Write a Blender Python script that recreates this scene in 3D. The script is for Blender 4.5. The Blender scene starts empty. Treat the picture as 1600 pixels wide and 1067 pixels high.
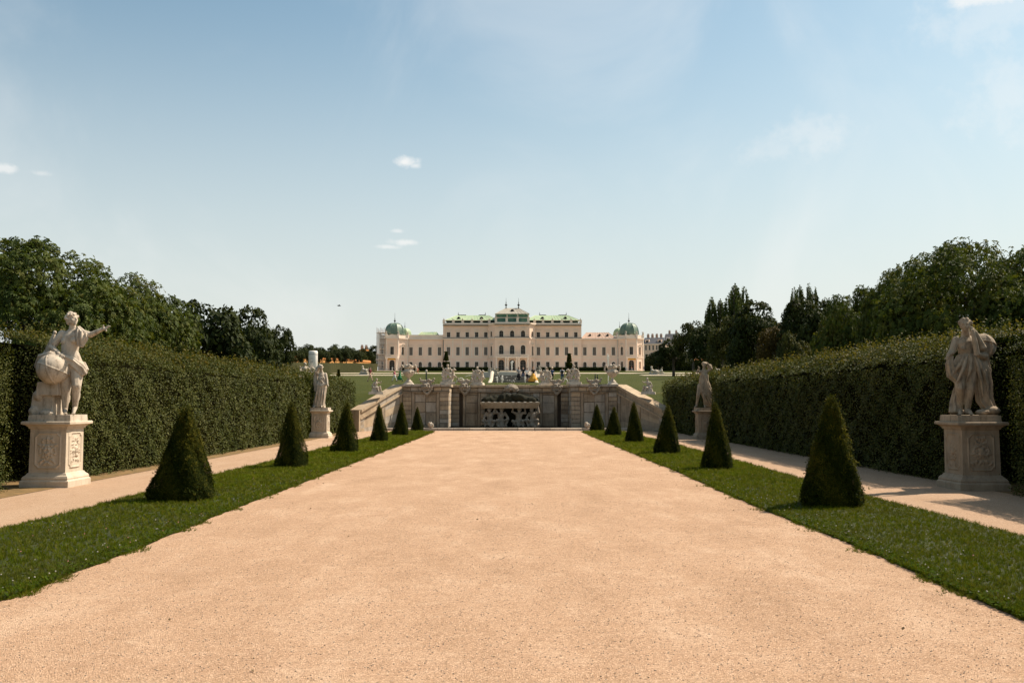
import bpy, bmesh, math, random
import numpy as np
from mathutils import Vector, Matrix

C = bpy.context.scene.collection
scn = bpy.context.scene
random.seed(7)
RNG = np.random.default_rng(11)
R = math.radians

# ------------------------------------------------------------------ camera
FPX, CAMH, PITCH = 1400.0, 1.75, math.atan(95 / 1400.0)
cam = bpy.data.cameras.new('camera')
cam.sensor_width = 36.0
cam.lens = 36.0 * FPX / 1600.0
cam.clip_start, cam.clip_end = 0.1, 9000
camo = bpy.data.objects.new('camera', cam)
C.objects.link(camo)
camo.location = (0, 0, CAMH)
camo.rotation_euler = (R(90) + PITCH, 0, 0)
scn.camera = camo

# ------------------------------------------------------------------ world, sun, exposure
SUN = Vector((0.74, 0.36, 1.0)).normalized()
ELEV = math.asin(SUN.z)
AZ = math.atan2(SUN.x, SUN.y)
world = bpy.data.worlds.new('World')
scn.world = world
world.use_nodes = True
wn, wl = world.node_tree.nodes, world.node_tree.links
wn.clear()
w_out = wn.new('ShaderNodeOutputWorld')
w_bg = wn.new('ShaderNodeBackground')
w_bg.inputs['Strength'].default_value = 0.098
sky = wn.new('ShaderNodeTexSky')
sky.sky_type = 'NISHITA'
sky.sun_disc = False
sky.sun_elevation = ELEV
sky.sun_rotation = AZ
sky.altitude = 200
sky.air_density = 1.0
sky.dust_density = 1.6
sky.ozone_density = 1.6
w_tc = wn.new('ShaderNodeTexCoord')


def wmath(op, a, b=None, c=None, clamp=False):
    n = wn.new('ShaderNodeMath')
    n.operation = op
    n.use_clamp = clamp
    for i, v in enumerate((a, b, c)):
        if v is None:
            continue
        if isinstance(v, (int, float)):
            n.inputs[i].default_value = v
        else:
            wl.new(v, n.inputs[i])
    return n.outputs[0]


w_sep = wn.new('ShaderNodeSeparateXYZ')
wl.new(w_tc.outputs['Generated'], w_sep.inputs[0])
dx, dy, dz = w_sep.outputs
az_s = wmath('ARCTAN2', dx, dy)          # azimuth from +Y
el_s = wmath('ARCSINE', dz)              # elevation
w_n1 = wn.new('ShaderNodeTexNoise')
w_n1.inputs['Scale'].default_value = 42
w_n1.inputs['Detail'].default_value = 7
w_n1.inputs['Roughness'].default_value = 0.62
wl.new(w_tc.outputs['Generated'], w_n1.inputs['Vector'])
w_n2 = wn.new('ShaderNodeTexNoise')      # thin high cloud veil over the whole sky
w_n2.inputs['Scale'].default_value = 3.4
w_n2.inputs['Distortion'].default_value = 0.8
w_n2.inputs['Detail'].default_value = 6
w_n2.inputs['Roughness'].default_value = 0.55
wl.new(w_tc.outputs['Generated'], w_n2.inputs['Vector'])


def azel(px, py):
    x, y = (px - 800) / FPX, -(py - 533.5) / FPX
    f = Vector((x, math.cos(PITCH) - y * math.sin(PITCH), math.sin(PITCH) + y * math.cos(PITCH))).normalized()
    return math.atan2(f.x, f.y), math.asin(f.z)


# each small fair-weather cloud: azimuth, elevation, angular half width, half height, density
cl = []
for px, py, a, b, d in ((634, 254, 20, 9, 1.0), (648, 259, 12, 5, .7), (632, 379, 26, 6, .75), (606, 386, 22, 4, .6),
                        (621, 361, 15, 4, .55), (8, 263, 18, 7, .6), (62, 271, 22, 5, .35), (1532, 0, 44, 10, .9),
                        (1545, 24, 85, 36, .32), (1272, 214, 52, 26, .34), (1210, 238, 50, 18, .25), (1580, 150, 60, 44, .32)):
    A, E = azel(px, py)
    q_ = .74 if a < 30 else 1
    cl.append((A, E, a * q_ / FPX, b * q_ / FPX, d))
wsum = None
for A, E, a, b, d in cl:
    u = wmath('DIVIDE', wmath('SUBTRACT', az_s, A), a)
    v = wmath('DIVIDE', wmath('SUBTRACT', el_s, E), b)
    r2 = wmath('SQRT', wmath('ADD', wmath('MULTIPLY', u, u), wmath('MULTIPLY', v, v)))
    q = wmath('ADD', r2, wmath('MULTIPLY', wmath('SUBTRACT', w_n1.outputs['Fac'], 0.5), 3.4))
    mr = wn.new('ShaderNodeMapRange')
    mr.interpolation_type = 'SMOOTHSTEP'
    mr.inputs['From Min'].default_value = 1.5
    mr.inputs['From Max'].default_value = 0.1
    mr.inputs['To Min'].default_value = 0
    mr.inputs['To Max'].default_value = d * .8
    wl.new(q, mr.inputs['Value'])
    wsum = mr.outputs[0] if wsum is None else wmath('MAXIMUM', wsum, mr.outputs[0])
veil = wn.new('ShaderNodeMapRange')
veil.interpolation_type = 'SMOOTHSTEP'
veil.inputs['From Min'].default_value = 0.44
veil.inputs['From Max'].default_value = 0.74
veil.inputs['To Max'].default_value = 0.26
wl.new(w_n2.outputs['Fac'], veil.inputs['Value'])
w_cov = wmath('ADD', wsum, veil.outputs[0], clamp=True)
w_mix = wn.new('ShaderNodeMix')
w_mix.data_type = 'RGBA'
w_mix.inputs['B'].default_value = (7.0, 6.9, 6.7, 1)
w_tint = wn.new('ShaderNodeMix')          # the air's colour: a little less violet than the clean model sky
w_tint.data_type = 'RGBA'
w_tint.blend_type = 'MULTIPLY'
w_tint.inputs['Factor'].default_value = 1.0
w_tint.inputs['B'].default_value = (1.09, 1.17, 0.97, 1)
wl.new(sky.outputs[0], w_tint.inputs['A'])
w_hz = wn.new('ShaderNodeMapRange')        # summer haze: the whole horizon pales
w_hz.interpolation_type = 'SMOOTHSTEP'
w_hz.inputs['From Min'].default_value = R(27)
w_hz.inputs['From Max'].default_value = R(-1)
w_hz.inputs['To Max'].default_value = 0.92
wl.new(el_s, w_hz.inputs['Value'])
w_hmix = wn.new('ShaderNodeMix')
w_hmix.data_type = 'RGBA'
w_hmix.inputs['B'].default_value = (5.35, 5.45, 5.25, 1)
wl.new(w_hz.outputs[0], w_hmix.inputs['Factor'])
wl.new(w_tint.outputs['Result'], w_hmix.inputs['A'])
wl.new(w_hmix.outputs['Result'], w_mix.inputs['A'])
wl.new(w_cov, w_mix.inputs['Factor'])
wl.new(w_mix.outputs['Result'], w_bg.inputs['Color'])
wl.new(w_bg.outputs[0], w_out.inputs[0])

sun = bpy.data.lights.new('sun', 'SUN')
sun.energy = 5.0
sun.angle = R(0.53)
sun.color = (1.0, 0.87, 0.73)
suno = bpy.data.objects.new('sun', sun)
C.objects.link(suno)
suno.rotation_euler = SUN.to_track_quat('Z', 'Y').to_euler()
suno.location = (40, 30, 60)

vs = scn.view_settings
vs.view_transform = 'Standard'
vs.look = 'None'
vs.gamma = 1.0
vs.use_curve_mapping = False
vs.exposure = 0.55
scn.cycles.max_bounces = 6
scn.cycles.diffuse_bounces = 2
scn.cycles.transparent_max_bounces = 6


# ------------------------------------------------------------------ pixel helpers (used only to measure places)
def onY(px, py, Y):
    x, y = (px - 800) / FPX, -(py - 533.5) / FPX
    fy, fz = math.cos(PITCH) - y * math.sin(PITCH), math.sin(PITCH) + y * math.cos(PITCH)
    k = Y / fy
    return Vector((x * k, Y, CAMH + fz * k))


# ------------------------------------------------------------------ tagging
def tag(o, label=None, cat=None, group=None, kind=None):
    if label: o['label'] = label
    if cat: o['category'] = cat
    if group: o['group'] = group
    if kind: o['kind'] = kind
    return o


def empty(name, loc=(0, 0, 0), rz=0.0, parent=None):
    o = bpy.data.objects.new(name, None)
    o.empty_display_size = 0.2
    C.objects.link(o)
    o.location = loc
    o.rotation_euler = (0, 0, rz)
    if parent: o.parent = parent
    return o


def link(name, me, mats=None, parent=None, loc=None, rz=None):
    o = bpy.data.objects.new(name, me)
    C.objects.link(o)
    if mats is not None and len(me.materials) == 0:
        for m in (mats if isinstance(mats, (list, tuple)) else [mats]):
            me.materials.append(m)
    if parent: o.parent = parent
    if loc is not None: o.location = loc
    if rz is not None: o.rotation_euler = (0, 0, rz)
    return o


def copy_tree(o, parent=None):
    c = o.copy()
    C.objects.link(c)
    c.parent = parent
    for ch in o.children:
        copy_tree(ch, c)
    return c


# ------------------------------------------------------------------ materials
MATS = {}


def newmat(name):
    m = bpy.data.materials.new(name)
    m.use_nodes = True
    nt = m.node_tree
    nt.nodes.clear()
    out = nt.nodes.new('ShaderNodeOutputMaterial')
    b = nt.nodes.new('ShaderNodeBsdfPrincipled')
    nt.links.new(b.outputs[0], out.inputs[0])
    MATS[name] = m
    return m, nt, b, out


def nnoise(nt, scale, detail=4, rough=.55, vec=None, dist=0.0):
    n = nt.nodes.new('ShaderNodeTexNoise')
    n.inputs['Scale'].default_value = scale
    n.inputs['Detail'].default_value = detail
    n.inputs['Roughness'].default_value = rough
    n.inputs['Distortion'].default_value = dist
    if vec is not None: nt.links.new(vec, n.inputs['Vector'])
    return n.outputs['Fac']


def nramp(nt, fac, stops):
    r = nt.nodes.new('ShaderNodeValToRGB')
    e = r.color_ramp.elements
    while len(e) < len(stops): e.new(0.5)
    for i, (p, c) in enumerate(stops):
        e[i].position = p
        e[i].color = (*c, 1) if len(c) == 3 else c
    nt.links.new(fac, r.inputs[0])
    return r.outputs[0]


def nmix(nt, fac, a, b, mode='MIX'):
    m = nt.nodes.new('ShaderNodeMix')
    m.data_type = 'RGBA'
    m.blend_type = mode
    for k, v in (('Factor', fac), ('A', a), ('B', b)):
        if isinstance(v, (int, float)): m.inputs[k].default_value = v
        elif isinstance(v, tuple): m.inputs[k].default_value = (*v, 1)
        else: nt.links.new(v, m.inputs[k])
    return m.outputs['Result']


def nmr(nt, v, a, b, c=0., d=1.):
    n = nt.nodes.new('ShaderNodeMapRange')
    for k, x in zip(('From Min', 'From Max', 'To Min', 'To Max'), (a, b, c, d)): n.inputs[k].default_value = x
    nt.links.new(v, n.inputs['Value'])
    return n.outputs[0]


def npos(nt, scale=None):
    g = nt.nodes.new('ShaderNodeNewGeometry')
    if scale is None: return g.outputs['Position']
    m = nt.nodes.new('ShaderNodeMapping')
    m.inputs['Scale'].default_value = scale
    nt.links.new(g.outputs['Position'], m.inputs['Vector'])
    return m.outputs[0]


def nbump(nt, b, h, strength=.5, dist=.02):
    n = nt.nodes.new('ShaderNodeBump')
    n.inputs['Strength'].default_value = strength
    n.inputs['Distance'].default_value = dist
    nt.links.new(h, n.inputs['Height'])
    nt.links.new(n.outputs[0], b.inputs['Normal'])


def simple(name, col, col2=None, scale=3., rough=.85, bump=None, metal=0., spec=.3, stops=(.35, .65)):
    m, nt, b, o = newmat(name)
    b.inputs['Roughness'].default_value = rough
    b.inputs['Metallic'].default_value = metal
    b.inputs['Specular IOR Level'].default_value = spec
    if col2 is None:
        b.inputs['Base Color'].default_value = (*col, 1)
    else:
        f = nnoise(nt, scale, 6, .6, npos(nt))
        nt.links.new(nramp(nt, f, [(stops[0], col), (stops[1], col2)]), b.inputs['Base Color'])
    if bump:
        nbump(nt, b, nnoise(nt, bump[0], 5, .6, npos(nt)), bump[1], bump[2])
    return m


def leafmat(name, cols, trans=.22, rough=.5, spec=.35, patch=None):
    """Leaf colour varies from leaf to leaf by a stored random value."""
    m, nt, b, o = newmat(name)
    at = nt.nodes.new('ShaderNodeAttribute')
    at.attribute_name = 'rnd'
    n = len(cols)
    col = nramp(nt, at.outputs['Fac'], [(i / (n - 1), c) for i, c in enumerate(cols)])
    if patch:
        col = nmix(nt, nmr(nt, nnoise(nt, patch[0], 3, .5, npos(nt)), .42, .68, 0, patch[2]), col, patch[1])
    nt.links.new(col, b.inputs['Base Color'])
    b.inputs['Roughness'].default_value = rough
    b.inputs['Specular IOR Level'].default_value = spec
    if trans:
        t = nt.nodes.new('ShaderNodeBsdfTranslucent')
        nt.links.new(nmix(nt, 1.0, col, (1.25, 1.2, .5), 'MULTIPLY'), t.inputs['Color'])
        mx = nt.nodes.new('ShaderNodeMixShader')
        mx.inputs[0].default_value = trans
        nt.links.new(b.outputs[0], mx.inputs[1])
        nt.links.new(t.outputs[0], mx.inputs[2])
        nt.links.new(mx.outputs[0], o.inputs[0])
    return m


def stonemat(name, base, light, dark, sc=1.0, amt=.6, bump=.35, streak=True):
    m, nt, b, o = newmat(name)
    p = npos(nt)
    f = nnoise(nt, 2.2 * sc, 8, .65, p)
    col = nramp(nt, f, [(.32, base), (.62, light)])
    if streak:
        g = nnoise(nt, 1.0, 7, .7, npos(nt, (5 * sc, 5 * sc, .9 * sc)))
        col = nmix(nt, nmr(nt, g, .50, .72, 0, amt), col, dark)
    h = nnoise(nt, 14 * sc, 6, .7, p)
    col = nmix(nt, nmr(nt, h, .56, .75, 0, amt * .7), col, dark)
    nt.links.new(col, b.inputs['Base Color'])
    b.inputs['Roughness'].default_value = .9
    b.inputs['Specular IOR Level'].default_value = .2
    nbump(nt, b, nnoise(nt, 40 * sc, 6, .7, p), bump, .02 / sc)
    return m


def gravelmat(name, dark, mid, light):
    m, nt, b, o = newmat(name)
    p = npos(nt)
    big = nnoise(nt, .22, 5, .6, p)
    med = nnoise(nt, 1.0, 8, .68, npos(nt, (1.1, .45, 1)))
    patch = nnoise(nt, 1.9, 4, .6, npos(nt, (1., .8, 1)))
    fin = nnoise(nt, 26, 6, .75, p)
    str_ = nnoise(nt, 5.5, 6, .7, npos(nt, (.55, 1.5, 1)))
    vor = nt.nodes.new('ShaderNodeTexVoronoi')
    vor.inputs['Scale'].default_value = 125
    nt.links.new(p, vor.inputs['Vector'])
    col = nramp(nt, med, [(.30, dark), (.52, mid), (.74, light)])
    col = nmix(nt, nmr(nt, big, .35, .65, 0, .5), col, mid)
    col = nmix(nt, nmr(nt, patch, .56, .74, 0, .32), col, light)
    col = nmix(nt, nmr(nt, str_, .54, .70, 0, .50), col, light)
    col = nmix(nt, nmr(nt, str_, .46, .30, 0, .45), col, dark)
    col = nmix(nt, nmr(nt, fin, .54, .66, 0, .62), col, tuple(x * .52 for x in dark))
    col = nmix(nt, nmr(nt, fin, .46, .30, 0, .45), col, light)
    cs = nt.nodes.new('ShaderNodeSeparateColor')
    nt.links.new(vor.outputs['Color'], cs.inputs[0])
    col = nmix(nt, nmr(nt, cs.outputs[0], .80, 1., 0, .75), col, tuple(x * .42 for x in dark))
    col = nmix(nt, nmr(nt, cs.outputs[1], .72, 1., 0, .8), col, tuple(min(.85, x * 1.25) for x in light))
    nt.links.new(col, b.inputs['Base Color'])
    b.inputs['Roughness'].default_value = .95
    b.inputs['Specular IOR Level'].default_value = .15
    mx = nt.nodes.new('ShaderNodeMath')
    mx.operation = 'ADD'
    nt.links.new(fin, mx.inputs[0])
    nt.links.new(vor.outputs['Distance'], mx.inputs[1])
    nbump(nt, b, mx.outputs[0], .7, .018)
    return m


gravelmat('gravel', (.36, .213, .12), (.485, .303, .184), (.64, .45, .308))
gravelmat('gravel_side', (0.404, 0.254, 0.15), (0.47, 0.31, 0.197), (0.545, 0.39, 0.268))
simple('pale_gravel', (.55, .44, .33), (.66, .55, .43), .6, .95)
simple('ground_soil', (.045, .055, .016), (.09, .075, .03), .35, .95)
simple('dry_soil', (.25, .15, .06), (.13, .09, .035), 4., .95, (30, .6, .03))
m_, nt_, b_, o_ = newmat('upper_lawn')
c_ = nramp(nt_, nnoise(nt_, .35, 7, .65, npos(nt_)), [(.3, (.034, .044, .005)), (.55, (.050, .056, .007)), (.75, (.080, .070, .014))])
c_ = nmix(nt_, nmr(nt_, nnoise(nt_, 6., 5, .7, npos(nt_)), .5, .75, 0, .5), c_, (.035, .045, .008))
nt_.links.new(c_, b_.inputs['Base Color'])
b_.inputs['Roughness'].default_value = .9
b_.inputs['Specular IOR Level'].default_value = .1
nbump(nt_, b_, nnoise(nt_, 9, 5, .7, npos(nt_)), .6, .15)
simple('lawn_soil', (.020, .026, .007), (.040, .046, .012), 3., .95)
leafmat('grass_blade', [(.050, .074, .003), (.076, .104, .005), (.100, .124, .007), (.15, .135, .022)], .28, .8, .02,
        (.9, (.085, .085, .022), .5))
leafmat('clover_leaf', [(.035, .06, .005), (.06, .09, .010)], .25, .9, .02)
simple('clover_white', (.42, .38, .30))
simple('clover_pink', (.50, .22, .16))
leafmat('hedge_leaf', [(.016, .024, .003), (.038, .050, .006), (.072, .082, .014), (.16, .155, .055)], .18, .6, .12,
        (.8, (.062, .056, .012), .35))
leafmat('hedge_top_leaf', [(.040, .048, .008), (.070, .074, .013), (.105, .095, .020), (.15, .115, .03)], .32, .6, .12)
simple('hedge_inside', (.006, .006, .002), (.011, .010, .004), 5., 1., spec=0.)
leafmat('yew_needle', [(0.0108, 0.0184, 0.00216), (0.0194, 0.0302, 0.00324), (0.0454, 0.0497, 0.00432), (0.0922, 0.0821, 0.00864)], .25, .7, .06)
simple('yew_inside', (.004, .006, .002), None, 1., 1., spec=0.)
leafmat('chestnut_leaf', [(.020, .036, .005), (.040, .060, .009), (.062, .084, .012), (.088, .100, .016), (.125, .115, .024)], .25, .6, .14)
leafmat('tree_leaf_dark', [(.012, .020, .005), (.022, .032, .008), (.036, .046, .009), (.054, .058, .013)], .2, .65, .10)
leafmat('tree_leaf_olive', [(.028, .034, .009), (.045, .052, .014), (.07, .074, .016), (.10, .085, .02)], .22, .65, .10)
leafmat('tree_leaf_rust', [(.04, .032, .008), (.065, .048, .012), (.085, .06, .015)], .2, .65, .1)
leafmat('poplar_leaf', [(0.0348, 0.0522, 0.013), (0.0653, 0.087, 0.0217), (0.12, 0.131, 0.0348)], .2, .65, .1)
simple('bark', (.07, .055, .04), (.12, .10, .08), 8., .95, (20, .6, .05))
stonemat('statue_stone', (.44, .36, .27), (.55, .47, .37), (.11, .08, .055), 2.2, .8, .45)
stonemat('statue_stone_shaded', (0.266, 0.203, 0.133), (0.392, 0.308, 0.217), (0.056, 0.042, 0.0308), 2.2, .8, .4)  # same stone darkened: shade on the right-hand statues put into the colour
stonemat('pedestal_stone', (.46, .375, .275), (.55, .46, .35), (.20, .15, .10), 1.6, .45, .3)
stonemat('pedestal_stone_shaded', (0.26, 0.195, 0.13), (0.351, 0.273, 0.189), (0.078, 0.0585, 0.039), 1.6, .5, .3)  # darker copy for the right pedestals, their shade painted in
stonemat('wall_stone', (0.26, 0.202, 0.14), (0.382, 0.307, 0.219), (0.0841, 0.0662, 0.0474), .55, .75, .5)
stonemat('wall_stone_warm', (0.367, 0.271, 0.176), (0.489, 0.38, 0.254), (0.13, 0.0969, 0.0667), .55, .6, .5)
stonemat('wall_stone_grey', (0.306, 0.259, 0.202), (0.428, 0.372, 0.299), (0.0994, 0.0855, 0.0667), .7, .6, .5)
stonemat('joint_stone', (.04, .03, .02), (.07, .052, .036), (.03, .025, .02), .8, .5, .3)
stonemat('pale_stone', (.50, .42, .32), (.60, .52, .41), (.22, .17, .12), 1.2, .5, .3)
stonemat('mask_stone', (0.26, 0.212, 0.159), (0.366, 0.307, 0.236), (0.0944, 0.0732, 0.0531), 1.5, .6, .4)
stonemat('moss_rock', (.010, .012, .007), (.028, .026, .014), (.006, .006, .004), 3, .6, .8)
# palace
stonemat('plaster', (.87, .615, .45), (.90, .67, .51), (.73, .50, .36), .12, .35, .06)
stonemat('plaster_trim', (.84, .68, .54), (.87, .73, .59), (.66, .52, .40), .2, .3, .06)
stonemat('plaster_peach', (.80, .58, .38), (.83, .62, .42), (.66, .46, .30), .2, .3, .06)
stonemat('plaster_base', (.72, .60, .49), (.78, .70, .62), (.56, .49, .42), .2, .4, .08)
simple('cornice_shade', (.42, .33, .26), (.5, .4, .32), .5)
simple('yellow_lit_paint', (.72, .42, .08), (.66, .37, .07), .5)
m_, nt_, b_, o_ = newmat('copper_roof')
c_ = nramp(nt_, nnoise(nt_, .9, 7, .65, npos(nt_, (1, 1, .25))), [(.3, (.22, .33, .20)), (.55, (.34, .42, .24)), (.75, (.46, .48, .26))])
nt_.links.new(c_, b_.inputs['Base Color'])
b_.inputs['Roughness'].default_value = .6
m_, nt_, b_, o_ = newmat('copper_dark')
c_ = nramp(nt_, nnoise(nt_, .9, 7, .65, npos(nt_, (1, 1, .25))), [(.3, (.05, .14, .10)), (.55, (.10, .22, .15)), (.75, (.17, .28, .19))])
nt_.links.new(c_, b_.inputs['Base Color'])
b_.inputs['Roughness'].default_value = .55
simple('grey_roof', (.30, .27, .22), (.37, .34, .27), .8, .7)
simple('tile_roof', (.36, .25, .19), (.43, .30, .22), 1.5, .85)
simple('orange_tile', (.42, .15, .035), (.52, .20, .05), 1.5, .85)
simple('ochre_wall', (.46, .21, .055), (.55, .28, .09), .4, .9)
simple('dark_slate', (.045, .048, .055), (.07, .07, .075), .6, .6)
simple('dark_iron', (.035, .038, .032), None, 1, .5)
simple('steel_pole', (.55, .5, .46), None, 1, .5)
simple('white_sheet', (.86, .80, .73), (.80, .74, .67), .8, .8)
simple('grey_print', (.33, .31, .29))
simple('window_frame', (.20, .165, .125), (.25, .21, .16), 2, .7)
m_, nt_, b_, o_ = newmat('window_glass')
b_.inputs['Base Color'].default_value = (.030, .028, .024, 1)
b_.inputs['Roughness'].default_value = .15
b_.inputs['Specular IOR Level'].default_value = .22
m_, nt_, b_, o_ = newmat('window_blind')
b_.inputs['Base Color'].default_value = (.12, .10, .08, 1)
b_.inputs['Roughness'].default_value = .25
simple('dark_opening', (.02, .016, .012))
simple('fence_green', (.040, .042, .016), (.058, .056, .024), 1.5, .9, spec=.05)
m_, nt_, b_, o_ = newmat('pool_water')
b_.inputs['Base Color'].default_value = (.012, .014, .010, 1)
b_.inputs['Roughness'].default_value = .06
nbump(nt_, b_, nnoise(nt_, 6, 4, .6, npos(nt_)), .25, .05)
m_, nt_, b_, o_ = newmat('white_water')
b_.inputs['Base Color'].default_value = (.66, .63, .57, 1)
b_.inputs['Roughness'].default_value = .3
t_ = nt_.nodes.new('ShaderNodeBsdfTranslucent')
t_.inputs['Color'].default_value = (.85, .83, .78, 1)
x_ = nt_.nodes.new('ShaderNodeMixShader')
x_.inputs[0].default_value = .55
nt_.links.new(b_.outputs[0], x_.inputs[1])
nt_.links.new(t_.outputs[0], x_.inputs[2])
nt_.links.new(x_.outputs[0], o_.inputs[0])
simple('skin', (.50, .30, .21), None, 1, .6)
for n_, c_ in dict(cloth_white=(.72, .69, .65), cloth_black=(.018, .017, .018), cloth_green=(.03, .16, .06), cloth_red=(.50, .06, .04),
                   cloth_pink=(.62, .20, .24), cloth_maroon=(.16, .03, .035), cloth_mustard=(.62, .31, .04), cloth_blue=(.05, .08, .16),
                   cloth_grey=(.28, .27, .26), cloth_coral=(.62, .20, .12), hair_dark=(.02, .014, .01), hair_brown=(.09, .05, .025),
                   hair_ginger=(.42, .16, .03), hat_straw=(.62, .50, .34), cloth_denim=(.10, .12, .17)).items():
    simple(n_, c_, None, 1, .85)
simple('person_shoe', (.06, .05, .045))
simple('orange_cloth', (.75, .30, .05))
simple('bird_dark', (.03, .03, .035))


# ------------------------------------------------------------------ mesh builder
class MB:
    def __init__(s):
        s.v, s.f, s.m, s.M = [], [], [], None

    def add(s, vs, fs, mi=0):
        b = len(s.v)
        if s.M is not None: vs = [tuple(s.M @ Vector(v)) for v in vs]
        s.v += [tuple(v) for v in vs]
        s.f += [tuple(i + b for i in f) for f in fs]
        s.m += [mi] * len(fs)

    def box(s, x0, x1, y0, y1, z0, z1, mi=0):
        s.add([(x0, y0, z0), (x1, y0, z0), (x1, y1, z0), (x0, y1, z0), (x0, y0, z1), (x1, y0, z1), (x1, y1, z1), (x0, y1, z1)],
              [(0, 3, 2, 1), (4, 5, 6, 7), (0, 1, 5, 4), (1, 2, 6, 5), (2, 3, 7, 6), (3, 0, 4, 7)], mi)

    def frustum(s, x0, x1, y0, y1, z0, a0, a1, b0, b1, z1, mi=0):
        s.add([(x0, y0, z0), (x1, y0, z0), (x1, y1, z0), (x0, y1, z0), (a0, b0, z1), (a1, b0, z1), (a1, b1, z1), (a0, b1, z1)],
              [(0, 3, 2, 1), (4, 5, 6, 7), (0, 1, 5, 4), (1, 2, 6, 5), (2, 3, 7, 6), (3, 0, 4, 7)], mi)

    def lathe(s, prof, n=16, c=(0, 0, 0), mi=0, rot=0., sx=1., sy=1., cap=True):
        vs, fs = [], []
        for r, z in prof:
            for k in range(n):
                a = rot + 2 * math.pi * k / n
                vs.append((c[0] + r * sx * math.cos(a), c[1] + r * sy * math.sin(a), c[2] + z))
        for i in range(len(prof) - 1):
            for k in range(n):
                k2 = (k + 1) % n
                fs.append((i * n + k, i * n + k2, (i + 1) * n + k2, (i + 1) * n + k))
        if cap:
            fs.append(tuple(reversed(range(n))))
            fs.append(tuple((len(prof) - 1) * n + k for k in range(n)))
        s.add(vs, fs, mi)

    def tube(s, pts, rad, n=8, mi=0, sq=None, ends=True):
        """tapered tube through points; sq=(vector, factor) squashes along that vector"""
        pts = [Vector(p) for p in pts]
        if isinstance(rad, (int, float)): rad = [rad] * len(pts)
        vs, fs = [], []
        prev = None
        for i, p in enumerate(pts):
            d = (pts[min(i + 1, len(pts) - 1)] - pts[max(i - 1, 0)]).normalized()
            if prev is None:
                u = d.cross(Vector((0, 0, 1)))
                if u.length < .1: u = d.cross(Vector((0, 1, 0)))
            else:
                u = prev - d * prev.dot(d)
            u.normalize()
            prev = u
            w = d.cross(u)
            for k in range(n):
                a = 2 * math.pi * k / n
                o = (u * math.cos(a) + w * math.sin(a)) * rad[i]
                vs.append(p + o)
        for i in range(len(pts) - 1):
            for k in range(n):
                k2 = (k + 1) % n
                fs.append((i * n + k, i * n + k2, (i + 1) * n + k2, (i + 1) * n + k))
        if ends:
            fs.append(tuple(reversed(range(n))))
            fs.append(tuple((len(pts) - 1) * n + k for k in range(n)))
        s.add(vs, fs, mi)

    def ball(s, c, r, n=10, m=6, mi=0, sc=(1, 1, 1)):
        vs, fs = [(c[0], c[1], c[2] - r * sc[2])], []
        for j in range(1, m):
            t = math.pi * j / m
            for k in range(n):
                a = 2 * math.pi * k / n
                vs.append((c[0] + r * sc[0] * math.sin(t) * math.cos(a), c[1] + r * sc[1] * math.sin(t) * math.sin(a), c[2] - r * sc[2] * math.cos(t)))
        vs.append((c[0], c[1], c[2] + r * sc[2]))
        for k in range(n): fs.append((0, 1 + (k + 1) % n, 1 + k))
        for j in range(m - 2):
            for k in range(n):
                k2 = (k + 1) % n
                fs.append((1 + j * n + k, 1 + j * n + k2, 1 + (j + 1) * n + k2, 1 + (j + 1) * n + k))
        t = len(vs) - 1
        for k in range(n): fs.append((1 + (m - 2) * n + k, 1 + (m - 2) * n + (k + 1) % n, t))
        s.add(vs, fs, mi)

    def loft(s, secs, n=20, mi=0):
        """secs: (centre, ru, rv, u, v, fold amplitude, fold count, phase): closed folded cross-sections"""
        vs, fs = [], []
        for c, ru, rv, u, v, am, kf, ph in secs:
            c, u, v = Vector(c), Vector(u), Vector(v)
            for k in range(n):
                a = 2 * math.pi * k / n
                q = 1 + am * math.sin(kf * a + ph) + am * .5 * math.sin((kf * 1.7 // 1) * a + 2 * ph + 1)
                vs.append(c + u * (ru * math.cos(a) * q) + v * (rv * math.sin(a) * q))
        for i in range(len(secs) - 1):
            for k in range(n):
                k2 = (k + 1) % n
                fs.append((i * n + k, i * n + k2, (i + 1) * n + k2, (i + 1) * n + k))
        fs.append(tuple(reversed(range(n))))
        fs.append(tuple((len(secs) - 1) * n + k for k in range(n)))
        s.add(vs, fs, mi)

    def mesh(s, name, mats=None, smooth=False):
        me = bpy.data.meshes.new(name)
        me.from_pydata(s.v, [], s.f)
        if mats is not None:
            for m in (mats if isinstance(mats, (list, tuple)) else [mats]): me.materials.append(MATS[m] if isinstance(m, str) else m)
        if any(s.m): me.polygons.foreach_set('material_index', s.m)
        if smooth: me.polygons.foreach_set('use_smooth', [True] * len(s.f))
        me.update()
        return me

    def build(s, name, mats, parent=None, smooth=False, loc=None, rz=None):
        return link(name, s.mesh(name, mats, smooth), None, parent, loc, rz)


def remeshed(mb, name, voxel, mats, smooth_it=2):
    """fuse overlapping closed pieces into one continuous carved surface"""
    me = mb.mesh(name)
    o = bpy.data.objects.new(name, me)
    C.objects.link(o)
    r = o.modifiers.new('r', 'REMESH')
    r.mode = 'VOXEL'
    r.voxel_size = voxel
    if smooth_it:
        sm = o.modifiers.new('s', 'SMOOTH')
        sm.factor = .5
        sm.iterations = smooth_it
    dg = bpy.context.evaluated_depsgraph_get()
    out = bpy.data.meshes.new_from_object(o.evaluated_get(dg))
    bpy.data.objects.remove(o)
    bpy.data.meshes.remove(me)
    out.name = name
    out.materials.clear()
    for m in (mats if isinstance(mats, (list, tuple)) else [mats]): out.materials.append(MATS[m])
    out.polygons.foreach_set('use_smooth', [True] * len(out.polygons))
    out.update()
    return out


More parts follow.
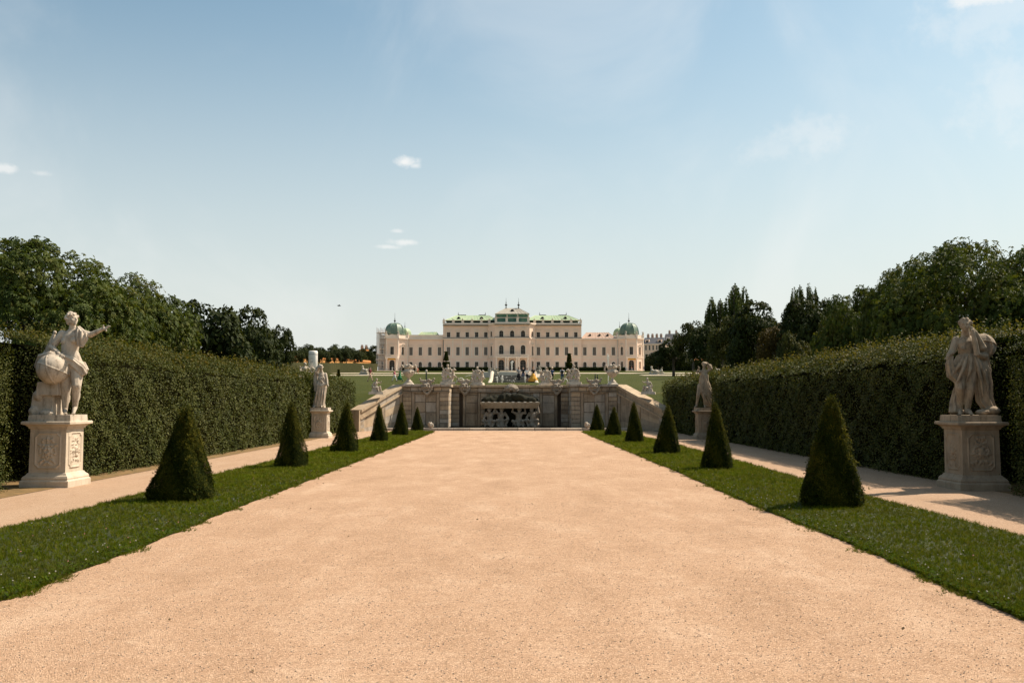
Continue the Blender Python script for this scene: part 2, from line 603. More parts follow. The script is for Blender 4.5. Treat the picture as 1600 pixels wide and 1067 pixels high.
# ------------------------------------------------------------------ scattering leaf-sized faces into one mesh
def frames(nrm):
    n = nrm / np.maximum(np.linalg.norm(nrm, axis=1, keepdims=True), 1e-9)
    r = RNG.normal(size=n.shape)
    t = r - n * np.sum(r * n, axis=1, keepdims=True)
    t /= np.maximum(np.linalg.norm(t, axis=1, keepdims=True), 1e-9)
    b = np.cross(n, t)
    return np.stack([t, b, n], axis=2)      # columns


def scatter(name, proto, pos, rot, scale, mats, rnd=None):
    pv, pf = np.asarray(proto[0], float), np.asarray(proto[1], np.int32)
    N, V, F, K = len(pos), len(pv), len(pf), pf.shape[1]
    sc = np.asarray(scale, float)
    if sc.ndim == 1: sc = sc[:, None, None]
    else: sc = sc[:, None, :]
    co = np.einsum('nij,nvj->nvi', rot, pv[None] * sc) + pos[:, None, :]
    idx = (pf[None] + (np.arange(N) * V)[:, None, None]).reshape(-1).astype(np.int32)
    me = bpy.data.meshes.new(name)
    me.vertices.add(N * V)
    me.vertices.foreach_set('co', co.reshape(-1).astype(np.float32))
    me.loops.add(len(idx))
    me.loops.foreach_set('vertex_index', idx)
    me.polygons.add(N * F)
    me.polygons.foreach_set('loop_start', (np.arange(N * F) * K).astype(np.int32))
    me.update(calc_edges=True)
    if rnd is None: rnd = RNG.random(N)
    a = me.attributes.new('rnd', 'FLOAT', 'POINT')
    a.data.foreach_set('value', np.repeat(rnd, V).astype(np.float32))
    for m in (mats if isinstance(mats, (list, tuple)) else [mats]): me.materials.append(MATS[m])
    return me


LEAF = ([(-.5, 0, 0), (0, -.32, .06), (.5, 0, -.04), (0, .32, .06)], [(0, 1, 2), (0, 2, 3)])


def palmate(n=6):
    v, f = [], []
    for k in range(n):
        a = -1.9 + 3.8 * k / (n - 1)
        d = np.array([math.cos(a), math.sin(a), 0])
        p = np.array([-d[1], d[0], 0])
        L = 1.0 - .18 * abs(a)
        b = len(v)
        v += [d * .04, d * .62 * L + p * .17 + np.array([0, 0, .02]), d * L + np.array([0, 0, -.22]), d * .62 * L - p * .17 + np.array([0, 0, .02])]
        f += [(b, b + 1, b + 2), (b, b + 2, b + 3)]
    return v, f


def sprig(n=4, spread=.9):
    v, f = [], []
    for k in range(n):
        a = 2 * math.pi * k / n + .4
        d = np.array([math.cos(a) * spread, math.sin(a) * spread, .55])
        d /= np.linalg.norm(d)
        p = np.array([-math.sin(a), math.cos(a), 0])
        b = len(v)
        v += [d * .05 - p * .05, d * .6 - p * .16, d * 1.0, d * .6 + p * .16]
        f += [(b, b + 1, b + 2), (b, b + 2, b + 3)]
    return v, f
# ------------------------------------------------------------------ terrain
AX = -0.13                                   # axis of the garden
PROF = [(-9000, 0), (58.5, 0), (61.4, 0), (61.6, 2.72), (116, 4.40), (295, 12.1), (312, 12.25), (9000, 12.25)]
BANK = [(-9000, 0), (53.6, 0), (54.2, .55), (56, 1.2), (62, 2.35), (74, 3.15), (116, 4.40), (295, 12.1), (312, 12.25), (9000, 12.25)]


def lerp(tab, t):
    for (a, u), (b, v) in zip(tab, tab[1:]):
        if t <= b: return u + (v - u) * (t - a) / (b - a)
    return tab[-1][1]


def terr(x, y):
    d = abs(x - AX)
    line = 7.05 if y > 58 else 7.05 + (58 - y) * .53          # the bank starts behind the ramp walls
    k = min(1., max(0., (d - line - .22) / .3))
    return lerp(PROF, y) * (1 - k) + lerp(BANK, y) * k


def sheet(name, xs, ys, dz, mat, fn=None):
    """a ground sheet that follows the terrain; fn(x, y) keeps a cell"""
    vs = [(x, y, terr(x, y) + dz) for y in ys for x in xs]
    n = len(xs)
    fs = []
    for j in range(len(ys) - 1):
        for i in range(n - 1):
            if fn and not fn((xs[i] + xs[i + 1]) / 2, (ys[j] + ys[j + 1]) / 2): continue
            fs.append((j * n + i, j * n + i + 1, (j + 1) * n + i + 1, (j + 1) * n + i))
    me = bpy.data.meshes.new(name)
    me.from_pydata(vs, [], fs)
    me.materials.append(MATS[mat])
    me.update()
    return tag(link(name, me), kind='structure')


FX = np.arange(6.7, 10.3, .16).tolist()
XS = [-4000, -900, -300, -140, -80, -50, -34, -24, -16, -12] + [-x for x in FX[::-1]] + [-4, 0, 4] + FX + [12, 16, 24, 34, 50, 80, 140, 300, 900, 4000]
YS = [-4000, -600, -100, -20, 0, 20, 40, 52, 53] + np.arange(53.5, 61.3, .3).tolist() + [61.4, 61.6, 62, 65, 68, 71, 74, 80, 88, 98, 108, 116, 126, 140, 160, 180, 205, 230, 260, 295, 303, 312, 340, 420, 700, 1500, 5000]
sheet('ground', XS, YS, -0.02, 'ground_soil')
lx = [-60, -40, -24, -16, -12] + [-x for x in FX[::-1]] + [-4, 0, 4] + FX + [12, 16, 24, 40, 60]
ly = np.arange(53.5, 61.3, .3).tolist() + [61.4, 61.6, 62, 65, 68, 71, 74, 80, 88, 98, 108, 116, 126, 140, 160, 180, 205, 230, 260, 292]
sheet('lawn', lx, ly, 0.0, 'upper_lawn', lambda x, y: y > 62 or abs(x - AX) > 7.35 + max(0., (58 - y) * .53))
# pale walks crossing the upper lawn and the forecourt before the palace
for y0, y1, x0, x1 in ((176, 184, -56, -22), (212, 224, -56, 56), (176, 184, 26, 56)):
    sheet('path', np.linspace(x0, x1, 9).tolist(), [y0, (y0 + y1) / 2, y1], 0.03, 'pale_gravel')
sheet('forecourt', np.linspace(-60, 60, 9).tolist(), [284, 295, 303, 312, 336], 0.06, 'pale_gravel')

# lower garden gravel: broad walk between the lawn strips, two side walks, a cross walk before the pool
LI, LO, RI, RO = -4.56, -6.98, 4.17, 6.56
WL, WR = -9.75, 9.42
sheet('path', np.linspace(LI - .15, RI + .15, 12).tolist(), np.linspace(-30, 53.6, 40).tolist(), .006, 'gravel')
sheet('path', [WL + .45, LO + .15], np.linspace(-30, 53.6, 20).tolist(), .006, 'gravel_side')
sheet('path', [RO - .15, WR + .1], np.linspace(-30, 53.6, 20).tolist(), .006, 'gravel_side')
sheet('path', np.arange(-9.0, 8.75, .2).tolist(), np.arange(53.6, 56.3, .2).tolist(), .006, 'gravel_side', lambda x, y: abs(x - AX) < 7.1 + (58 - y) * .53)
sheet('hedge_verge', [WL - 1.8, WL - .3, WL + .45], np.linspace(-30, 53.6, 20).tolist(), .012, 'dry_soil')
sheet('hedge_verge', [WR + .1, WR + 2.2], np.linspace(-30, 53.6, 20).tolist(), .002, 'dry_soil')


def strip_edges(a, b, sgn):
    ys = np.arange(-12, 53.81, .12)
    rr = np.random.default_rng(5 + sgn)

    def wob(s):
        n = rr.normal(size=len(ys))
        k = np.exp(-np.linspace(-2, 2, 9) ** 2)
        lo = np.convolve(n, np.ones(41) / 41, 'same') * .13
        return lo + np.convolve(n, k / k.sum(), 'same') * s
    ea, eb = a + wob(.028), b + wob(.028)
    # rounded far end
    t = np.clip((ys - 52.4) / 1.4, 0, 1)
    sh = (1 - np.sqrt(np.maximum(0, 1 - t ** 2))) * 1.0
    ea = ea + np.sign(b - a) * sh * .45
    eb = eb - np.sign(b - a) * sh * 1.0
    return ys, ea, eb


STRIPS = []
for a, b, sg in ((LI, LO, 1), (RI, RO, 2)):
    ys, ea, eb = strip_edges(a, b, sg)
    STRIPS.append((ys, ea, eb))
    vs, fs = [], []
    for y, p, q in zip(ys, ea, eb):
        s = 1 if q > p else -1
        vs += [(p - s * .03, y, -.01), (p, y, .035), ((p + q) / 2, y, .05), (q, y, .035), (q + s * .03, y, -.01)]
    for j in range(len(ys) - 1):
        for i in range(4): fs.append((j * 5 + i, j * 5 + i + 1, j * 5 + 6 + i, j * 5 + 5 + i))
    n = len(vs)
    fs += [(n - 5, n - 4, n - 3, n - 2, n - 1)]
    me = bpy.data.meshes.new('lawn')
    me.from_pydata(vs, [], fs)
    me.materials.append(MATS['lawn_soil'])
    me.update()
    tag(link('lawn', me), kind='structure')

# grass blades: tufts, denser where the camera is close
TV, TF = [], []
rr = random.Random(3)
for k in range(6):
    a, l = rr.uniform(0, 6.28), rr.uniform(.7, 1.1)
    d = Vector((math.cos(a), math.sin(a), 0))
    p = Vector((-d.y, d.x, 0)) * .055
    o = Vector((rr.uniform(-.35, .35), rr.uniform(-.35, .35), 0))
    t = o + d * rr.uniform(.15, .75) + Vector((0, 0, l))
    b = len(TV)
    TV += [tuple(o - p), tuple(o + p), tuple(t + p * .3), tuple(t - p * .3)]
    TF += [(b, b + 1, b + 2), (b, b + 2, b + 3)]


def strip_points(st, n, y0, y1, pw, over=.05):
    ys, ea, eb = st
    u = RNG.random(n)
    q = 1 - pw
    y = (y0 ** q + u * (y1 ** q - y0 ** q)) ** (1 / q)
    A, B = np.interp(y, ys, ea), np.interp(y, ys, eb)
    t = RNG.random(n) * (1 + 2 * over) - over
    return np.stack([A + (B - A) * t, y, .03 + .02 * (1 - np.abs(2 * t - 1))], 1)


for st, lab in zip(STRIPS, ('left', 'right')):
    P = strip_points(st, 33000, 6.0, 53.4, 1.45, .012)
    sc = (.032 + .024 * RNG.random(len(P))) * np.clip(P[:, 1] / 13, 1, 2.6) ** .55
    S = np.stack([sc * np.clip(P[:, 1] / 12, 1, 2.2), sc * np.clip(P[:, 1] / 12, 1, 2.2), sc * .95], 1)
    nr = np.stack([RNG.normal(0, .16, len(P)), RNG.normal(0, .16, len(P)), np.ones(len(P))], 1)
    me = scatter('grass', (TV, TF), P, frames(nr), S, 'grass_blade')
    tag(link('grass', me), kind='stuff')
    # straggling tufts spilling over the gravel edges
    ys, ea, eb = st
    E = strip_points(st, 5200, 6.0, 53, 1.5, 0)
    ia, ib = np.interp(E[:, 1], ys, ea), np.interp(E[:, 1], ys, eb)
    sd = np.sign(ib - ia)
    clus = np.clip(np.sin(E[:, 1] * 3.1) + np.sin(E[:, 1] * 7.7 + 1) * .8 + .4, .1, 2)
    off = np.abs(RNG.normal(0, .055, len(E))) * clus
    half = RNG.random(len(E)) < .7
    E[:, 0] = np.where(half, ia - sd * off, ib + sd * off)
    E[:, 2] = .005
    se = (.022 + .022 * RNG.random(len(E))) * np.clip(E[:, 1] / 13, 1, 2.6) ** .6
    me = scatter('grass', (TV, TF), E, frames(nr[:len(E)] + RNG.normal(0, .3, (len(E), 3))), np.stack([se * 1.2, se * 1.2, se], 1), 'grass_blade')
    tag(link('grass', me), kind='stuff')
    # broad clover leaves creeping over the gravel edge, with a few flower heads
    Q = strip_points(st, 7000, 6.0, 50, 1.6, 0)
    ys, ea, eb = st
    e, f = np.interp(Q[:, 1], ys, ea), np.interp(Q[:, 1], ys, eb)
    Q[:, 0] = e + np.sign(f - e) * (np.abs(RNG.normal(0, .20, len(Q))) - .05)
    Q[:, 2] = .02 + .04 * RNG.random(len(Q))
    me = scatter('clover', LEAF, Q, frames(nr[:len(Q)] + RNG.normal(0, .35, (len(Q), 3))), .026 + .022 * RNG.random(len(Q)), 'clover_leaf')
    tag(link('clover', me), kind='stuff')
    Q = strip_points(st, 160, 6.5, 40, 1.5, -.01)
    Q[::2, 0] = np.interp(Q[::2, 1], ys, ea) + np.sign(eb[0] - ea[0]) * np.abs(RNG.normal(0.05, .25, len(Q[::2])))
    Q[:, 2] += .045
    OC = ([(1, 0, 0), (-1, 0, 0), (0, 1, 0), (0, -1, 0), (0, 0, 1), (0, 0, -1)], [(0, 2, 4), (2, 1, 4), (1, 3, 4), (3, 0, 4), (2, 0, 5), (1, 2, 5), (3, 1, 5), (0, 3, 5)])
    me = scatter('clover_flowers', OC, Q, frames(RNG.normal(size=Q.shape)), .006 + .005 * RNG.random(len(Q)), ['clover_white', 'clover_pink'])
    mi = np.repeat((RNG.random(len(Q)) < (.30 if lab == 'left' else .1)).astype(np.int32), 8)
    me.polygons.foreach_set('material_index', mi)
    tag(link('clover_flowers', me), kind='stuff')

# loose grit lying on the near gravel
N = 26000
y = 4.2 * (16 / 4.2) ** RNG.random(N)
P = np.stack([LI + .1 + (RI - LI - .2) * RNG.random(N), y, np.full(N, .008)], 1)
S = (.003 + .006 * RNG.random(N) ** 3)[:, None] * np.stack([np.ones(N), .6 + .5 * RNG.random(N), .4 + .4 * RNG.random(N)], 1)
gm = simple('grit', (.16, .11, .075), (.62, .48, .36), 60., .9)
at_ = gm.node_tree
me = scatter('loose_grit', OC, P, frames(np.stack([RNG.normal(0, .3, N), RNG.normal(0, .3, N), np.ones(N)], 1)), S, 'grit')
tag(link('loose_grit', me), kind='stuff')


# a few fallen leaves and twigs on the gravel
Q = np.stack([RNG.uniform(-4.4, 4.0, 130), 5 + 22 * RNG.random(130) ** 1.4, np.full(130, .014)], 1)
Q[::3, 0] = np.where(RNG.random(len(Q[::3])) < .5, -4.3, 3.95) + RNG.normal(0, .3, len(Q[::3]))
simple('dead_leaf', (.16, .09, .035), (.07, .05, .02), 9.)
me = scatter('fallen_leaves', LEAF, Q, frames(np.stack([RNG.normal(0, .3, 130), RNG.normal(0, .3, 130), np.ones(130)], 1)), .018 + .025 * RNG.random(130), 'dead_leaf')
tag(link('fallen_leaves', me), kind='stuff')


# ------------------------------------------------------------------ clipped hedges
def hedge(face, sgn, y0, y1, niches, label):
    """sgn: direction in which the hedge gets deeper (away from the walk)"""
    root = tag(empty('hedge', (face, y0, 0)), label, 'hedge', 'tall clipped hedges beside the walk')
    root['group'] = 'tall clipped hedges beside the walk'
    deep = 2.6

    def prof(t):      # outline over the hedge: t 0..1 face, 1..2 rounded shoulder and top
        if t < 1: return 0.0, 2.62 * t
        a = (t - 1)
        return deep * a, 2.62 + .70 * (1 - (1 - min(1, a * 1.25)) ** 2)

    mb = MB()
    segs, cur = [], y0
    for a, b in niches:
        segs.append((cur, a))
        cur = b
    segs.append((cur, y1))
    OFF = .24

    def core(y0, y1, d0):
        sec = [(d0 + OFF, 0), (d0 + OFF, 2.5)] + ([(d0 + .6, 2.85)] if d0 < .5 else []) + [(1.5, 3.08), (deep, 3.20), (deep, 0)]
        vs = [(sgn * d, y - root.location.y, z) for y in (y0, y1) for d, z in sec]
        n = len(sec)
        mb.add(vs, [(i, (i + 1) % n, n + (i + 1) % n, n + i) for i in range(n)] + [tuple(range(n)), tuple(range(2 * n - 1, n - 1, -1))])
    for a, b in segs: core(a + OFF, b - OFF, 0)
    for a, b in niches: core(a - OFF, b + OFF, 1.75)
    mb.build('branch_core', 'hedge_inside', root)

    # leaves
    def dist(n, y0, y1):
        q = -.15
        u = RNG.random(n)
        return (y0 ** q + u * (y1 ** q - y0 ** q)) ** (1 / q)
    P, Nn = [], []
    n = 240000
    yy = dist(n, y0, y1)
    tt = RNG.random(n) * 1.62
    tt = np.where(tt > 1.62, 1, tt)
    d = np.where(tt < 1, 0, deep * (tt - 1))
    z = np.where(tt < 1, 2.62 * tt, 2.62 + .70 * (1 - (1 - np.minimum(1, (tt - 1) * 1.25)) ** 2))
    bump = .03 * np.sin(yy * 2.1 + 1.3 * z) + .035 * np.sin(yy * .83 - 2.2 * z + 1) + .03 * np.sin(yy * 6.3 + z * 8.1) + .03 * np.sin(z * 9 - yy * 5.1)
    innich = np.zeros(n, bool)
    for a, b in niches: innich |= (yy > a) & (yy < b)
    d = np.where(innich & (d < 1.75), 1.75 + RNG.random(n) * .05, d)
    jit = RNG.exponential(.05, n) - .12
    x = d - np.where(tt < 1, bump + jit, bump * .4)
    z = z + np.where(tt < 1, 0, bump * .8 + np.abs(RNG.normal(0, .06, n)))
    # thinner and thicker spots
    rs = np.random.default_rng(17 + sgn)
    den = np.zeros(n)
    for q in range(14):
        f = 1.2 + 5 * rs.random()
        t_ = rs.random() * 3.14
        den += np.sin(f * (np.cos(t_) * yy + np.sin(t_) * z) + 6.28 * rs.random())
    kp = RNG.random(n) < np.clip(.80 - den * .085, .30, 1)
    P.append(np.stack([x, yy, z], 1)[kp])
    Nn.append(np.where((tt < 1)[:, None], [-1., 0, .45], [-.3, 0, 1.])[kp])
    for a, b in niches:                      # the two cheeks of each niche
        for yw, s in ((a, 1.), (b, -1.)):
            m = 4200
            P.append(np.stack([RNG.random(m) * 1.8, yw + s * RNG.normal(0, .05, m), 3.0 * RNG.random(m)], 1))
            Nn.append(np.tile([[-.3, s, .4]], (m, 1)))
    m = 3500                                 # far end
    P.append(np.stack([RNG.random(m) * deep, y1 + RNG.normal(0, .06, m), 3.1 * RNG.random(m)], 1))
    Nn.append(np.tile([[0, 1., .4]], (m, 1)))
    P, Nn = np.concatenate(P), np.concatenate(Nn)
    Nn = Nn + RNG.normal(0, .55, Nn.shape)
    Pw = P.copy()
    Pw[:, 0] *= sgn
    Nn[:, 0] *= sgn
    sc = (.032 + .024 * RNG.random(len(P))) * np.clip(Pw[:, 1] / 20, .9, 2.2) ** .8
    Pw[:, 1] -= root.location.y
    clump = .5 + .25 * np.sin(P[:, 1] * 1.7 + P[:, 2] * 2.3) + .2 * np.sin(P[:, 1] * 4.1 - P[:, 2] * 3.)
    me = scatter('foliage', LEAF, Pw, frames(Nn), sc, 'hedge_leaf', np.clip(RNG.random(len(P)) * .75 + .25 * clump, 0, 1))
    tag(link('foliage', me, parent=root), kind='stuff')
    # unclipped young shoots on top
    m = 3000
    ys_ = dist(m, y0, y1)
    dd = .25 + (deep - .3) * RNG.random(m)
    zz = 2.62 + .70 * (1 - (1 - np.minimum(1, dd / deep * 1.25)) ** 2)
    hh = .08 + .40 * RNG.random(m) ** 2.6
    keep = np.ones(m, bool)
    for a, b in niches: keep &= ~((ys_ > a - .1) & (ys_ < b + .1) & (dd < 1.85))
    L = 9
    base = np.stack([dd * sgn, ys_ - root.location.y, zz], 1)[keep]
    hh = hh[keep]
    lean = RNG.normal(0, .25, (len(base), 2))
    PP = []
    for k in range(L):
        f = (k + .5) / L
        PP.append(base + np.concatenate([lean * (hh * f)[:, None], (hh * f)[:, None]], 1) + RNG.normal(0, .028, base.shape))
    PP = np.concatenate(PP)
    nn = RNG.normal(0, .7, PP.shape) + [0, 0, .5]
    me = scatter('young_shoots', LEAF, PP, frames(nn), (.055 + .03 * RNG.random(len(PP))) * np.clip((PP[:, 1] + root.location.y) / 24, .9, 1.7) ** .6, 'hedge_top_leaf')
    tag(link('young_shoots', me, parent=root), kind='stuff')
    return root


hedge(-9.83, -1, 9.0, 56.4, [(17.65, 20.2), (43.6, 45.3)], 'sunlit tall clipped hedge along the left walk, behind the statue with the globe')
hedge(9.40, 1, 9.0, 56.2, [(17.0, 19.5), (42.2, 43.9)], 'shaded tall clipped hedge along the right walk with sunlit shoots on top')


# ------------------------------------------------------------------ clipped yews
def yew_mesh(seed, n):
    rg = np.random.default_rng(seed)
    z = 1 - np.sqrt(rg.random(n) * .985)          # more needles low down where it is wider
    a = rg.random(n) * 2 * np.pi
    e = 8.0
    rs = 1 / (np.abs(np.cos(a)) ** e + np.abs(np.sin(a)) ** e) ** (1 / e)
    w = (.50 * (1 - z) + .045) * (1 - .22 * np.exp(-z * 26))
    bump = 1 + .05 * np.sin(3 * a + 9 * z + seed) + .04 * np.sin(14 * z + 5 * a)
    stray = rg.random(n) < .035
    r = w * rs * bump + rg.exponential(.012, n) - .022 + stray * rg.exponential(.022, n)
    nx, ny = np.cos(a), np.sin(a)
    P = np.stack([r * nx, r * ny, z * 1.0], 1)
    nsq = np.stack([np.sign(nx) * np.abs(nx) ** 3, np.sign(ny) * np.abs(ny) ** 3, np.full(n, .45)], 1) + rg.normal(0, .25, (n, 3))
    nsq = np.where(stray[:, None], nsq + [0, 0, .8], nsq)
    return P, nsq, stray


yew_protos = []
for s, n in ((1, 22000), (2, 11000), (3, 11000)):
    P, nn, stray = yew_mesh(s, n)
    Pm = P * [1.2, 1.2, 1.68]
    me = scatter('yew_foliage', sprig(4), Pm, frames(nn), .026 + .024 * RNG.random(n) + .03 * stray, 'yew_needle', np.clip(RNG.random(n) * .75 + .2 * np.sin(P[:, 2] * 9 + P[:, 0] * 7) + .12 + .25 * stray, 0, 1))
    # a few long stray shoots
    mb = MB()
    prof = [(.50, .02), (.485, .25), (.26, .9), (.10, 1.4), (.03, 1.62)]
    mb.lathe(prof, 12, rot=.26)
    core = mb.mesh('yew_core', 'yew_inside')
    yew_protos.append((me, core))

YEWS = [(290, 787, 637, 97, 'broad clipped yew pyramid nearest the statue with the globe, largest on the left lawn strip'),
        (459, 733, 628, 50, 'slender clipped yew pyramid, second along the left lawn strip'),
        (541, 709, 629, 43, 'clipped yew pyramid, third along the left lawn strip with a golden sunlit edge'),
        (594, 692, 631, 29, 'clipped yew pyramid in front of the sunlit left ramp wall'),
        (627, 682, 629, 27, 'clipped yew pyramid in front of the left corner pier of the stone wall'),
        (653, 674, 636, 20, 'smallest clipped yew pyramid at the far end of the left lawn strip'),
        (1295, 796, 620, 104, 'broad shaggy clipped yew nearest the hooded-sack statue, largest on the right lawn strip'),
        (1119, 736, 630, 54, 'clipped yew just in front of the far right pedestal, second along the right lawn strip'),
        (1041, 711, 633, 46, 'clipped yew against the end of the right hedge, third along the right lawn strip'),
        (991, 693, 628, 32, 'clipped yew in front of the right ramp wall'),
        (958, 682, 636, 28, 'clipped yew in front of the right corner pier of the stone wall'),
        (933, 674, 632, 24, 'smallest clipped yew at the far end of the right lawn strip')]
YEWS[6] = YEWS[6][:4] + ('broad shaggy clipped yew nearest the statue carrying a sack, largest on the right lawn strip',)
for i, (px, pb, pt, w, lab) in enumerate(YEWS):
    yf = CAMH * FPX / (pb - 628.5)
    wid = w / FPX * yf * 1.03
    wid *= .80
    yc = yf + wid * .5
    x = (px - 800) / FPX * yc
    top = onY(px, pt, yc).z
    me, core = yew_protos[0 if i in (0, 6) else 1 + i % 2]
    r = tag(empty('clipped_yew', (x, yc, .03), (-.22 if i < 6 else -.30) + .08 * math.sin(i * 5.)), lab, 'topiary', 'clipped yews on the lawn strips')
    s = (wid / 1.2, wid / 1.2, top / 1.68)
    r.scale = s
    r.rotation_euler = (.022 * math.sin(i * 2.3), .022 * math.cos(i * 3.1), r.rotation_euler[2])
    tag(link('foliage', me, parent=r), kind='stuff')
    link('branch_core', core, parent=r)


# ------------------------------------------------------------------ trees
def crown_points(rg, n, rx, rz, zc, nl, lr, droop=.0):
    """leaf positions on many small lobes spread over an uneven crown"""
    L = rg.normal(size=(nl, 3))
    L /= np.linalg.norm(L, axis=1, keepdims=True)
    rad = .55 + .45 * rg.random(nl) ** .5
    L[:, 2] = np.where(L[:, 2] < -.55, -L[:, 2] * .5, L[:, 2])
    cen = L * rad[:, None] * [rx - lr * .7, rx - lr * .7, rz - lr * .7]
    rl = lr * (.65 + .7 * rg.random(nl))
    k = rg.integers(0, nl, n)
    d = rg.normal(size=(n, 3)) + L[k] * .9 + [0, 0, .45]
    d /= np.linalg.norm(d, axis=1, keepdims=True)
    p = cen[k] + d * (rl[k] * (.72 + .38 * rg.random(n)))[:, None] * [1, 1, .8]
    p[:, 2] += zc - droop * np.hypot(p[:, 0], p[:, 1]) ** 2 * .02
    return p, d + [0, 0, .35], k


def trunk_mesh(h, r, rx, zc, seed):
    rg = random.Random(seed)
    mb = MB()
    mb.tube([(0, 0, -.3), (.03, .02, h * .3), (.05, -.04, h * .62), (0, .05, h * .9)], [r * 1.25, r * .95, r * .75, r * .3], 9)
    for k in range(7):
        a, z0 = k * 2.4 + rg.random(), h * (.38 + .07 * k)
        q = rx * rg.uniform(.3, .5)
        mb.tube([(0, 0, z0), (math.cos(a) * q * .5, math.sin(a) * q * .5, z0 + q * .35), (math.cos(a) * q, math.sin(a) * q, z0 + q * .85)], [r * .5, r * .3, r * .1], 6)
    return mb.mesh('trunk', 'bark', True)


TREE = {}


def tree_kind(key, n, rx, rz, zc, nl, lr, proto, sc, mat, h, r, seed, sj=.5):
    rg = np.random.default_rng(seed)
    p, d, k = crown_points(rg, n, rx, rz, zc, nl, lr)
    d = d + rg.normal(0, .5, d.shape)
    lobe = rg.random(nl)
    me = scatter('crown', proto, p, frames(d), sc * (1 - sj / 2 + sj * rg.random(n)), mat, np.clip(.6 * rg.random(n) + .4 * lobe[k], 0, 1))
    TREE[key] = (me, trunk_mesh(h, r, rx, zc, seed))


def poplar_kind(key, seed):
    rg = np.random.default_rng(seed)
    n = 6500
    z = rg.random(n)
    nb = 44
    zb, ab = rg.random(nb), rg.random(nb) * 6.28
    k = rg.integers(0, nb, n)
    f = rg.random(n)
    zz = zb[k] ** .85 * .76 + f * (.12 + .12 * rg.random(n))
    r = .11 * np.sin(np.pi * np.clip(zz * .93 + .06, 0, 1)) ** .7
    off = np.stack([np.cos(ab[k]) * r * (.45 + .6 * f), np.sin(ab[k]) * r * (.45 + .6 * f), zz * 0], 1)
    p = off * 12 + np.stack([rg.normal(0, .12, n), rg.normal(0, .12, n), 1.0 + zz * 12.5], 1)
    me = scatter('crown', LEAF, p, frames(rg.normal(0, .7, (n, 3)) + off * 8), .22 + .16 * rg.random(n), 'poplar_leaf', np.clip(rg.random(n) * .6 + .4 * rg.random(nb)[k], 0, 1))
    mb = MB()
    mb.tube([(0, 0, -.3), (0, 0, 6), (0.1, 0, 12.6)], [.3, .2, .04], 7)
    TREE[key] = (me, mb.mesh('trunk', 'bark', True))


tree_kind('chestnut', 12500, 4.3, 3.3, 4.0, 130, .95, palmate(6), .175, 'chestnut_leaf', 6.0, .26, 21)
tree_kind('chestnut_b', 9500, 4.2, 3.1, 4.1, 110, 1.0, palmate(6), .175, 'chestnut_leaf', 6.0, .26, 22)
tree_kind('dark', 9000, 3.9, 3.3, 4.2, 80, .95, LEAF, .34, 'tree_leaf_dark', 6.3, .26, 23)
tree_kind('dark_b', 9000, 3.7, 3.5, 4.0, 60, 1.1, LEAF, .34, 'tree_leaf_dark', 6.3, .26, 24)
tree_kind('olive', 7000, 4.0, 3.4, 4.0, 60, 1.15, LEAF, .36, 'tree_leaf_olive', 6.2, .26, 25)
tree_kind('rust', 6000, 3.8, 3.3, 3.9, 50, 1.1, LEAF, .36, 'tree_leaf_rust', 6.2, .26, 26)
tree_kind('street', 6500, 3.9, 3.3, 4.0, 60, 1.0, LEAF, .36, 'tree_leaf_dark', 6.4, .22, 28)
tree_kind('wallside', 5500, 3.9, 2.5, 4.9, 50, .95, LEAF, .36, 'tree_leaf_dark', 6.4, .24, 29)
poplar_kind('poplar', 31)
poplar_kind('poplar_b', 32)


def tree(kind, x, y, top, wid, label, group, name='tree', cat='tree', rz=0., z=None):
    me, tr = TREE[kind]
    base = (7.3, 8.2) if 'poplar' not in kind else (13.6, 2.6)
    z0 = terr(x, y) - .02 if z is None else z
    r = tag(empty(name, (x, y, z0), rz), label, cat, group)
    s = (top - z0) / base[0]
    r.scale = (wid / base[1], wid / base[1], s)
    link('crown', me, parent=r)
    link('trunk', tr, parent=r)
    return r


def tree_px(kind, px, ptop, y, wpx, label, group, **k):
    p = onY(px, ptop, y)
    return tree(kind, p.x, y, p.z, wpx * y / FPX, label, group, rz=px * 1.7, **k)


G1 = 'chestnut trees in the row behind the left hedge'
tree_px('chestnut', 46, 368, 29, 335, 'big bushy chestnut tree behind the statue with the globe, tallest over the left hedge', G1, name='chestnut_tree')
tree_px('chestnut_b', 185, 420, 37, 235, 'rounded chestnut tree behind the left hedge, right of the pointing hand', G1, name='chestnut_tree')
G2 = 'dark trees beyond the left hedge'
tree_px('dark', 312, 472, 47, 170, 'dark broad tree next beyond the rounded chestnut on the left', G2)
tree_px('dark_b', 398, 484, 57, 100, 'dark upright tree beyond the left hedge, above the ochre garden wall', G2)
tree_px('dark', 438, 509, 76, 48, 'small dark tree at the end of the tall trees left of the white casing', G2)
tree_px('dark_b', 362, 500, 62, 80, 'dark tree in the gap between the broad and the upright tree on the left', G2)
tree_px('olive', 255, 505, 42, 110, 'low olive green tree under the rounded chestnut above the left hedge', G2)
G3 = 'small trees along the ochre garden wall'
for i, (px, pt, w, k, lab) in enumerate((
        (468, 541, 40, 'dark', 'small dark tree over the ochre wall just left of the white casing'),
        (489, 536, 46, 'olive', 'small tree over the ochre wall straight behind the white casing'),
        (513, 541, 44, 'dark_b', 'small dark tree over the ochre wall just right of the white casing'),
        (534, 537, 46, 'olive', 'small rounded tree over the right half of the ochre wall'),
        (552, 541, 40, 'dark', 'small dark tree near the low end of the ochre wall'),
        (450, 547, 36, 'olive', 'low tree over the ochre wall below the last tall left tree'),
        (572, 544, 26, 'olive', 'small tree in front of the orange roofed house'),
        (586, 541, 32, 'dark_b', 'small dark tree beside the scaffolded corner of the palace'))):
    tree_px('street' if i < 6 else k, px, pt, 54.0 / ((800 - px) / FPX) if i < 6 else 330, w * 1.1, lab, G3)
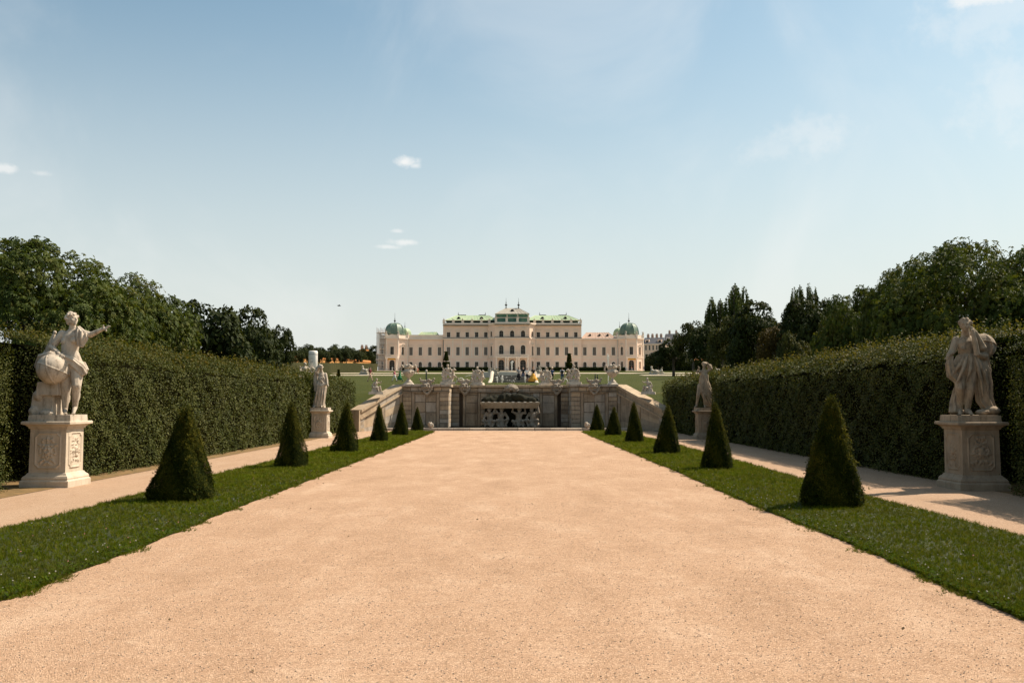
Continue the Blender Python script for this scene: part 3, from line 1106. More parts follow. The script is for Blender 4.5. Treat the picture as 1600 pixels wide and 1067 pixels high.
for px, pt, w, lab in ((398, 546, 44, 'pruned tree in front of the ochre wall below the dark upright tree'), (430, 545, 40, 'pruned tree in front of the ochre wall below the small dark tree'),
                       (461, 546, 36, 'pruned tree in front of the ochre wall left of the white casing'), (479, 547, 26, 'pruned tree in front of the ochre wall touching the white casing on its left'),
                       (503, 546, 32, 'pruned tree in front of the ochre wall just right of the white casing'), (523, 547, 28, 'pruned tree in front of the middle of the ochre wall'),
                       (541, 547, 26, 'pruned tree in front of the ochre wall, next to last before the palace'), (558, 549, 22, 'last pruned tree in front of the low end of the ochre wall')):
    tree_px('wallside', px, pt, 45.5 / ((800 - px) / FPX), w, lab, 'pruned trees in front of the ochre garden wall')
G4 = 'chestnut trees in the row behind the right hedge'
tree_px('chestnut', 1515, 366, 33, 290, 'big dark chestnut tree behind the statue carrying a sack', G4, name='chestnut_tree')
tree_px('chestnut_b', 1640, 385, 30, 240, 'chestnut tree at the near end of the right row, nearest to the viewer', G4, name='chestnut_tree')
tree_px('chestnut_b', 1415, 400, 40, 150, 'chestnut tree leaning left of the big dark one on the right', G4, name='chestnut_tree')
tree_px('chestnut', 1352, 441, 45, 150, 'rounded chestnut tree, smaller neighbour of the big one on the right', G4, name='chestnut_tree')
G5 = 'trees beyond the right hedge'
for px, pt, y, w, k, lab in (
        (1264, 462, 62, 105, 'dark', 'dark full tree in front of the far pair of poplars'),
        (1185, 474, 78, 105, 'dark_b', 'dark spreading tree just right of the tall poplars'),
        (1305, 476, 56, 70, 'olive', 'olive tree between the dark full tree and the rounded chestnut on the right'),
        (1213, 503, 66, 72, 'rust', 'rust tinged tree low among the dark trees on the right'),
        (1240, 520, 58, 55, 'olive', 'low green tree below the rust tinged one'),
        (1145, 494, 90, 76, 'olive', 'olive tree at the foot of the tall poplars'),
        (1108, 505, 118, 70, 'dark', 'dark tree left of the tall poplars'),
        (1082, 504, 135, 62, 'olive', 'light olive tree beside the far apartment house'),
        (1052, 532, 165, 66, 'dark_b', 'low dark tree in front of the far apartment house'),
        (1128, 525, 98, 50, 'olive', 'pale green small tree low in front of the dark tree'),
        (1165, 520, 84, 60, 'dark', 'low dark tree under the spreading tree on the right'),
        (1330, 520, 52, 90, 'dark_b', 'low dark tree filling the gap behind the right hedge'),
        (1028, 548, 215, 48, 'dark', 'small dark tree at the right palace corner')):
    tree_px(k, px, pt, y, w, lab, G5)
G6 = 'poplars above the trees on the right'
for px, pt, y, w, k, lab in (
        (1112, 459, 150, 17, 'poplar', 'leftmost slim poplar of the tall group'),
        (1125, 462, 150, 16, 'poplar_b', 'slim poplar second from the left of the tall group'),
        (1105, 476, 152, 11, 'poplar_b', 'short poplar at the left foot of the tall group'),
        (1138, 457, 147, 18, 'poplar', 'poplar close left of the tallest one'),
        (1147, 437, 145, 24, 'poplar_b', 'tallest poplar of all'),
        (1162, 443, 148, 18, 'poplar', 'slim pointed poplar close right of the tallest one'),
        (1240, 444, 150, 13, 'poplar', 'left poplar of the far group over the dark full tree'),
        (1249, 440, 152, 16, 'poplar_b', 'thick poplar of the far group over the dark full tree'),
        (1263, 437, 150, 12, 'poplar', 'highest slim poplar of the far group'),
        (1272, 443, 153, 12, 'poplar_b', 'slim poplar right of the highest one in the far group'),
        (1290, 460, 150, 10, 'poplar', 'small poplar tip showing beside the rounded chestnut'),
        (1301, 456, 152, 11, 'poplar_b', 'last poplar tip on the right of the far group')):
    tree_px(k, px, pt, y, w * 1.12, lab, G6, name='poplar_tree')
# ------------------------------------------------------------------ statues
def V3(*a): return Vector(a)


def limb(mb, pts, rad, n=10):
    mb.tube(pts, rad, n)
    for p, r in zip(pts, rad): mb.ball(p, r, 10, 6)


def head(mb, c, r, face, hair=True, seed=0, beard=False):
    """head with brow, nose, lips, chin, ears and a mass of curls; face = facing direction"""
    rg = random.Random(seed)
    c, f = Vector(c), Vector(face).normalized()
    up = (V3(0, 0, 1) - f * f.z).normalized()
    sd = f.cross(up)
    mb.ball(c, r, 14, 9, sc=(.86, .86, 1.08))
    P = lambda a, b, d: c + f * (a * r) + up * (b * r) + sd * (d * r)
    mb.ball(P(.42, -.42, 0), r * .60, 10, 7)                       # jaw
    mb.ball(P(.80, -.86, 0), r * .22)                              # chin
    mb.tube([P(.82, .22, 0), P(1.12, -.16, 0), P(.92, -.26, 0)], [r * .09, r * .13, r * .14], 6)   # nose
    for s in (-1, 1):
        mb.tube([P(.80, .26, .1 * s), P(.74, .30, .5 * s)], [r * .10, r * .08], 6)                 # brow
        mb.ball(P(.70, .10, .33 * s), r * .13)                     # eye
        mb.ball(P(.55, -.2, .45 * s), r * .24)                     # cheek
        mb.ball(P(-.05, -.05, .9 * s), r * .18, sc=(.6, .6, 1.3))  # ear
    mb.ball(P(.93, -.50, 0), r * .13, sc=(1, 1.3, .6))             # lips
    if beard:
        for k in range(9): mb.ball(P(.6 + rg.uniform(-.2, .3), -1.0 + rg.uniform(-.3, .2), rg.uniform(-.5, .5)), r * .26)
    if hair:
        for k in range(34):
            a, b = rg.uniform(0, 6.28), rg.uniform(.05, 1)
            q = math.sqrt(1 - b * b)
            d = up * (b * .95) + (f * math.cos(a) + sd * math.sin(a)) * q
            if d.dot(f) > .62 and d.dot(up) < .68: continue
            mb.ball(c + d * (r * 1.0), r * rg.uniform(.2, .32), 8, 5)
        for k in range(8):
            mb.ball(P(-.75 - rg.uniform(0, .25), rg.uniform(-.7, .5), rg.uniform(-.6, .6)), r * .32, 8, 5)


def hand(mb, w, d, r, pn=None):
    """palm with four fingers and a thumb from wrist w along d"""
    w, d = Vector(w), Vector(d).normalized()
    n = Vector(pn) if pn else V3(0, -1, .2)
    s = d.cross(n).normalized()
    n = s.cross(d)
    mb.tube([w, w + d * r * 2.2], [r * .85, r * 1.0], 8)
    for k, l in zip((-1.2, -.4, .4, 1.2), (1.7, 2.1, 2.0, 1.5)):
        b = w + d * r * 1.9 + s * (k * r * .55)
        mb.tube([b, b + d * r * l * .55 - n * r * .1, b + d * r * l - n * r * .45], [r * .36, r * .32, r * .24], 6)
    b = w + d * r * .6 + s * r * -.7
    mb.tube([b, b - s * r * .8 + d * r * .6, b - s * r * .9 + d * r * 1.5], [r * .42, r * .36, r * .26], 6)


def foot(mb, a, t, r):
    a, t = Vector(a), Vector(t)
    mb.tube([a, a * .45 + t * .55 + V3(0, 0, r * .35), t], [r, r * .85, r * .55], 8)
    mb.ball(t, r * .6, 8, 5, sc=(1, 1, .7))
    mb.ball(a + (a - t) * .25 + V3(0, 0, -r * .3), r * .9, 8, 5)
    d = (t - a)
    d.z = 0
    d.normalize()
    s = V3(-d.y, d.x, 0)
    for k in (-1, -.45, .1, .6, 1): mb.ball(t + s * (k * r * .6) + d * (r * .35), r * .26, 6, 4)


def torso(mb, neck, sl, sr, waist, hl, hr, w, fem=False):
    neck, sl, sr, waist, hl, hr = map(Vector, (neck, sl, sr, waist, hl, hr))
    ch = (sl + sr) / 2
    pel = (hl + hr) / 2
    us = (sr - sl).normalized()
    uh = (hr - hl).normalized()
    fw = V3(0, -1, 0)
    secs = []
    hw, sw = (hr - hl).length / 2, (sr - sl).length / 2
    for c, u, a, b in ((pel - V3(0, 0, .08), uh, hw + w * .55, w * .95), (pel + V3(0, 0, .06), uh, hw + w * .6, w * 1.05),
                       (waist, ((us + uh) / 2).normalized(), (hw + w * .45) * .86, w * .92), (waist * .45 + ch * .55 - V3(0, 0, .02), us, sw * .92, w * 1.12),
                       (ch - V3(0, 0, .05), us, sw * 1.02, w * 1.1), (ch + V3(0, 0, .03), us, sw * .8, w * .75), (neck, us, w * .55, w * .5)):
        secs.append((c, a, b, u, V3(0, 1, 0), 0, 1, 0))
    mb.loft(secs, 16)
    for s in (-1, 1):
        c = ch - V3(0, 0, .17) + us * (sw * .48 * s) + fw * (w * (.82 if fem else .75))
        mb.ball(c, w * (.52 if fem else .5), 10, 7, sc=(1, .9 if fem else .45, .95 if fem else .7))
    if not fem:
        for k in range(3):
            for s in (-1, 1): mb.ball(waist + V3(0, 0, -.1 + .09 * k) + us * (w * .3 * s) + fw * (w * .72), w * .3, 8, 5, sc=(1, .4, .8))


def drape(mb, pts, wid, thick, kf=7, am=.16, n=26, u=None, ph=0.):
    """a swag of folded cloth along a path: ribs run along it"""
    pts = [Vector(p) for p in pts]
    secs = []
    for i, p in enumerate(pts):
        d = (pts[min(i + 1, len(pts) - 1)] - pts[max(i - 1, 0)]).normalized()
        uu = Vector(u) if u else d.cross(V3(0, -1, 0))
        uu = (uu - d * uu.dot(d)).normalized()
        vv = d.cross(uu)
        w = wid[i] if isinstance(wid, (list, tuple)) else wid
        t = thick[i] if isinstance(thick, (list, tuple)) else thick
        secs.append((p, w, t, uu, vv, am, kf, ph + i * .5))
    mb.loft(secs, n)


def folds(mb, starts, ends, sag, r, mid=None):
    """single raised fold ridges from start to end points"""
    for i, (a, b) in enumerate(zip(starts, ends)):
        a, b = Vector(a), Vector(b)
        m = (a + b) / 2 + Vector(sag)
        mb.tube([a, a * .6 + m * .4, m * .9 + b * .1, b], [r * .5, r, r * 1.05, r * .5], 7)


def statue_globe():
    mb = MB()
    head(mb, (.245, -.06, 2.03), .125, (.92, -.38, .05), seed=3)
    mb.ball((.19, -.02, 2.13), .075); mb.ball((.13, 0, 2.06), .075); mb.ball((.14, .02, 1.97), .06)
    limb(mb, [(.25, -.03, 1.95), (.235, -.0, 1.80)], [.062, .075])
    torso(mb, (.235, -.0, 1.82), (.02, .0, 1.71), (.42, .02, 1.75), (.20, -.02, 1.34), (.11, 0, 1.04), (.38, 0, 1.06), .145, fem=True)
    # pointing arm
    limb(mb, [(.41, .02, 1.75), (.64, -.02, 1.70), (.88, -.08, 1.80)], [.078, .064, .042])
    hand(mb, (.88, -.08, 1.80), (.95, -.15, .35), .040, (0, -.3, 1))
    mb.tube([(.95, -.09, 1.83), (1.03, -.10, 1.87), (1.09, -.12, 1.875)], [.022, .019, .015], 6)
    mb.tube([(.95, -.10, 1.81), (1.0, -.12, 1.80), (1.01, -.12, 1.76)], [.022, .020, .016], 6)
    mb.tube([(.92, -.10, 1.84), (.95, -.12, 1.90)], [.020, .015], 6)
    # arm on the globe
    limb(mb, [(.03, -.02, 1.71), (-.13, -.12, 1.43), (.12, -.30, 1.27)], [.092, .074, .052])
    hand(mb, (.12, -.30, 1.27), (.8, -.25, -.35), .038, (0, -1, .5))
    # legs
    limb(mb, [(.14, -.02, 1.02), (.17, -.07, .54), (.14, -.02, .14)], [.155, .098, .058])
    mb.ball((.145, .03, .36), .075, 10, 7, sc=(1, 1, 1.9))
    foot(mb, (.14, -.02, .10), (.25, -.22, .035), .055)
    limb(mb, [(.36, -.02, 1.02), (.44, -.18, .62), (.37, -.06, .20)], [.155, .100, .056])
    mb.ball((.40, -.06, .42), .074, 10, 7, sc=(1, 1, 1.9))
    foot(mb, (.37, -.06, .16), (.43, -.24, .035), .052)
    # globe with bands, propped on rough blocks
    mb.ball((-.02, -.26, .97), .32, 32, 20)
    for t, ax in ((0, (.35, .2, 1)), (1, (1, .1, .25))):
        ax = Vector(ax).normalized()
        u = ax.orthogonal().normalized()
        w = ax.cross(u)
        ring = [V3(-.02, -.26, .97) + (u * math.cos(a) + w * math.sin(a)) * .317 for a in np.linspace(0, 2 * math.pi, 33)]
        mb.tube(ring, .016, 6)
    rock = [(-.53, -.05, -.16, .30, 0, .47), (-.40, .08, -.22, .26, .42, .70), (-.10, .02, .05, .30, 0, .60)]
    for x0, x1, y0, y1, z0, z1 in rock: mb.frustum(x0, x1, y0, y1, z0, x0 + .03, x1 - .02, y0 + .03, y1 - .03, z1)
    mb.ball((-.45, -.12, .08), .12, 8, 6); mb.ball((-.15, -.2, .05), .1, 8, 6, sc=(1.5, 1, .7)); mb.ball((-.36, -.1, .42), .13, 8, 6)
    # drapery over the globe and round the hips
    drape(mb, [(-.40, -.16, 1.00), (-.28, -.28, 1.22), (-.05, -.33, 1.28), (.16, -.26, 1.22), (.33, -.17, 1.12), (.50, -.12, .95), (.57, -.10, .84)],
          [.07, .06, .055, .06, .09, .11, .07], [.05, .05, .045, .05, .07, .07, .04], 6, .22)
    folds(mb, [(-.38, -.2, 1.06), (-.34, -.22, .98), (-.3, -.3, 1.1)], [(.3, -.2, 1.2), (.36, -.2, 1.14), (.2, -.32, 1.24)], (-.02, -.1, .08), .026)
    drape(mb, [(.10, .10, 1.18), (.25, .13, 1.05), (.42, .06, 1.02), (.52, -.06, .90)], .12, .07, 5, .2)
    drape(mb, [(-.20, .10, 1.72), (-.28, .12, 1.5), (-.36, .10, 1.25), (-.41, .04, 1.0), (-.38, .0, .84)], [.03, .06, .08, .09, .06], [.04, .05, .06, .06, .05], 5, .25)
    mb.ball((-.19, .1, 1.76), .04)
    # sleeve cloth hanging from the pointing arm
    drape(mb, [(.36, -.02, 1.86), (.45, -.06, 1.74), (.50, -.08, 1.60), (.47, -.10, 1.43)], [.045, .085, .105, .045], [.05, .07, .06, .03], 6, .26)
    folds(mb, [(.40, -.12, 1.82), (.5, -.14, 1.78), (.57, -.1, 1.74)], [(.43, -.15, 1.46), (.5, -.14, 1.5), (.58, -.1, 1.58)], (0, -.02, 0), .024)
    return mb


def statue_sack():
    mb = MB()
    head(mb, (-.11, -.15, 1.86), .118, (-.45, -.85, -.25), seed=8)
    limb(mb, [(-.08, -.10, 1.76), (-.05, -.03, 1.62)], [.07, .085])
    torso(mb, (-.06, -.03, 1.64), (-.24, -.06, 1.52), (.13, .03, 1.60), (-.03, .0, 1.22), (-.13, 0, .97), (.10, 0, .94), .135)
    limb(mb, [(.15, 0, 1.56), (.21, -.20, 1.38), (.02, -.28, 1.68)], [.085, .07, .045])
    hand(mb, (.02, -.28, 1.68), (-.5, .1, .8), .038, (0, -1, 0))
    mb.tube([(-.05, -.30, 1.74), (.0, -.30, 1.5), (.05, -.27, 1.22)], [.035, .05, .062], 9)      # pipe
    limb(mb, [(-.24, -.02, 1.54), (-.36, -.08, 1.30), (-.47, -.16, 1.24)], [.08, .066, .044])
    hand(mb, (-.47, -.16, 1.24), (-.4, -.3, -.6), .036, (0, -1, .2))
    # bagpipe sack on the back with seams
    mb.ball((.36, .08, 1.42), .25, 20, 14, sc=(1, .85, 1.05))
    for ax in ((.9, .3, .1), (.2, .4, .9)):
        ax = Vector(ax).normalized(); u = ax.orthogonal().normalized(); w = ax.cross(u)
        mb.tube([V3(.36, .08, 1.42) + (u * math.cos(a) + w * math.sin(a)) * .245 for a in np.linspace(0, 2 * math.pi, 25)], .014, 6)
    mb.ball((.18, .10, 1.62), .12); mb.tube([(.3, -.1, 1.2), (.1, -.2, 1.24)], [.09, .05], 8)
    # legs
    limb(mb, [(.05, -.02, .95), (-.04, -.12, .54), (-.07, -.04, .12)], [.145, .092, .055])
    mb.ball((-.05, .0, .34), .08, 10, 7, sc=(1, 1, 1.9))
    foot(mb, (-.07, -.04, .09), (-.10, -.26, .035), .058)
    limb(mb, [(-.18, -.0, .93), (-.24, -.12, .56), (-.16, .06, .14)], [.14, .09, .054])
    foot(mb, (-.16, .06, .10), (-.25, -.10, .035), .055)
    # kilted drapery with long folds
    drape(mb, [(-.05, -.02, 1.24), (-.05, -.03, 1.10), (-.07, -.02, .95), (-.10, .0, .80)], [.165, .225, .27, .24], [.15, .18, .18, .14], 9, .13, 40, u=(1, 0, 0))
    folds(mb, [(-.15, -.16, 1.22), (-.10, -.18, 1.22), (-.02, -.18, 1.22), (.05, -.18, 1.2), (.10, -.17, 1.2)],
          [(-.42, -.12, .80), (-.34, -.18, .66), (-.14, -.2, .70), (.20, -.16, .40), (.30, -.12, .60)], (0, -.05, 0), .036)
    drape(mb, [(-.38, -.08, 1.22), (-.44, -.1, 1.05), (-.38, -.08, .84), (-.26, -.08, .70)], [.04, .07, .10, .07], [.04, .06, .07, .05], 5, .25)
    drape(mb, [(.14, -.05, 1.16), (.24, -.06, .92), (.28, -.03, .62), (.30, .0, .34), (.42, .0, .10)], [.13, .16, .17, .16, .12], [.08, .10, .1, .1, .09], 7, .2, 34)
    drape(mb, [(.34, .02, 1.18), (.38, .04, .9), (.36, .04, .66)], [.09, .10, .05], .07, 5, .2)
    drape(mb, [(-.14, .10, .75), (-.18, .12, .5), (-.22, .12, .25), (-.26, .06, .04)], [.03, .08, .11, .13], [.03, .06, .08, .09], 5, .25)
    mb.ball((.42, -.06, .10), .13, 12, 8, sc=(1.3, 1, .75)); mb.ball((.22, -.1, .07), .11, 12, 8, sc=(1.4, 1, .6))
    return mb


def statue_draped():
    mb = MB()
    head(mb, (.0, -.08, 2.0), .112, (.55, -.8, -.2), seed=5)
    limb(mb, [(.0, -.05, 1.9), (.02, .0, 1.76)], [.062, .078])
    torso(mb, (.02, 0, 1.78), (-.14, 0, 1.66), (.20, .02, 1.68), (.05, 0, 1.32), (-.08, 0, 1.05), (.16, 0, 1.05), .125, fem=True)
    limb(mb, [(-.15, 0, 1.66), (-.27, -.08, 1.78), (-.10, -.06, 2.06)], [.074, .06, .042])
    hand(mb, (-.10, -.06, 2.06), (.7, -.1, .5), .034)
    limb(mb, [(.21, .02, 1.67), (.30, -.06, 1.36), (.36, -.2, 1.12)], [.074, .06, .042])
    hand(mb, (.36, -.2, 1.12), (.5, -.4, -.5), .034)
    drape(mb, [(-.05, .06, 2.14), (-.2, .1, 1.95), (-.28, .12, 1.6), (-.26, .1, 1.2), (-.22, .08, .8)], [.08, .1, .12, .13, .12], [.05, .06, .07, .07, .06], 6, .2)
    drape(mb, [(.04, -.02, 1.5), (.03, -.03, 1.25), (.05, -.03, 1.0), (.0, -.03, .7), (-.05, -.03, .4), (-.10, -.03, .1)], [.19, .20, .25, .25, .26, .28], [.15, .15, .18, .18, .18, .2], 10, .09, 44, u=(1, 0, 0))
    folds(mb, [(-.1, -.17, 1.3), (.0, -.19, 1.3), (.12, -.17, 1.25), (.2, -.12, 1.2), (-.14, -.14, 1.5)], [(-.3, -.18, .1), (-.16, -.2, .08), (.02, -.2, .06), (.14, -.16, .1), (.2, -.16, 1.15)], (.03, -.04, 0), .034)
    drape(mb, [(-.2, -.12, 1.15), (.05, -.2, 1.08), (.28, -.12, 1.18)], .08, .06, 5, .2)
    foot(mb, (.05, -.12, .1), (.1, -.3, .035), .05); foot(mb, (-.22, -.1, .08), (-.3, -.28, .035), .05)
    mb.ball((-.2, -.1, .08), .14, 10, 7, sc=(1.5, 1, .6)); mb.frustum(-.3, .2, -.05, .25, 0, -.15, .1, .0, .15, .7)
    return mb


def statue_dancer():
    mb = MB()
    head(mb, (.0, -.06, 2.08), .115, (-.5, -.8, -.1), seed=9)
    limb(mb, [(.0, -.04, 1.98), (.0, .0, 1.84)], [.065, .08])
    torso(mb, (0, 0, 1.86), (-.18, 0, 1.74), (.18, .02, 1.78), (-.04, 0, 1.38), (-.16, 0, 1.08), (.08, 0, 1.1), .13)
    limb(mb, [(-.19, 0, 1.74), (-.36, -.1, 1.72), (-.26, -.2, 1.90)], [.078, .062, .044])
    hand(mb, (-.26, -.2, 1.90), (-.5, -.3, .6), .036)
    limb(mb, [(.19, .02, 1.78), (.36, -.03, 1.88), (.16, -.03, 2.14)], [.078, .062, .044])
    hand(mb, (.16, -.03, 2.14), (-.7, 0, .4), .036)
    mb.ball((.28, .05, 1.98), .13, 10, 7)
    drape(mb, [(.02, -.02, 1.62), (-.02, -.03, 1.3), (.02, -.03, 1.0), (.12, -.02, .7), (.22, .0, .35), (.26, .02, .1)], [.18, .22, .28, .27, .22, .2], [.15, .16, .18, .18, .16, .14], 10, .1, 44, u=(1, 0, 0))
    folds(mb, [(-.16, -.14, 1.5), (-.2, -.16, 1.3), (-.22, -.16, 1.12), (-.2, -.16, .98), (.0, -.18, 1.6)], [(.32, -.14, .35), (.28, -.16, .2), (.2, -.17, .12), (.12, -.17, .2), (.36, -.12, .6)], (-.06, -.06, -.05), .036)
    limb(mb, [(-.2, -.02, 1.05), (-.32, -.14, .62), (-.38, -.02, .14)], [.135, .088, .052])
    foot(mb, (-.38, -.02, .1), (-.5, -.2, .035), .056)
    limb(mb, [(.02, 0, 1.0), (-.02, -.08, .55), (.02, 0, .12)], [.13, .088, .052])
    foot(mb, (.02, 0, .1), (-.02, -.22, .035), .056)
    mb.frustum(.05, .4, -.02, .28, 0, .12, .3, .05, .2, .9)
    return mb


def relief_panel(w, h, seed, name='relief_panel', mat='pedestal_stone'):
    """carved panel: moulded frame with notched corners and a trophy of leaves in relief (front = -y)"""
    rg = np.random.default_rng(seed)
    nx, nz = 46, int(46 * h / w)
    X, Z = np.meshgrid(np.linspace(-w / 2, w / 2, nx), np.linspace(-h / 2, h / 2, nz))
    H = np.zeros_like(X)
    ex, ez = w / 2 - np.abs(X), h / 2 - np.abs(Z)
    cor = np.hypot(ex, ez)
    e = np.minimum(np.minimum(ex, ez), np.maximum(cor - .07, -.01))
    H += .022 * np.exp(-((e - .025) / .011) ** 2)
    H -= .012 * (e > .045)
    for k in range(46):
        cx, cz = abs(rg.normal(0, w * .17)), rg.normal(0, h * .2)
        a, la, lb = rg.uniform(0, 3.14), rg.uniform(.02, .06), rg.uniform(.010, .022)
        if cx > w / 2 - .09 or abs(cz) > h / 2 - .10: continue
        for s in (-1, 1):
            u = (X - s * cx) * math.cos(a) * s + (Z - cz) * math.sin(a)
            v = -(X - s * cx) * math.sin(a) * s + (Z - cz) * math.cos(a)
            H = np.maximum(H, .030 * np.exp(-(u / la) ** 2 - (v / lb) ** 2) + H * .25)
    H += .030 * np.exp(-(np.hypot(X / .75, Z) / .085) ** 6) * (1 - .4 * np.exp(-(np.hypot(X, Z) / .04) ** 2))
    H[0, :] = H[-1, :] = -.004
    H[:, 0] = H[:, -1] = -.004
    vs = np.stack([X, -H, Z], 2).reshape(-1, 3).tolist()
    fs = [(j * nx + i, j * nx + i + 1, (j + 1) * nx + i + 1, (j + 1) * nx + i) for j in range(nz - 1) for i in range(nx - 1)]
    me = bpy.data.meshes.new(name)
    me.from_pydata(vs, [], fs)
    me.materials.append(MATS[mat])
    me.polygons.foreach_set('use_smooth', [True] * len(fs))
    me.update()
    return me


def sqlathe(mb, prof):
    """square moulded profile: list of (half width, z)"""
    vs, fs = [], []
    for r, z in prof: vs += [(-r, -r, z), (r, -r, z), (r, r, z), (-r, r, z)]
    for i in range(len(prof) - 1):
        for k in range(4): fs.append((i * 4 + k, i * 4 + (k + 1) % 4, i * 4 + 4 + (k + 1) % 4, i * 4 + 4 + k))
    fs += [(3, 2, 1, 0), tuple(len(vs) - 4 + k for k in range(4))]
    mb.add(vs, fs)


def pedestal(x, y, label, dark=False, sc=1., seed=1):
    sm = 'pedestal_stone_shaded' if dark else 'pedestal_stone'
    r = tag(empty('pedestal', (x, y, .0)), label, 'pedestal', 'stone pedestals of the garden statues')
    r.scale = (sc, sc, sc)
    mb = MB()
    sqlathe(mb, [(.50, -.05), (.50, .13), (.485, .145), (.47, .16), (.475, .19), (.455, .23), (.42, .255), (.40, .29), (.385, .30)])
    mb.build('base', sm, r)
    mb = MB()
    sqlathe(mb, [(.378, .30), (.372, 1.20)])
    mb.build('shaft', sm, r)
    mb = MB()
    sqlathe(mb, [(.374, 1.20), (.40, 1.215), (.405, 1.24), (.44, 1.275), (.47, 1.29), (.505, 1.30), (.505, 1.345), (.49, 1.36), (.0, 1.362)])
    mb.build('cap', sm, r)
    for k in range(4):
        a = k * math.pi / 2
        p = link('relief_panel', relief_panel(.56, .76, seed + k, mat=sm), None, r)
        p.location = (math.sin(a) * .380, -math.cos(a) * .380, .755)
        p.rotation_euler = (0, 0, a)
    return r


def place_statue(fn, x, y, z, label, name, mat, voxel, scale=1., rz=0., plinth=(.44, .38, .13), mesh=None):
    me = mesh or remeshed(fn(), 'figure', voxel, mat)
    r = tag(empty(name, (x, y, z), rz), label, 'statue', 'stone statues on pedestals beside the walk')
    r.scale = (scale,) * 3
    mb = MB()
    a, b, h = plinth
    mb.frustum(-a, a, -b, b, 0, -a + .01, a - .01, -b + .01, b - .01, h)
    mb.build('plinth', mat, r)
    f = link('figure', me, None, r)
    f.location = (0, 0, h - .012)
    return r


PL = onY(89, 700, 19.0).x
PR = onY(1518, 700, 18.35).x
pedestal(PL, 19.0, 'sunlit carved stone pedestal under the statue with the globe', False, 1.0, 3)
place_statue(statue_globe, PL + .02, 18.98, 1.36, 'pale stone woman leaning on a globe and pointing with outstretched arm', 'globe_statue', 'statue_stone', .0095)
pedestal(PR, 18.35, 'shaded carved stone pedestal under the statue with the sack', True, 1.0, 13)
place_statue(statue_sack, PR - .02, 18.33, 1.36, 'weathered stone piper with hand at mouth and round sack on the back', 'piper_statue', 'statue_stone_shaded', .0095)
P3, P4 = onY(501, 660, 44.5), onY(1101, 660, 43.0)
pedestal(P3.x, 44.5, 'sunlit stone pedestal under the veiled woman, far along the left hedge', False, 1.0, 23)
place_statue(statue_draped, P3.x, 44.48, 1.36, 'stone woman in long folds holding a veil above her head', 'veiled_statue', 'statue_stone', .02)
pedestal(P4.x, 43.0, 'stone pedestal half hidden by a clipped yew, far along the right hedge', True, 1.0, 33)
place_statue(statue_dancer, P4.x, 42.98, 1.36, 'twisting stone figure with raised arms and diagonal folds against the right hedge', 'dancer_statue', 'statue_stone_shaded', .02)


# ------------------------------------------------------------------ retaining wall with fountain
WY, WREC = 58.0, 61.0
zY = lambda py, Y=WY: onY(800, py, Y).z
ZTOP, ZCAP, ZFR, ZM = zY(600), zY(604.5), zY(611), zY(613)
IN, OUTER = 3.95, 6.92
BLK = {}


def block_mesh(w, h, d, mat, ch=.022):
    """cut stone with chamfered front edges; front at y=0, goes back to y=d"""
    k = (round(w, 2), round(h, 2), round(d, 2), mat)
    if k in BLK: return BLK[k]
    mb = MB()
    a, b = w / 2, h / 2
    mb.add([(-a + ch, 0, -b + ch), (a - ch, 0, -b + ch), (a - ch, 0, b - ch), (-a + ch, 0, b - ch),
            (-a, ch, -b), (a, ch, -b), (a, ch, b), (-a, ch, b), (-a, d, -b), (a, d, -b), (a, d, b), (-a, d, b)],
           [(0, 1, 2, 3)] + [(4 + i, 4 + (i + 1) % 4, (i + 1) % 4, i) for i in range(4)] + [(8 + i, 8 + (i + 1) % 4, 4 + (i + 1) % 4, 4 + i) for i in range(4)] + [(11, 10, 9, 8)])
    BLK[k] = mb.mesh('stone_block', mat)
    return BLK[k]


wall = tag(empty('retaining_wall', (AX, WY, 0)), 'weathered stone terrace wall of panels and piers with a recessed fountain bay', 'wall')
WR_ = random.Random(4)


def stone(parent, name, cx, cz, w, h, y, d, mat, rz=0., base=(0, 0)):
    o = link(name, block_mesh(w - .016, h - .016, d, mat), None, parent)
    yy = y + WR_.uniform(-.008, .008)
    c, s = math.cos(rz), math.sin(rz)
    o.location = (base[0] + cx * c - yy * s, base[1] + cx * s + yy * c, cz)
    o.rotation_euler = (0, 0, rz)
    return o


def wstone():
    return WR_.choice(['wall_stone', 'wall_stone', 'wall_stone_warm', 'wall_stone_grey'])


# dark core behind all joints
mb = MB()
for s in (-1, 1):
    x0, x1 = sorted((s * (IN + .06), s * (OUTER - .06)))
    mb.box(x0, x1, .12, 3.4, -.1, ZCAP)
mb.box(-IN - .2, IN + .2, 3.12, 3.5, -.1, ZCAP)
mb.build('wall_core', 'joint_stone', wall)
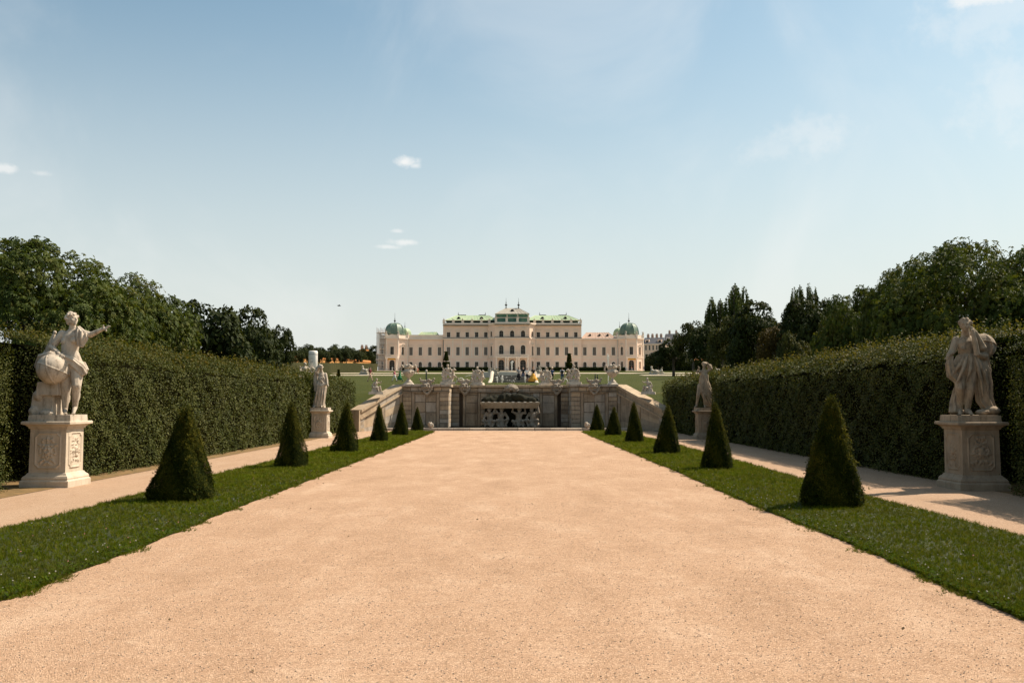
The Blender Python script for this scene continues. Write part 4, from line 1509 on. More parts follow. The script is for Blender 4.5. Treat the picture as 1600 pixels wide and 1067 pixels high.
# flanks
courses = 8
for s in (-1, 1):
    for xa, xb in ((IN, IN + .60), (OUTER - .55, OUTER)):
        for k in range(courses):
            z0, z1 = .12 + k * (ZM - .12) / courses, .12 + (k + 1) * (ZM - .12) / courses
            stone(wall, 'stone_block', s * (xa + xb) / 2, (z0 + z1) / 2, xb - xa, z1 - z0, 0, .3, wstone())
    # panel frame and slabs
    fa, fb = IN + .60, OUTER - .55
    fw, zt, zb = .22, ZM, .12
    for cx, cz, w, h in ((fa + fw / 2, (zt + zb) / 2, fw, zt - zb), (fb - fw / 2, (zt + zb) / 2, fw, zt - zb)):
        stone(wall, 'panel_frame', s * cx, cz, w, h, .05, .25, 'wall_stone')
    stone(wall, 'panel_frame', s * (fa + fb) / 2, zt - .06, fb - fa - 2 * fw, .12, .05, .25, 'wall_stone')
    stone(wall, 'panel_frame', s * (fa + fb) / 2, zb + .08, fb - fa - 2 * fw, .16, .05, .25, 'wall_stone')
    a, b = fa + fw, fb - fw
    zz = [zb + .16, 1.10, 1.76, zt - .12]
    for i in range(2):
        for j in range(3):
            stone(wall, 'stone_slab', s * (a + (b - a) * (i + .5) / 2), (zz[j] + zz[j + 1]) / 2, (b - a) / 2, zz[j + 1] - zz[j], .10, .2, WR_.choice(['wall_stone_grey', 'wall_stone_grey', 'wall_stone']))
    # inner return walls (the left one faces the sun)
    for k in range(courses):
        z0, z1 = .12 + k * (ZM - .12) / courses, .12 + (k + 1) * (ZM - .12) / courses
        for q in range(3):
            ya, yb = .32 + q * .92, .32 + (q + 1) * .92
            o = link('stone_block', block_mesh(yb - ya - .012, z1 - z0 - .012, .1, wstone()), None, wall)
            o.location = (s * IN + s * -.0, (ya + yb) / 2, (z0 + z1) / 2)
            o.rotation_euler = (0, 0, math.pi / 2 if s < 0 else -math.pi / 2)
# recessed bay: piers, side panels, blocks
ry = WREC - WY
rec = [(3.95, 3.45, 'c'), (3.45, 3.22, 'gap'), (3.22, 3.02, 'f'), (3.02, 2.2, 'p'), (2.2, 2.0, 'f'), (2.0, 1.55, 'c'), (1.55, 1.42, 'f')]
for s in (-1, 1):
    for xb, xa, t in rec:
        if t == 'c':
            for k in range(courses):
                z0, z1 = .12 + k * (ZM - .12) / courses, .12 + (k + 1) * (ZM - .12) / courses
                stone(wall, 'stone_block', s * (xa + xb) / 2, (z0 + z1) / 2, xb - xa, z1 - z0, ry - .02, .3, wstone())
        elif t == 'f':
            stone(wall, 'panel_frame', s * (xa + xb) / 2, (ZM + .12) / 2, xb - xa, ZM - .12, ry + .02, .25, 'wall_stone')
        elif t == 'p':
            for z0, z1 in ((.12, 1.0), (1.0, 1.72), (1.72, ZM - .14)):
                stone(wall, 'stone_slab', s * (xa + xb) / 2, (z0 + z1) / 2, xb - xa, z1 - z0, ry + .08, .2, WR_.choice(['wall_stone', 'wall_stone_grey']))
            stone(wall, 'panel_frame', s * (xa + xb) / 2, ZM - .07, xb - xa, .14, ry + .03, .25, 'wall_stone')
for i in range(4):
    for j, (z0, z1) in enumerate(((.12, .9), (.9, 1.65), (1.65, ZM - .12))):
        stone(wall, 'stone_slab', -1.42 + 2.84 * (i + .5) / 4, (z0 + z1) / 2, .71, z1 - z0, ry + .10, .15, WR_.choice(['wall_stone', 'wall_stone_warm']))
stone(wall, 'panel_frame', 0, ZM - .06, 2.84, .12, ry + .04, .2, 'wall_stone')


def run(parent, name, x0, x1, y, d, z0, z1, n, mat, prof=None):
    for i in range(n):
        a, b = x0 + (x1 - x0) * i / n, x0 + (x1 - x0) * (i + 1) / n
        stone(parent, name, (a + b) / 2, (z0 + z1) / 2, b - a, z1 - z0, y, d, mat if mat else wstone())


for s in (-1, 1):
    x0, x1 = (IN, OUTER) if s > 0 else (-OUTER, -IN)
    run(wall, 'string_course', x0 - .06, x1 + .06, -.07, .4, ZM, ZFR, 5, 'wall_stone')
    run(wall, 'frieze_stone', x0, x1, -.0, .3, ZFR, ZCAP, 6, None)
    run(wall, 'coping_stone', x0 - .10, x1 + .10, -.14, 1.0, ZCAP, ZTOP, 5, 'wall_stone_grey')
    o = link('coping_stone', block_mesh(2.0, ZTOP - ZCAP, 1.0, 'wall_stone_warm'), None, wall)
    o.location = (s * (IN - .10), 1.9, (ZTOP + ZCAP) / 2)
    o.rotation_euler = (0, 0, math.pi / 2 if s < 0 else -math.pi / 2)
    o = link('frieze_stone', block_mesh(2.7, ZCAP - ZM, .3, 'wall_stone_warm'), None, wall)
    o.location = (s * (IN - .0), 1.67, (ZM + ZCAP) / 2)
    o.rotation_euler = (0, 0, math.pi / 2 if s < 0 else -math.pi / 2)
run(wall, 'string_course', -IN, IN, ry - .10, .4, ZM, ZFR, 8, 'wall_stone')
run(wall, 'frieze_stone', -IN, IN, ry - .03, .3, ZFR, ZCAP, 9, None)
run(wall, 'coping_stone', -IN, IN, ry - .17, 1.0, ZCAP, ZTOP, 7, 'wall_stone_warm')
mb = MB()
mb.box(-OUTER, -IN, -.05, .12, -.05, .12)
mb.box(IN, OUTER, -.05, .12, -.05, .12)
mb.box(-IN, IN, ry - .06, ry + .12, -.05, .12)
mb.build('wall_foot', 'moss_rock', wall)


def mask_mesh(seed):
    """grotesque face with curling hair, brow, gaping mouth and beard"""
    rg = random.Random(seed)
    mb = MB()
    mb.ball((0, -.10, .02), .20, 12, 9, sc=(.95, .8, 1.15))
    for s in (-1, 1):
        mb.ball((.10 * s, -.24, .10), .07, sc=(1.2, .7, .7))
        mb.ball((.11 * s, -.22, -.02), .075)
        for k in range(5): mb.ball(((.17 + .05 * k) * s, -.08 + .01 * k, .18 + .05 * math.sin(k * 1.7) + .045 * k), .085 - .006 * k)
        mb.ball((.25 * s, -.05, -.02), .08); mb.ball((.24 * s, -.05, -.14), .07)
        mb.ball((.14 * s, -.08, -.24), .085); mb.ball((.07 * s, -.10, -.33), .08)
    mb.tube([(0, -.26, .1), (0, -.33, -.03)], [.03, .05], 7)
    mb.ball((0, -.10, -.38), .08)
    mb.tube([(-.1, -.24, -.16), (0, -.27, -.20), (.1, -.24, -.16)], [.03, .035, .03], 6)
    for k in range(4): mb.ball((rg.uniform(-.12, .12), -.1, .27 + rg.uniform(0, .06)), .075)
    return remeshed(mb, 'stone_mask', .025, 'mask_stone', 1)


mk = mask_mesh(2)
for px, Y, s in ((667.5, WY - .02, 1.35), (928, WY - .02, 1.35), (726.5, WREC - .02, 1.4), (870, WREC - .02, 1.4)):
    p = onY(px, 604, Y)
    o = link('stone_mask', mk, None, wall)
    o.location = (p.x - AX, p.y - WY - .08, p.z)
    o.scale = (s * .9, s, s * .95)
# large shell mask in the middle, water running from its lip
mb = MB()
for k in range(11):
    a = -1.35 + 2.7 * k / 10
    d = V3(math.sin(a), 0, math.cos(a))
    mb.tube([(0, -.2, -.05), V3(0, -.35, 0) + d * .22, V3(0, -.18, 0) + d * .46], [.05, .07, .05], 7)
for s in (-1, 1):
    mb.ball((.42 * s, -.1, -.05), .12); mb.ball((.27 * s, -.25, .02), .10); mb.ball((.16 * s, -.33, .14), .08)
    mb.tube([(.1 * s, -.3, -.14), (.40 * s, -.22, -.10)], [.06, .05], 7)
    mb.tube([(.08 * s, -.2, -.35), (.34 * s, -.12, -.25)], [.09, .07], 7)
mb.ball((0, -.32, .02), .11); mb.ball((0, -.2, -.45), .16, sc=(1.2, .8, .8)); mb.ball((0, -.12, -.60), .09)
o = link('shell_mask', remeshed(mb, 'shell_mask', .025, 'mask_stone', 1), None, wall)
p = onY(799, 606, WREC)
o.location = (p.x - AX, WREC - WY - .1, p.z - .12)
o.scale = (1.05, 1.0, .82)

# ramp walls swinging forward from the corner piers
for s in (-1, 1):
    A = V3(AX + s * 6.92, WY + .1, 0)
    B = V3(s * 9.10, 53.9, 0)
    d = (B - A)
    L = d.length
    ang = math.atan2(d.y, d.x) + (0 if s > 0 else math.pi)      # local x along the wall, outward normal -y
    zA, zB = ZTOP - .02, 1.30
    rw = tag(empty('ramp_wall', A, ang), 'sunlit sloping stone ramp wall left of the fountain wall' if s < 0 else 'shaded sloping stone ramp wall right of the fountain wall', 'wall', 'ramp walls beside the terrace wall')
    sx = s
    top = lambda t: zA + (zB - zA) * t

    def slab(name, t0, t1, o0, o1, y0, y1, mat):
        """piece between two parallel sloping lines, from t0 to t1 along the wall"""
        mb = MB()
        xs = (sx * L * t0, sx * L * t1)
        f = lambda o, t: (0.0 if o is None else top(t) + o)
        vs = [(xs[0], y0, f(o0, t0)), (xs[1], y0, f(o0, t1)), (xs[1], y0, f(o1, t1)), (xs[0], y0, f(o1, t0)),
              (xs[0], y1, f(o0, t0)), (xs[1], y1, f(o0, t1)), (xs[1], y1, f(o1, t1)), (xs[0], y1, f(o1, t0))]
        mb.add(vs, [(0, 1, 2, 3), (7, 6, 5, 4), (4, 5, 1, 0), (5, 6, 2, 1), (6, 7, 3, 2), (7, 4, 0, 3)])
        return mb.build(name, mat, rw)
    slab('wall_core', 0, 1, None, -.20, .10, .55, 'joint_stone')
    for i in range(5):
        t0, t1 = i / 5 + .002, (i + 1) / 5 - .002
        slab('coping_stone', t0, t1, -.16, 0, -.10, .75, 'wall_stone_warm')
        slab('ramp_stone', t0, t1, -.50, -.165, .02, .3, wstone())
        slab('string_course', t0, t1, -.60, -.505, -.06, .3, 'wall_stone_warm')
    mb = MB()
    mb.box(*sorted((sx * (L + .004), sx * (L + .16))), -.03, .78, 0, zB - .03)
    mb.build('end_stone', 'wall_stone_warm', rw)
    for t0, t1, y in ((0, .06, .02), (.06, .42, .08), (.42, .50, .02), (.50, .90, .08), (.90, 1, .02)):
        nz = 4
        for k in range(nz):
            mb = MB()
            x0, x1 = sx * L * (t0 + .002), sx * L * (t1 - .002)
            h0, h1 = top(t0) - .605, top(t1) - .605
            a0, a1, b0, b1 = [max(.05, h0) * (k + e) / nz for e in (.01, .99)] + [max(.05, h1) * (k + e) / nz for e in (.01, .99)]
            vs = [(x0, y, a0), (x1, y, b0), (x1, y, b1), (x0, y, a1), (x0, .3, a0), (x1, .3, b0), (x1, .3, b1), (x0, .3, a1)]
            mb.add(vs, [(0, 1, 2, 3), (7, 6, 5, 4), (4, 5, 1, 0), (5, 6, 2, 1), (6, 7, 3, 2), (7, 4, 0, 3)])
            mb.build('stone_slab', wstone(), rw)

# pool in front of the wall
wm = MB()
wm.add([(AX - 8.0, 56.15, .085), (AX + 8.0, 56.15, .085), (AX + 7.0, 58.1, .085), (AX + 4.2, 58.1, .085), (AX + 4.2, 61.1, .085), (AX - 4.2, 61.1, .085), (AX - 4.2, 58.1, .085), (AX - 7.0, 58.1, .085)],
       [(0, 1, 2, 3, 6, 7), (3, 4, 5, 6)])
tag(wm.build('water', 'pool_water'), kind='structure')
kerb = tag(empty('pool_kerb', (AX, 55.7, 0)), 'low stone kerb along the front of the fountain pool', 'kerb')
for i in range(17):
    w = 17.0 / 17
    stone(kerb, 'kerb_stone', -8.5 + w * (i + .5), .06, w, .22, 0, .5, WR_.choice(['wall_stone_grey', 'pale_stone', 'wall_stone_grey']))
for px, lab in ((673, 'knobbly stone ball on the left half of the pool kerb'), (917.5, 'knobbly stone ball on the right half of the pool kerb')):
    p = onY(px, 668, 55.8)
    mb = MB()
    mb.ball((0, 0, .16), .17, 10, 7)
    for k in range(8): mb.ball((.14 * math.cos(k * .8), .14 * math.sin(k * .8), .12 + .1 * (k % 3)), .07, 7, 5)
    o = link('kerb_ornament', remeshed(mb, 'kerb_ornament', .03, 'wall_stone_grey', 1), None, None, (p.x, 55.86, .16))
    tag(o, lab, 'ornament', 'stone balls on the pool kerb')

# fountain: long basin on figures, moss mound behind its lip
FY = 60.0
fb_ = tag(empty('fountain', (AX, FY, .0)), 'wide stone fountain basin carried by crouching sea figures under a dark mossy mound', 'fountain')
bz = zY(628, FY)
mb = MB()
n = 12
hw = 1.98
for i in range(n):
    a, b = -hw + 2 * hw * i / n, -hw + 2 * hw * (i + 1) / n
    f = lambda x: -.35 - .35 * math.cos(x / hw * 1.4)
    vs = [(a, f(a), bz), (b, f(b), bz), (b, f(b), bz - .10), (a, f(a), bz - .10), (a * .9, f(a) + .12, bz - .42), (b * .9, f(b) + .12, bz - .42),
          (a, .95, bz), (b, .95, bz), (a * .9, .95, bz - .42), (b * .9, .95, bz - .42)]
    mb.add(vs, [(3, 2, 1, 0), (4, 5, 2, 3), (0, 1, 7, 6), (9, 5, 4, 8)])
mb.add([(-hw, f(-hw), bz), (-hw, f(-hw), bz - .1), (-hw * .9, f(-hw) + .12, bz - .42), (-hw * .9, .95, bz - .42), (-hw, .95, bz)], [(0, 1, 2, 3, 4)])
mb.add([(hw, f(hw), bz), (hw, f(hw), bz - .1), (hw * .9, f(hw) + .12, bz - .42), (hw * .9, .95, bz - .42), (hw, .95, bz)], [(4, 3, 2, 1, 0)])
mb.build('basin', 'wall_stone_warm', fb_)
mb = MB()
for i in range(10):
    x = -1.78 + 3.56 * i / 9
    y = -.35 - .35 * math.cos(x / hw * 1.4)
    mb.tube([(x - .09, y - .01, bz + .0), (x + .09, y - .01, bz + .0)], .025, 6)
    mb.tube([(x, y - .02, bz), (x + .01, y - .05, bz - .12)], [.012, .004], 5)
tag(mb.build('spilling_water', 'white_water', fb_), kind='stuff')
mb = MB()
rg = random.Random(6)
for k in range(70):
    x = rg.uniform(-1.7, 1.7)
    h = .42 * (1 - (x / 1.9) ** 2) * rg.random()
    mb.ball((x, .25 + .3 * rg.random(), bz + h * .95), .17 + .12 * rg.random(), 8, 5)
link('moss_mound', remeshed(mb, 'moss_mound', .05, 'moss_rock', 1), None, fb_)
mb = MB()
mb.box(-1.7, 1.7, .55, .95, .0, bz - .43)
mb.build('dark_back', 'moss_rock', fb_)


def crouching(seed):
    rg = random.Random(seed)
    m = MB()
    j = lambda a: rg.uniform(-a, a)
    head(m, (j(.05), -.16, 1.02), .12, (j(.4), -1, -.3), seed=seed, beard=True)
    torso(m, (0, -.05, .92), (-.22, 0, .84), (.22, 0, .84), (j(.04), .02, .52), (-.13, .05, .28), (.13, .05, .28), .15)
    for s in (-1, 1):
        if (seed + s) % 3:
            limb(m, [(.22 * s, 0, .84), ((.42 + j(.05)) * s, -.05, .88 + j(.1)), ((.32 + j(.08)) * s, -.02, 1.22)], [.09, .075, .05])
            hand(m, (.32 * s, -.02, 1.18), (0, 0, 1), .04)
        else:
            limb(m, [(.22 * s, 0, .84), ((.36 + j(.05)) * s, -.16, .56), ((.2 + j(.08)) * s, -.34, .46)], [.09, .075, .05])
            hand(m, (.2 * s, -.34, .46), (-.3 * s, -.6, -.2), .04)
        limb(m, [(.13 * s, .05, .28), ((.30 + j(.08)) * s, -.34, .42 + j(.08)), ((.20 + j(.1)) * s, -.22, .0)], [.15, .10, .06])
        foot(m, (.2 * s, -.22, .05), (.24 * s, -.42, .03), .06)
    m.ball((0, .1, .1), .3, 10, 7, sc=(1.4, 1, .8))
    return remeshed(m, 'sea_figure', .024, 'mask_stone', 1)


for i, px in enumerate((766, 783, 811, 833)):
    p = onY(px, 650, FY)
    o = link('sea_figure', crouching(40 + i), None, fb_)
    o.location = (p.x - AX, -.05, .12)
    s = (bz - .36) / 1.30
    o.scale = (s * 1.05, s, s)
    o.rotation_euler = (0, 0, (-.3, .25, 0, -.35)[i])
mb = MB()
rg = random.Random(9)
for k in range(38): mb.ball((rg.uniform(-1.9, 1.9), rg.uniform(-.45, .3), rg.uniform(0, .14)), rg.uniform(.1, .2), 8, 5)
link('rock_bed', remeshed(mb, 'rock_bed', .05, 'moss_rock', 1), None, fb_)


# statues and urns on the wall
def group_statue(seed):
    """standing figure with a second figure and a sea horse coiling beside it"""
    rg = random.Random(seed)
    m = MB()
    head(m, (0, -.06, 1.32), .10, (.4 - .8 * rg.random(), -1, 0), seed=seed)
    torso(m, (0, 0, 1.18), (-.17, 0, 1.08), (.17, 0, 1.10), (.03, 0, .82), (-.09, 0, .62), (.12, 0, .62), .11)
    limb(m, [(0, -.03, 1.27), (0, 0, 1.15)], [.06, .07])
    limb(m, [(-.17, 0, 1.08), (-.34, -.08, .96), (-.40, -.15, 1.14)], [.07, .055, .04])
    limb(m, [(.17, 0, 1.10), (.32, -.1, .9), (.22, -.22, .74)], [.07, .055, .04])
    limb(m, [(-.09, 0, .62), (-.16, -.16, .36), (-.12, -.04, .06)], [.12, .08, .05])
    limb(m, [(.12, 0, .62), (.2, -.2, .40), (.26, -.1, .06)], [.12, .08, .05])
    drape(m, [(-.3, .02, .95), (-.1, -.1, .66), (.22, -.1, .6), (.4, 0, .36)], [.07, .1, .1, .06], .07, 5, .2)
    # sea horse
    limb(m, [(.30, .05, .2), (.44, .0, .5), (.42, -.04, .84), (.50, -.14, 1.02), (.62, -.22, .96)], [.17, .16, .11, .10, .06])
    limb(m, [(.44, -.1, .5), (.60, -.2, .48), (.70, -.2, .34)], [.08, .06, .05])
    for k in range(6): m.ball((.40 - .01 * k, .06, .6 + .08 * k), .06)
    # second, smaller figure
    head(m, (-.36, -.1, .86), .085, (-.6, -1, 0), seed=seed + 1)
    limb(m, [(-.35, -.05, .74), (-.3, .0, .4)], [.13, .15])
    limb(m, [(-.42, -.08, .70), (-.5, -.2, .5), (-.36, -.3, .4)], [.06, .05, .04])
    limb(m, [(-.3, 0, .36), (-.42, -.2, .26), (-.40, -.16, .02)], [.1, .07, .05])
    m.frustum(-.42, .42, -.22, .26, -.02, -.34, .3, -.16, .2, .34)
    for k in range(8): m.ball((rg.uniform(-.36, .36), rg.uniform(-.25, .2), rg.uniform(.05, .22)), .11)
    return remeshed(m, 'figure', .021, 'statue_stone', 1)


def seated_statue(seed):
    rg = random.Random(seed)
    m = MB()
    head(m, (.08, -.06, 1.08), .10, (.6, -.8, 0), seed=seed)
    limb(m, [(.06, -.03, 1.0), (.02, 0, .9)], [.055, .07])
    torso(m, (.02, 0, .92), (-.16, 0, .82), (.18, 0, .84), (-.02, .02, .56), (-.1, .03, .38), (.12, .03, .38), .11, fem=True)
    limb(m, [(.18, 0, .84), (.38, -.06, .78), (.48, -.1, .92)], [.065, .05, .04])
    limb(m, [(-.16, 0, .82), (-.3, -.05, .58), (-.2, -.18, .42)], [.065, .05, .04])
    limb(m, [(.12, .03, .36), (.36, -.22, .46), (.46, -.2, .06)], [.12, .085, .05])
    limb(m, [(-.1, .03, .36), (.14, -.3, .36), (.24, -.34, .02)], [.12, .085, .05])
    drape(m, [(-.34, .05, .5), (-.1, -.1, .38), (.2, -.15, .32), (.36, -.1, .1)], [.09, .12, .12, .1], .09, 5, .2)
    m.frustum(-.42, .36, -.3, .3, -.05, -.3, .24, -.2, .22, .30)
    return remeshed(m, 'figure', .021, 'statue_stone', 1)


def lid_statue(me, name, px, ptop, pbot, Y, label, group, z=None, rz=0., base=None, flip=False):
    t, b = onY(px, ptop, Y), onY(px, pbot, Y)
    z0 = b.z if z is None else z
    h = max(v.co.z for v in me.vertices)
    r = tag(empty(name, (b.x, Y, z0), rz), label, 'statue', group)
    pz = .14 if base else 0
    s = (t.z - z0 - pz) / h
    f = link('figure', me, None, r)
    f.location = (0, 0, pz)
    f.scale = (-s if flip else s, s, s)
    if base:
        mb = MB()
        mb.frustum(-base, base, -base * .7, base * .7, 0, -base + .04, base - .04, -base * .7 + .04, base * .7 - .04, .16)
        mb.build('plinth', 'pale_stone', r)
    return r


GW = 'sculptures standing on the terrace wall'
g1, g2, g3 = group_statue(3), group_statue(14), seated_statue(5)
lid_statue(g1, 'sea_group_statue', 699.5, 569, 600, WY + .35, 'sea god group rearing over the sunlit edge of the left wall pier', GW, ZTOP, .1, .5)
lid_statue(g2, 'sea_group_statue', 746, 572.5, 600, WREC + .3, 'two stone figures standing on the wall left of the steps', GW, ZTOP, -.2, .45)
lid_statue(g1, 'sea_group_statue', 897, 570, 600, WY + .35, 'sea god group on the right wall pier below the dark topiary', GW, ZTOP, -.1, .5, True)
lid_statue(g2, 'sea_group_statue', 853, 573, 600, WREC + .3, 'stone figures on the wall beside the mustard skirt', GW, ZTOP, .2, .45, True)
pL, pR = onY(587, 612, 55.6), onY(1013, 612, 55.6)
lid_statue(g3, 'seated_statue', 587, 591, 616, 55.6, 'white seated figure leaning back on the left ramp wall', GW, None, .2, .45)
lid_statue(g3, 'seated_statue', 1013, 590, 616, 55.6, 'seated stone figure on the shaded right ramp wall', GW, None, -.2, .45, True)

um = MB()
um.lathe([(.24, 0), (.24, .06), (.17, .1), (.09, .2), (.07, .27), (.11, .31), (.26, .42), (.35, .55), (.38, .70), (.30, .80), (.27, .86), (.34, .93), (.36, .97)], 20)
for k in range(10):
    a = k * .63
    um.ball((.34 * math.cos(a), .34 * math.sin(a), .62 + .05 * (k % 2)), .075, 8, 5)
for s in (-1, 1):
    um.tube([(.36 * s, 0, .62), (.50 * s, 0, .80), (.44 * s, 0, 1.0), (.33 * s, 0, .97)], [.06, .06, .05, .05], 7)
    um.ball((.42 * s, -.05, 1.05), .09); um.ball((.47 * s, 0, .9), .08)
for k in range(7): um.ball((.2 * math.cos(k), .2 * math.sin(k), 1.0 + .04 * (k % 3)), .1, 8, 5)
umesh = remeshed(um, 'urn_body', .022, 'statue_stone', 1)
for px, lab in ((638.5, 'big stone urn with curled handles on the left corner pier'), (957, 'big stone urn with curled handles on the right corner pier')):
    p = onY(px, 600, WY + .35)
    r = tag(empty('stone_urn', (p.x, WY + .35, ZTOP)), lab, 'urn', 'stone urns on the corner piers')
    mb = MB()
    mb.frustum(-.34, .34, -.34, .34, 0, -.2, .2, -.2, .2, .14)
    mb.build('plinth', 'pale_stone', r)
    o = link('urn_body', umesh, None, r)
    o.location = (0, 0, .12)
    s = (onY(px, 570.5, WY + .35).z - ZTOP - .12) / 1.1
    o.scale = (s, s, s)
# ------------------------------------------------------------------ palace
PY = 300.0
PZ = 12.31
K = PY / FPX                                   # metres per photo pixel at the palace
X_ = lambda px: (px - 800) * K
Z_ = lambda py: onY(800, py, PY).z - PZ
palace = tag(empty('palace', (0, PY, PZ)), 'long pale pink baroque palace with green copper roofs and corner domes on the hill', 'palace')
WIN = {}


def win_meshes(w, h, arch, blind):
    k = (round(w, 2), round(h, 2), arch, blind)
    if k in WIN: return WIN[k]
    g = MB()                                    # panes; origin at bottom centre of the opening, facing -y
    a, fr = w / 2, .09
    n = 7

    def outline(x, top, z0):
        if arch:
            r = x
            zc = top - r
            return [(-x, z0), (x, z0)] + [(r * math.cos(t), zc + r * math.sin(t)) for t in np.linspace(0, math.pi, n + 2)]
        return [(-x, z0), (x, z0), (x, top), (-x, top)]
    o = outline(a, h, 0)
    g.add([(x, .02, z) for x, z in o], [tuple(range(len(o)))])
    glass = g.mesh('window', 'window_blind' if blind else 'window_glass')
    f = MB()
    i = outline(a - fr, h - fr, fr)
    m = len(o)
    f.add([(x, -.03, z) for x, z in o] + [(x, -.03, z) for x, z in i], [(q, (q + 1) % m, m + (q + 1) % m, m + q) for q in range(m)])
    f.box(-.045, .045, -.03, .01, fr, h - fr)
    nb = 4 if h > 2.2 else 2
    for q in range(1, nb):
        z = h * q / nb
        t = .05 if (nb == 4 and q == 2) else .03
        f.box(-a + fr, a - fr, -.03, .01, z - t, z + t)
    frame = f.mesh('frame', 'window_frame')
    s = MB()                                    # raised surround and sill, proud of the wall
    e = .20
    o2 = outline(a + e, h + e, -.0)
    vs = [(x, -.0, z) for x, z in o] + [(x, -.09, z) for x, z in o] + [(x, -.09, z) for x, z in o2] + [(x, 0, z) for x, z in o2]
    fs = []
    for q in range(1, m):
        q2 = (q + 1) % m
        for L in range(3): fs.append((L * m + q, L * m + q2, (L + 1) * m + q2, (L + 1) * m + q))
    s.add(vs, fs)
    s.box(-a - .28, a + .28, -.20, 0, -.20, -.003)
    sur = s.mesh('surround', 'plaster_trim')
    WIN[k] = (glass, frame, sur)
    return WIN[k]


def pediment_mesh(w, kind):
    m = MB()
    n = 9
    pts = []
    for k in range(n):
        t = -1 + 2 * k / (n - 1)
        if kind == 'arc': z = .42 * math.cos(t * 1.35)
        elif kind == 'swan': z = .55 * math.cos(t * 1.5) ** 2 + .12 * abs(math.sin(t * 3.1))
        else: z = .10
        pts.append((t * w / 2, z))
    vs = []
    for y in (0, -.24): vs += [(x, y, z) for x, z in pts] + [(x, y, z + .17) for x, z in pts]
    fs = []
    for k in range(n - 1):
        fs += [(2 * n + k, 2 * n + k + 1, 3 * n + k + 1, 3 * n + k), (n + k, 3 * n + k, 3 * n + k + 1, n + k + 1), (k, k + 1, 2 * n + k + 1, 2 * n + k)]
    fs += [(0, 2 * n, 3 * n, n), (n - 1, 2 * n - 1, 4 * n - 1, 3 * n - 1)]
    m.add(vs, fs)
    if kind != 'flat': m.box(-.18, .18, -.16, 0, .05, .42)
    return m.mesh('pediment', 'plaster_trim')


PED = {k: pediment_mesh(w, k) for k, w in (('arc', 2.0), ('swan', 2.2), ('flat', 1.7))}


def wall_face(mb, o, d, x0, x1, z0, z1, ops, rev=.32):
    """wall skin in the vertical plane through o along d with real openings; ops = (cx, w, z, h, arch)"""
    n = Vector((d[1], -d[0], 0))                # outward
    xs = sorted({x0, x1} | {c - w / 2 for c, w, *_ in ops} | {c + w / 2 for c, w, *_ in ops})
    zs = sorted({z0, z1} | {z for _, _, z, h, _ in ops} | {z + h for _, _, z, h, _ in ops})
    P = lambda x, z, q=0.: (o[0] + d[0] * x - n.x * q, o[1] + d[1] * x - n.y * q, z)
    vs, fs = [], []

    def quad(*p):
        b = len(vs)
        vs.extend(p)
        fs.append(tuple(range(b, b + len(p))))
    for i in range(len(xs) - 1):
        for j in range(len(zs) - 1):
            cx, cz = (xs[i] + xs[i + 1]) / 2, (zs[j] + zs[j + 1]) / 2
            if any(abs(cx - c) < w / 2 and z < cz < z + h for c, w, z, h, _ in ops): continue
            quad(P(xs[i], zs[j]), P(xs[i + 1], zs[j]), P(xs[i + 1], zs[j + 1]), P(xs[i], zs[j + 1]))
    for c, w, z, h, arch in ops:
        a, b = c - w / 2, c + w / 2
        if arch:
            r = w / 2
            zc = z + h - r
            ar = [(c + r * math.cos(t), zc + r * math.sin(t)) for t in np.linspace(0, math.pi, 9)]
            half = len(ar) // 2
            for k in range(half): quad(P(b, z + h), P(*ar[k + 1]), P(*ar[k]))
            for k in range(half, len(ar) - 1): quad(P(a, z + h), P(*ar[k + 1]), P(*ar[k]))
            path = [(a, z), (b, z)] + ar
        else:
            path = [(a, z), (b, z), (b, z + h), (a, z + h)]
        for k in range(len(path)):
            p, q = path[k], path[(k + 1) % len(path)]
            quad(P(*p), P(*p, rev), P(*q, rev), P(*q))
    mb.add(vs, fs)


def put_window(o, d, c, w, z, h, arch, ped=None, blind=False, sur=True, parent=None, rev=.26):
    n = Vector((d[1], -d[0], 0))
    gm, fm, sm = win_meshes(w, h, arch, blind)
    g = link('window', gm, None, parent or palace)
    g.location = (o[0] + d[0] * c - n.x * rev, o[1] + d[1] * c - n.y * rev, z)
    g.rotation_euler = (0, 0, math.atan2(d[1], d[0]))
    link('frame', fm, None, g)
    if sur:
        s = link('surround', sm, None, g)
        s.location = (0, -rev - .004, 0)
    if ped:
        p = link('pediment', PED[ped], None, g)
        p.location = (0, -rev - .003, h + .34)
    return g


def band(mb, x0, x1, y, z0, z1, dep):
    mb.box(x0, x1, y - dep, y - .003, z0, z1)


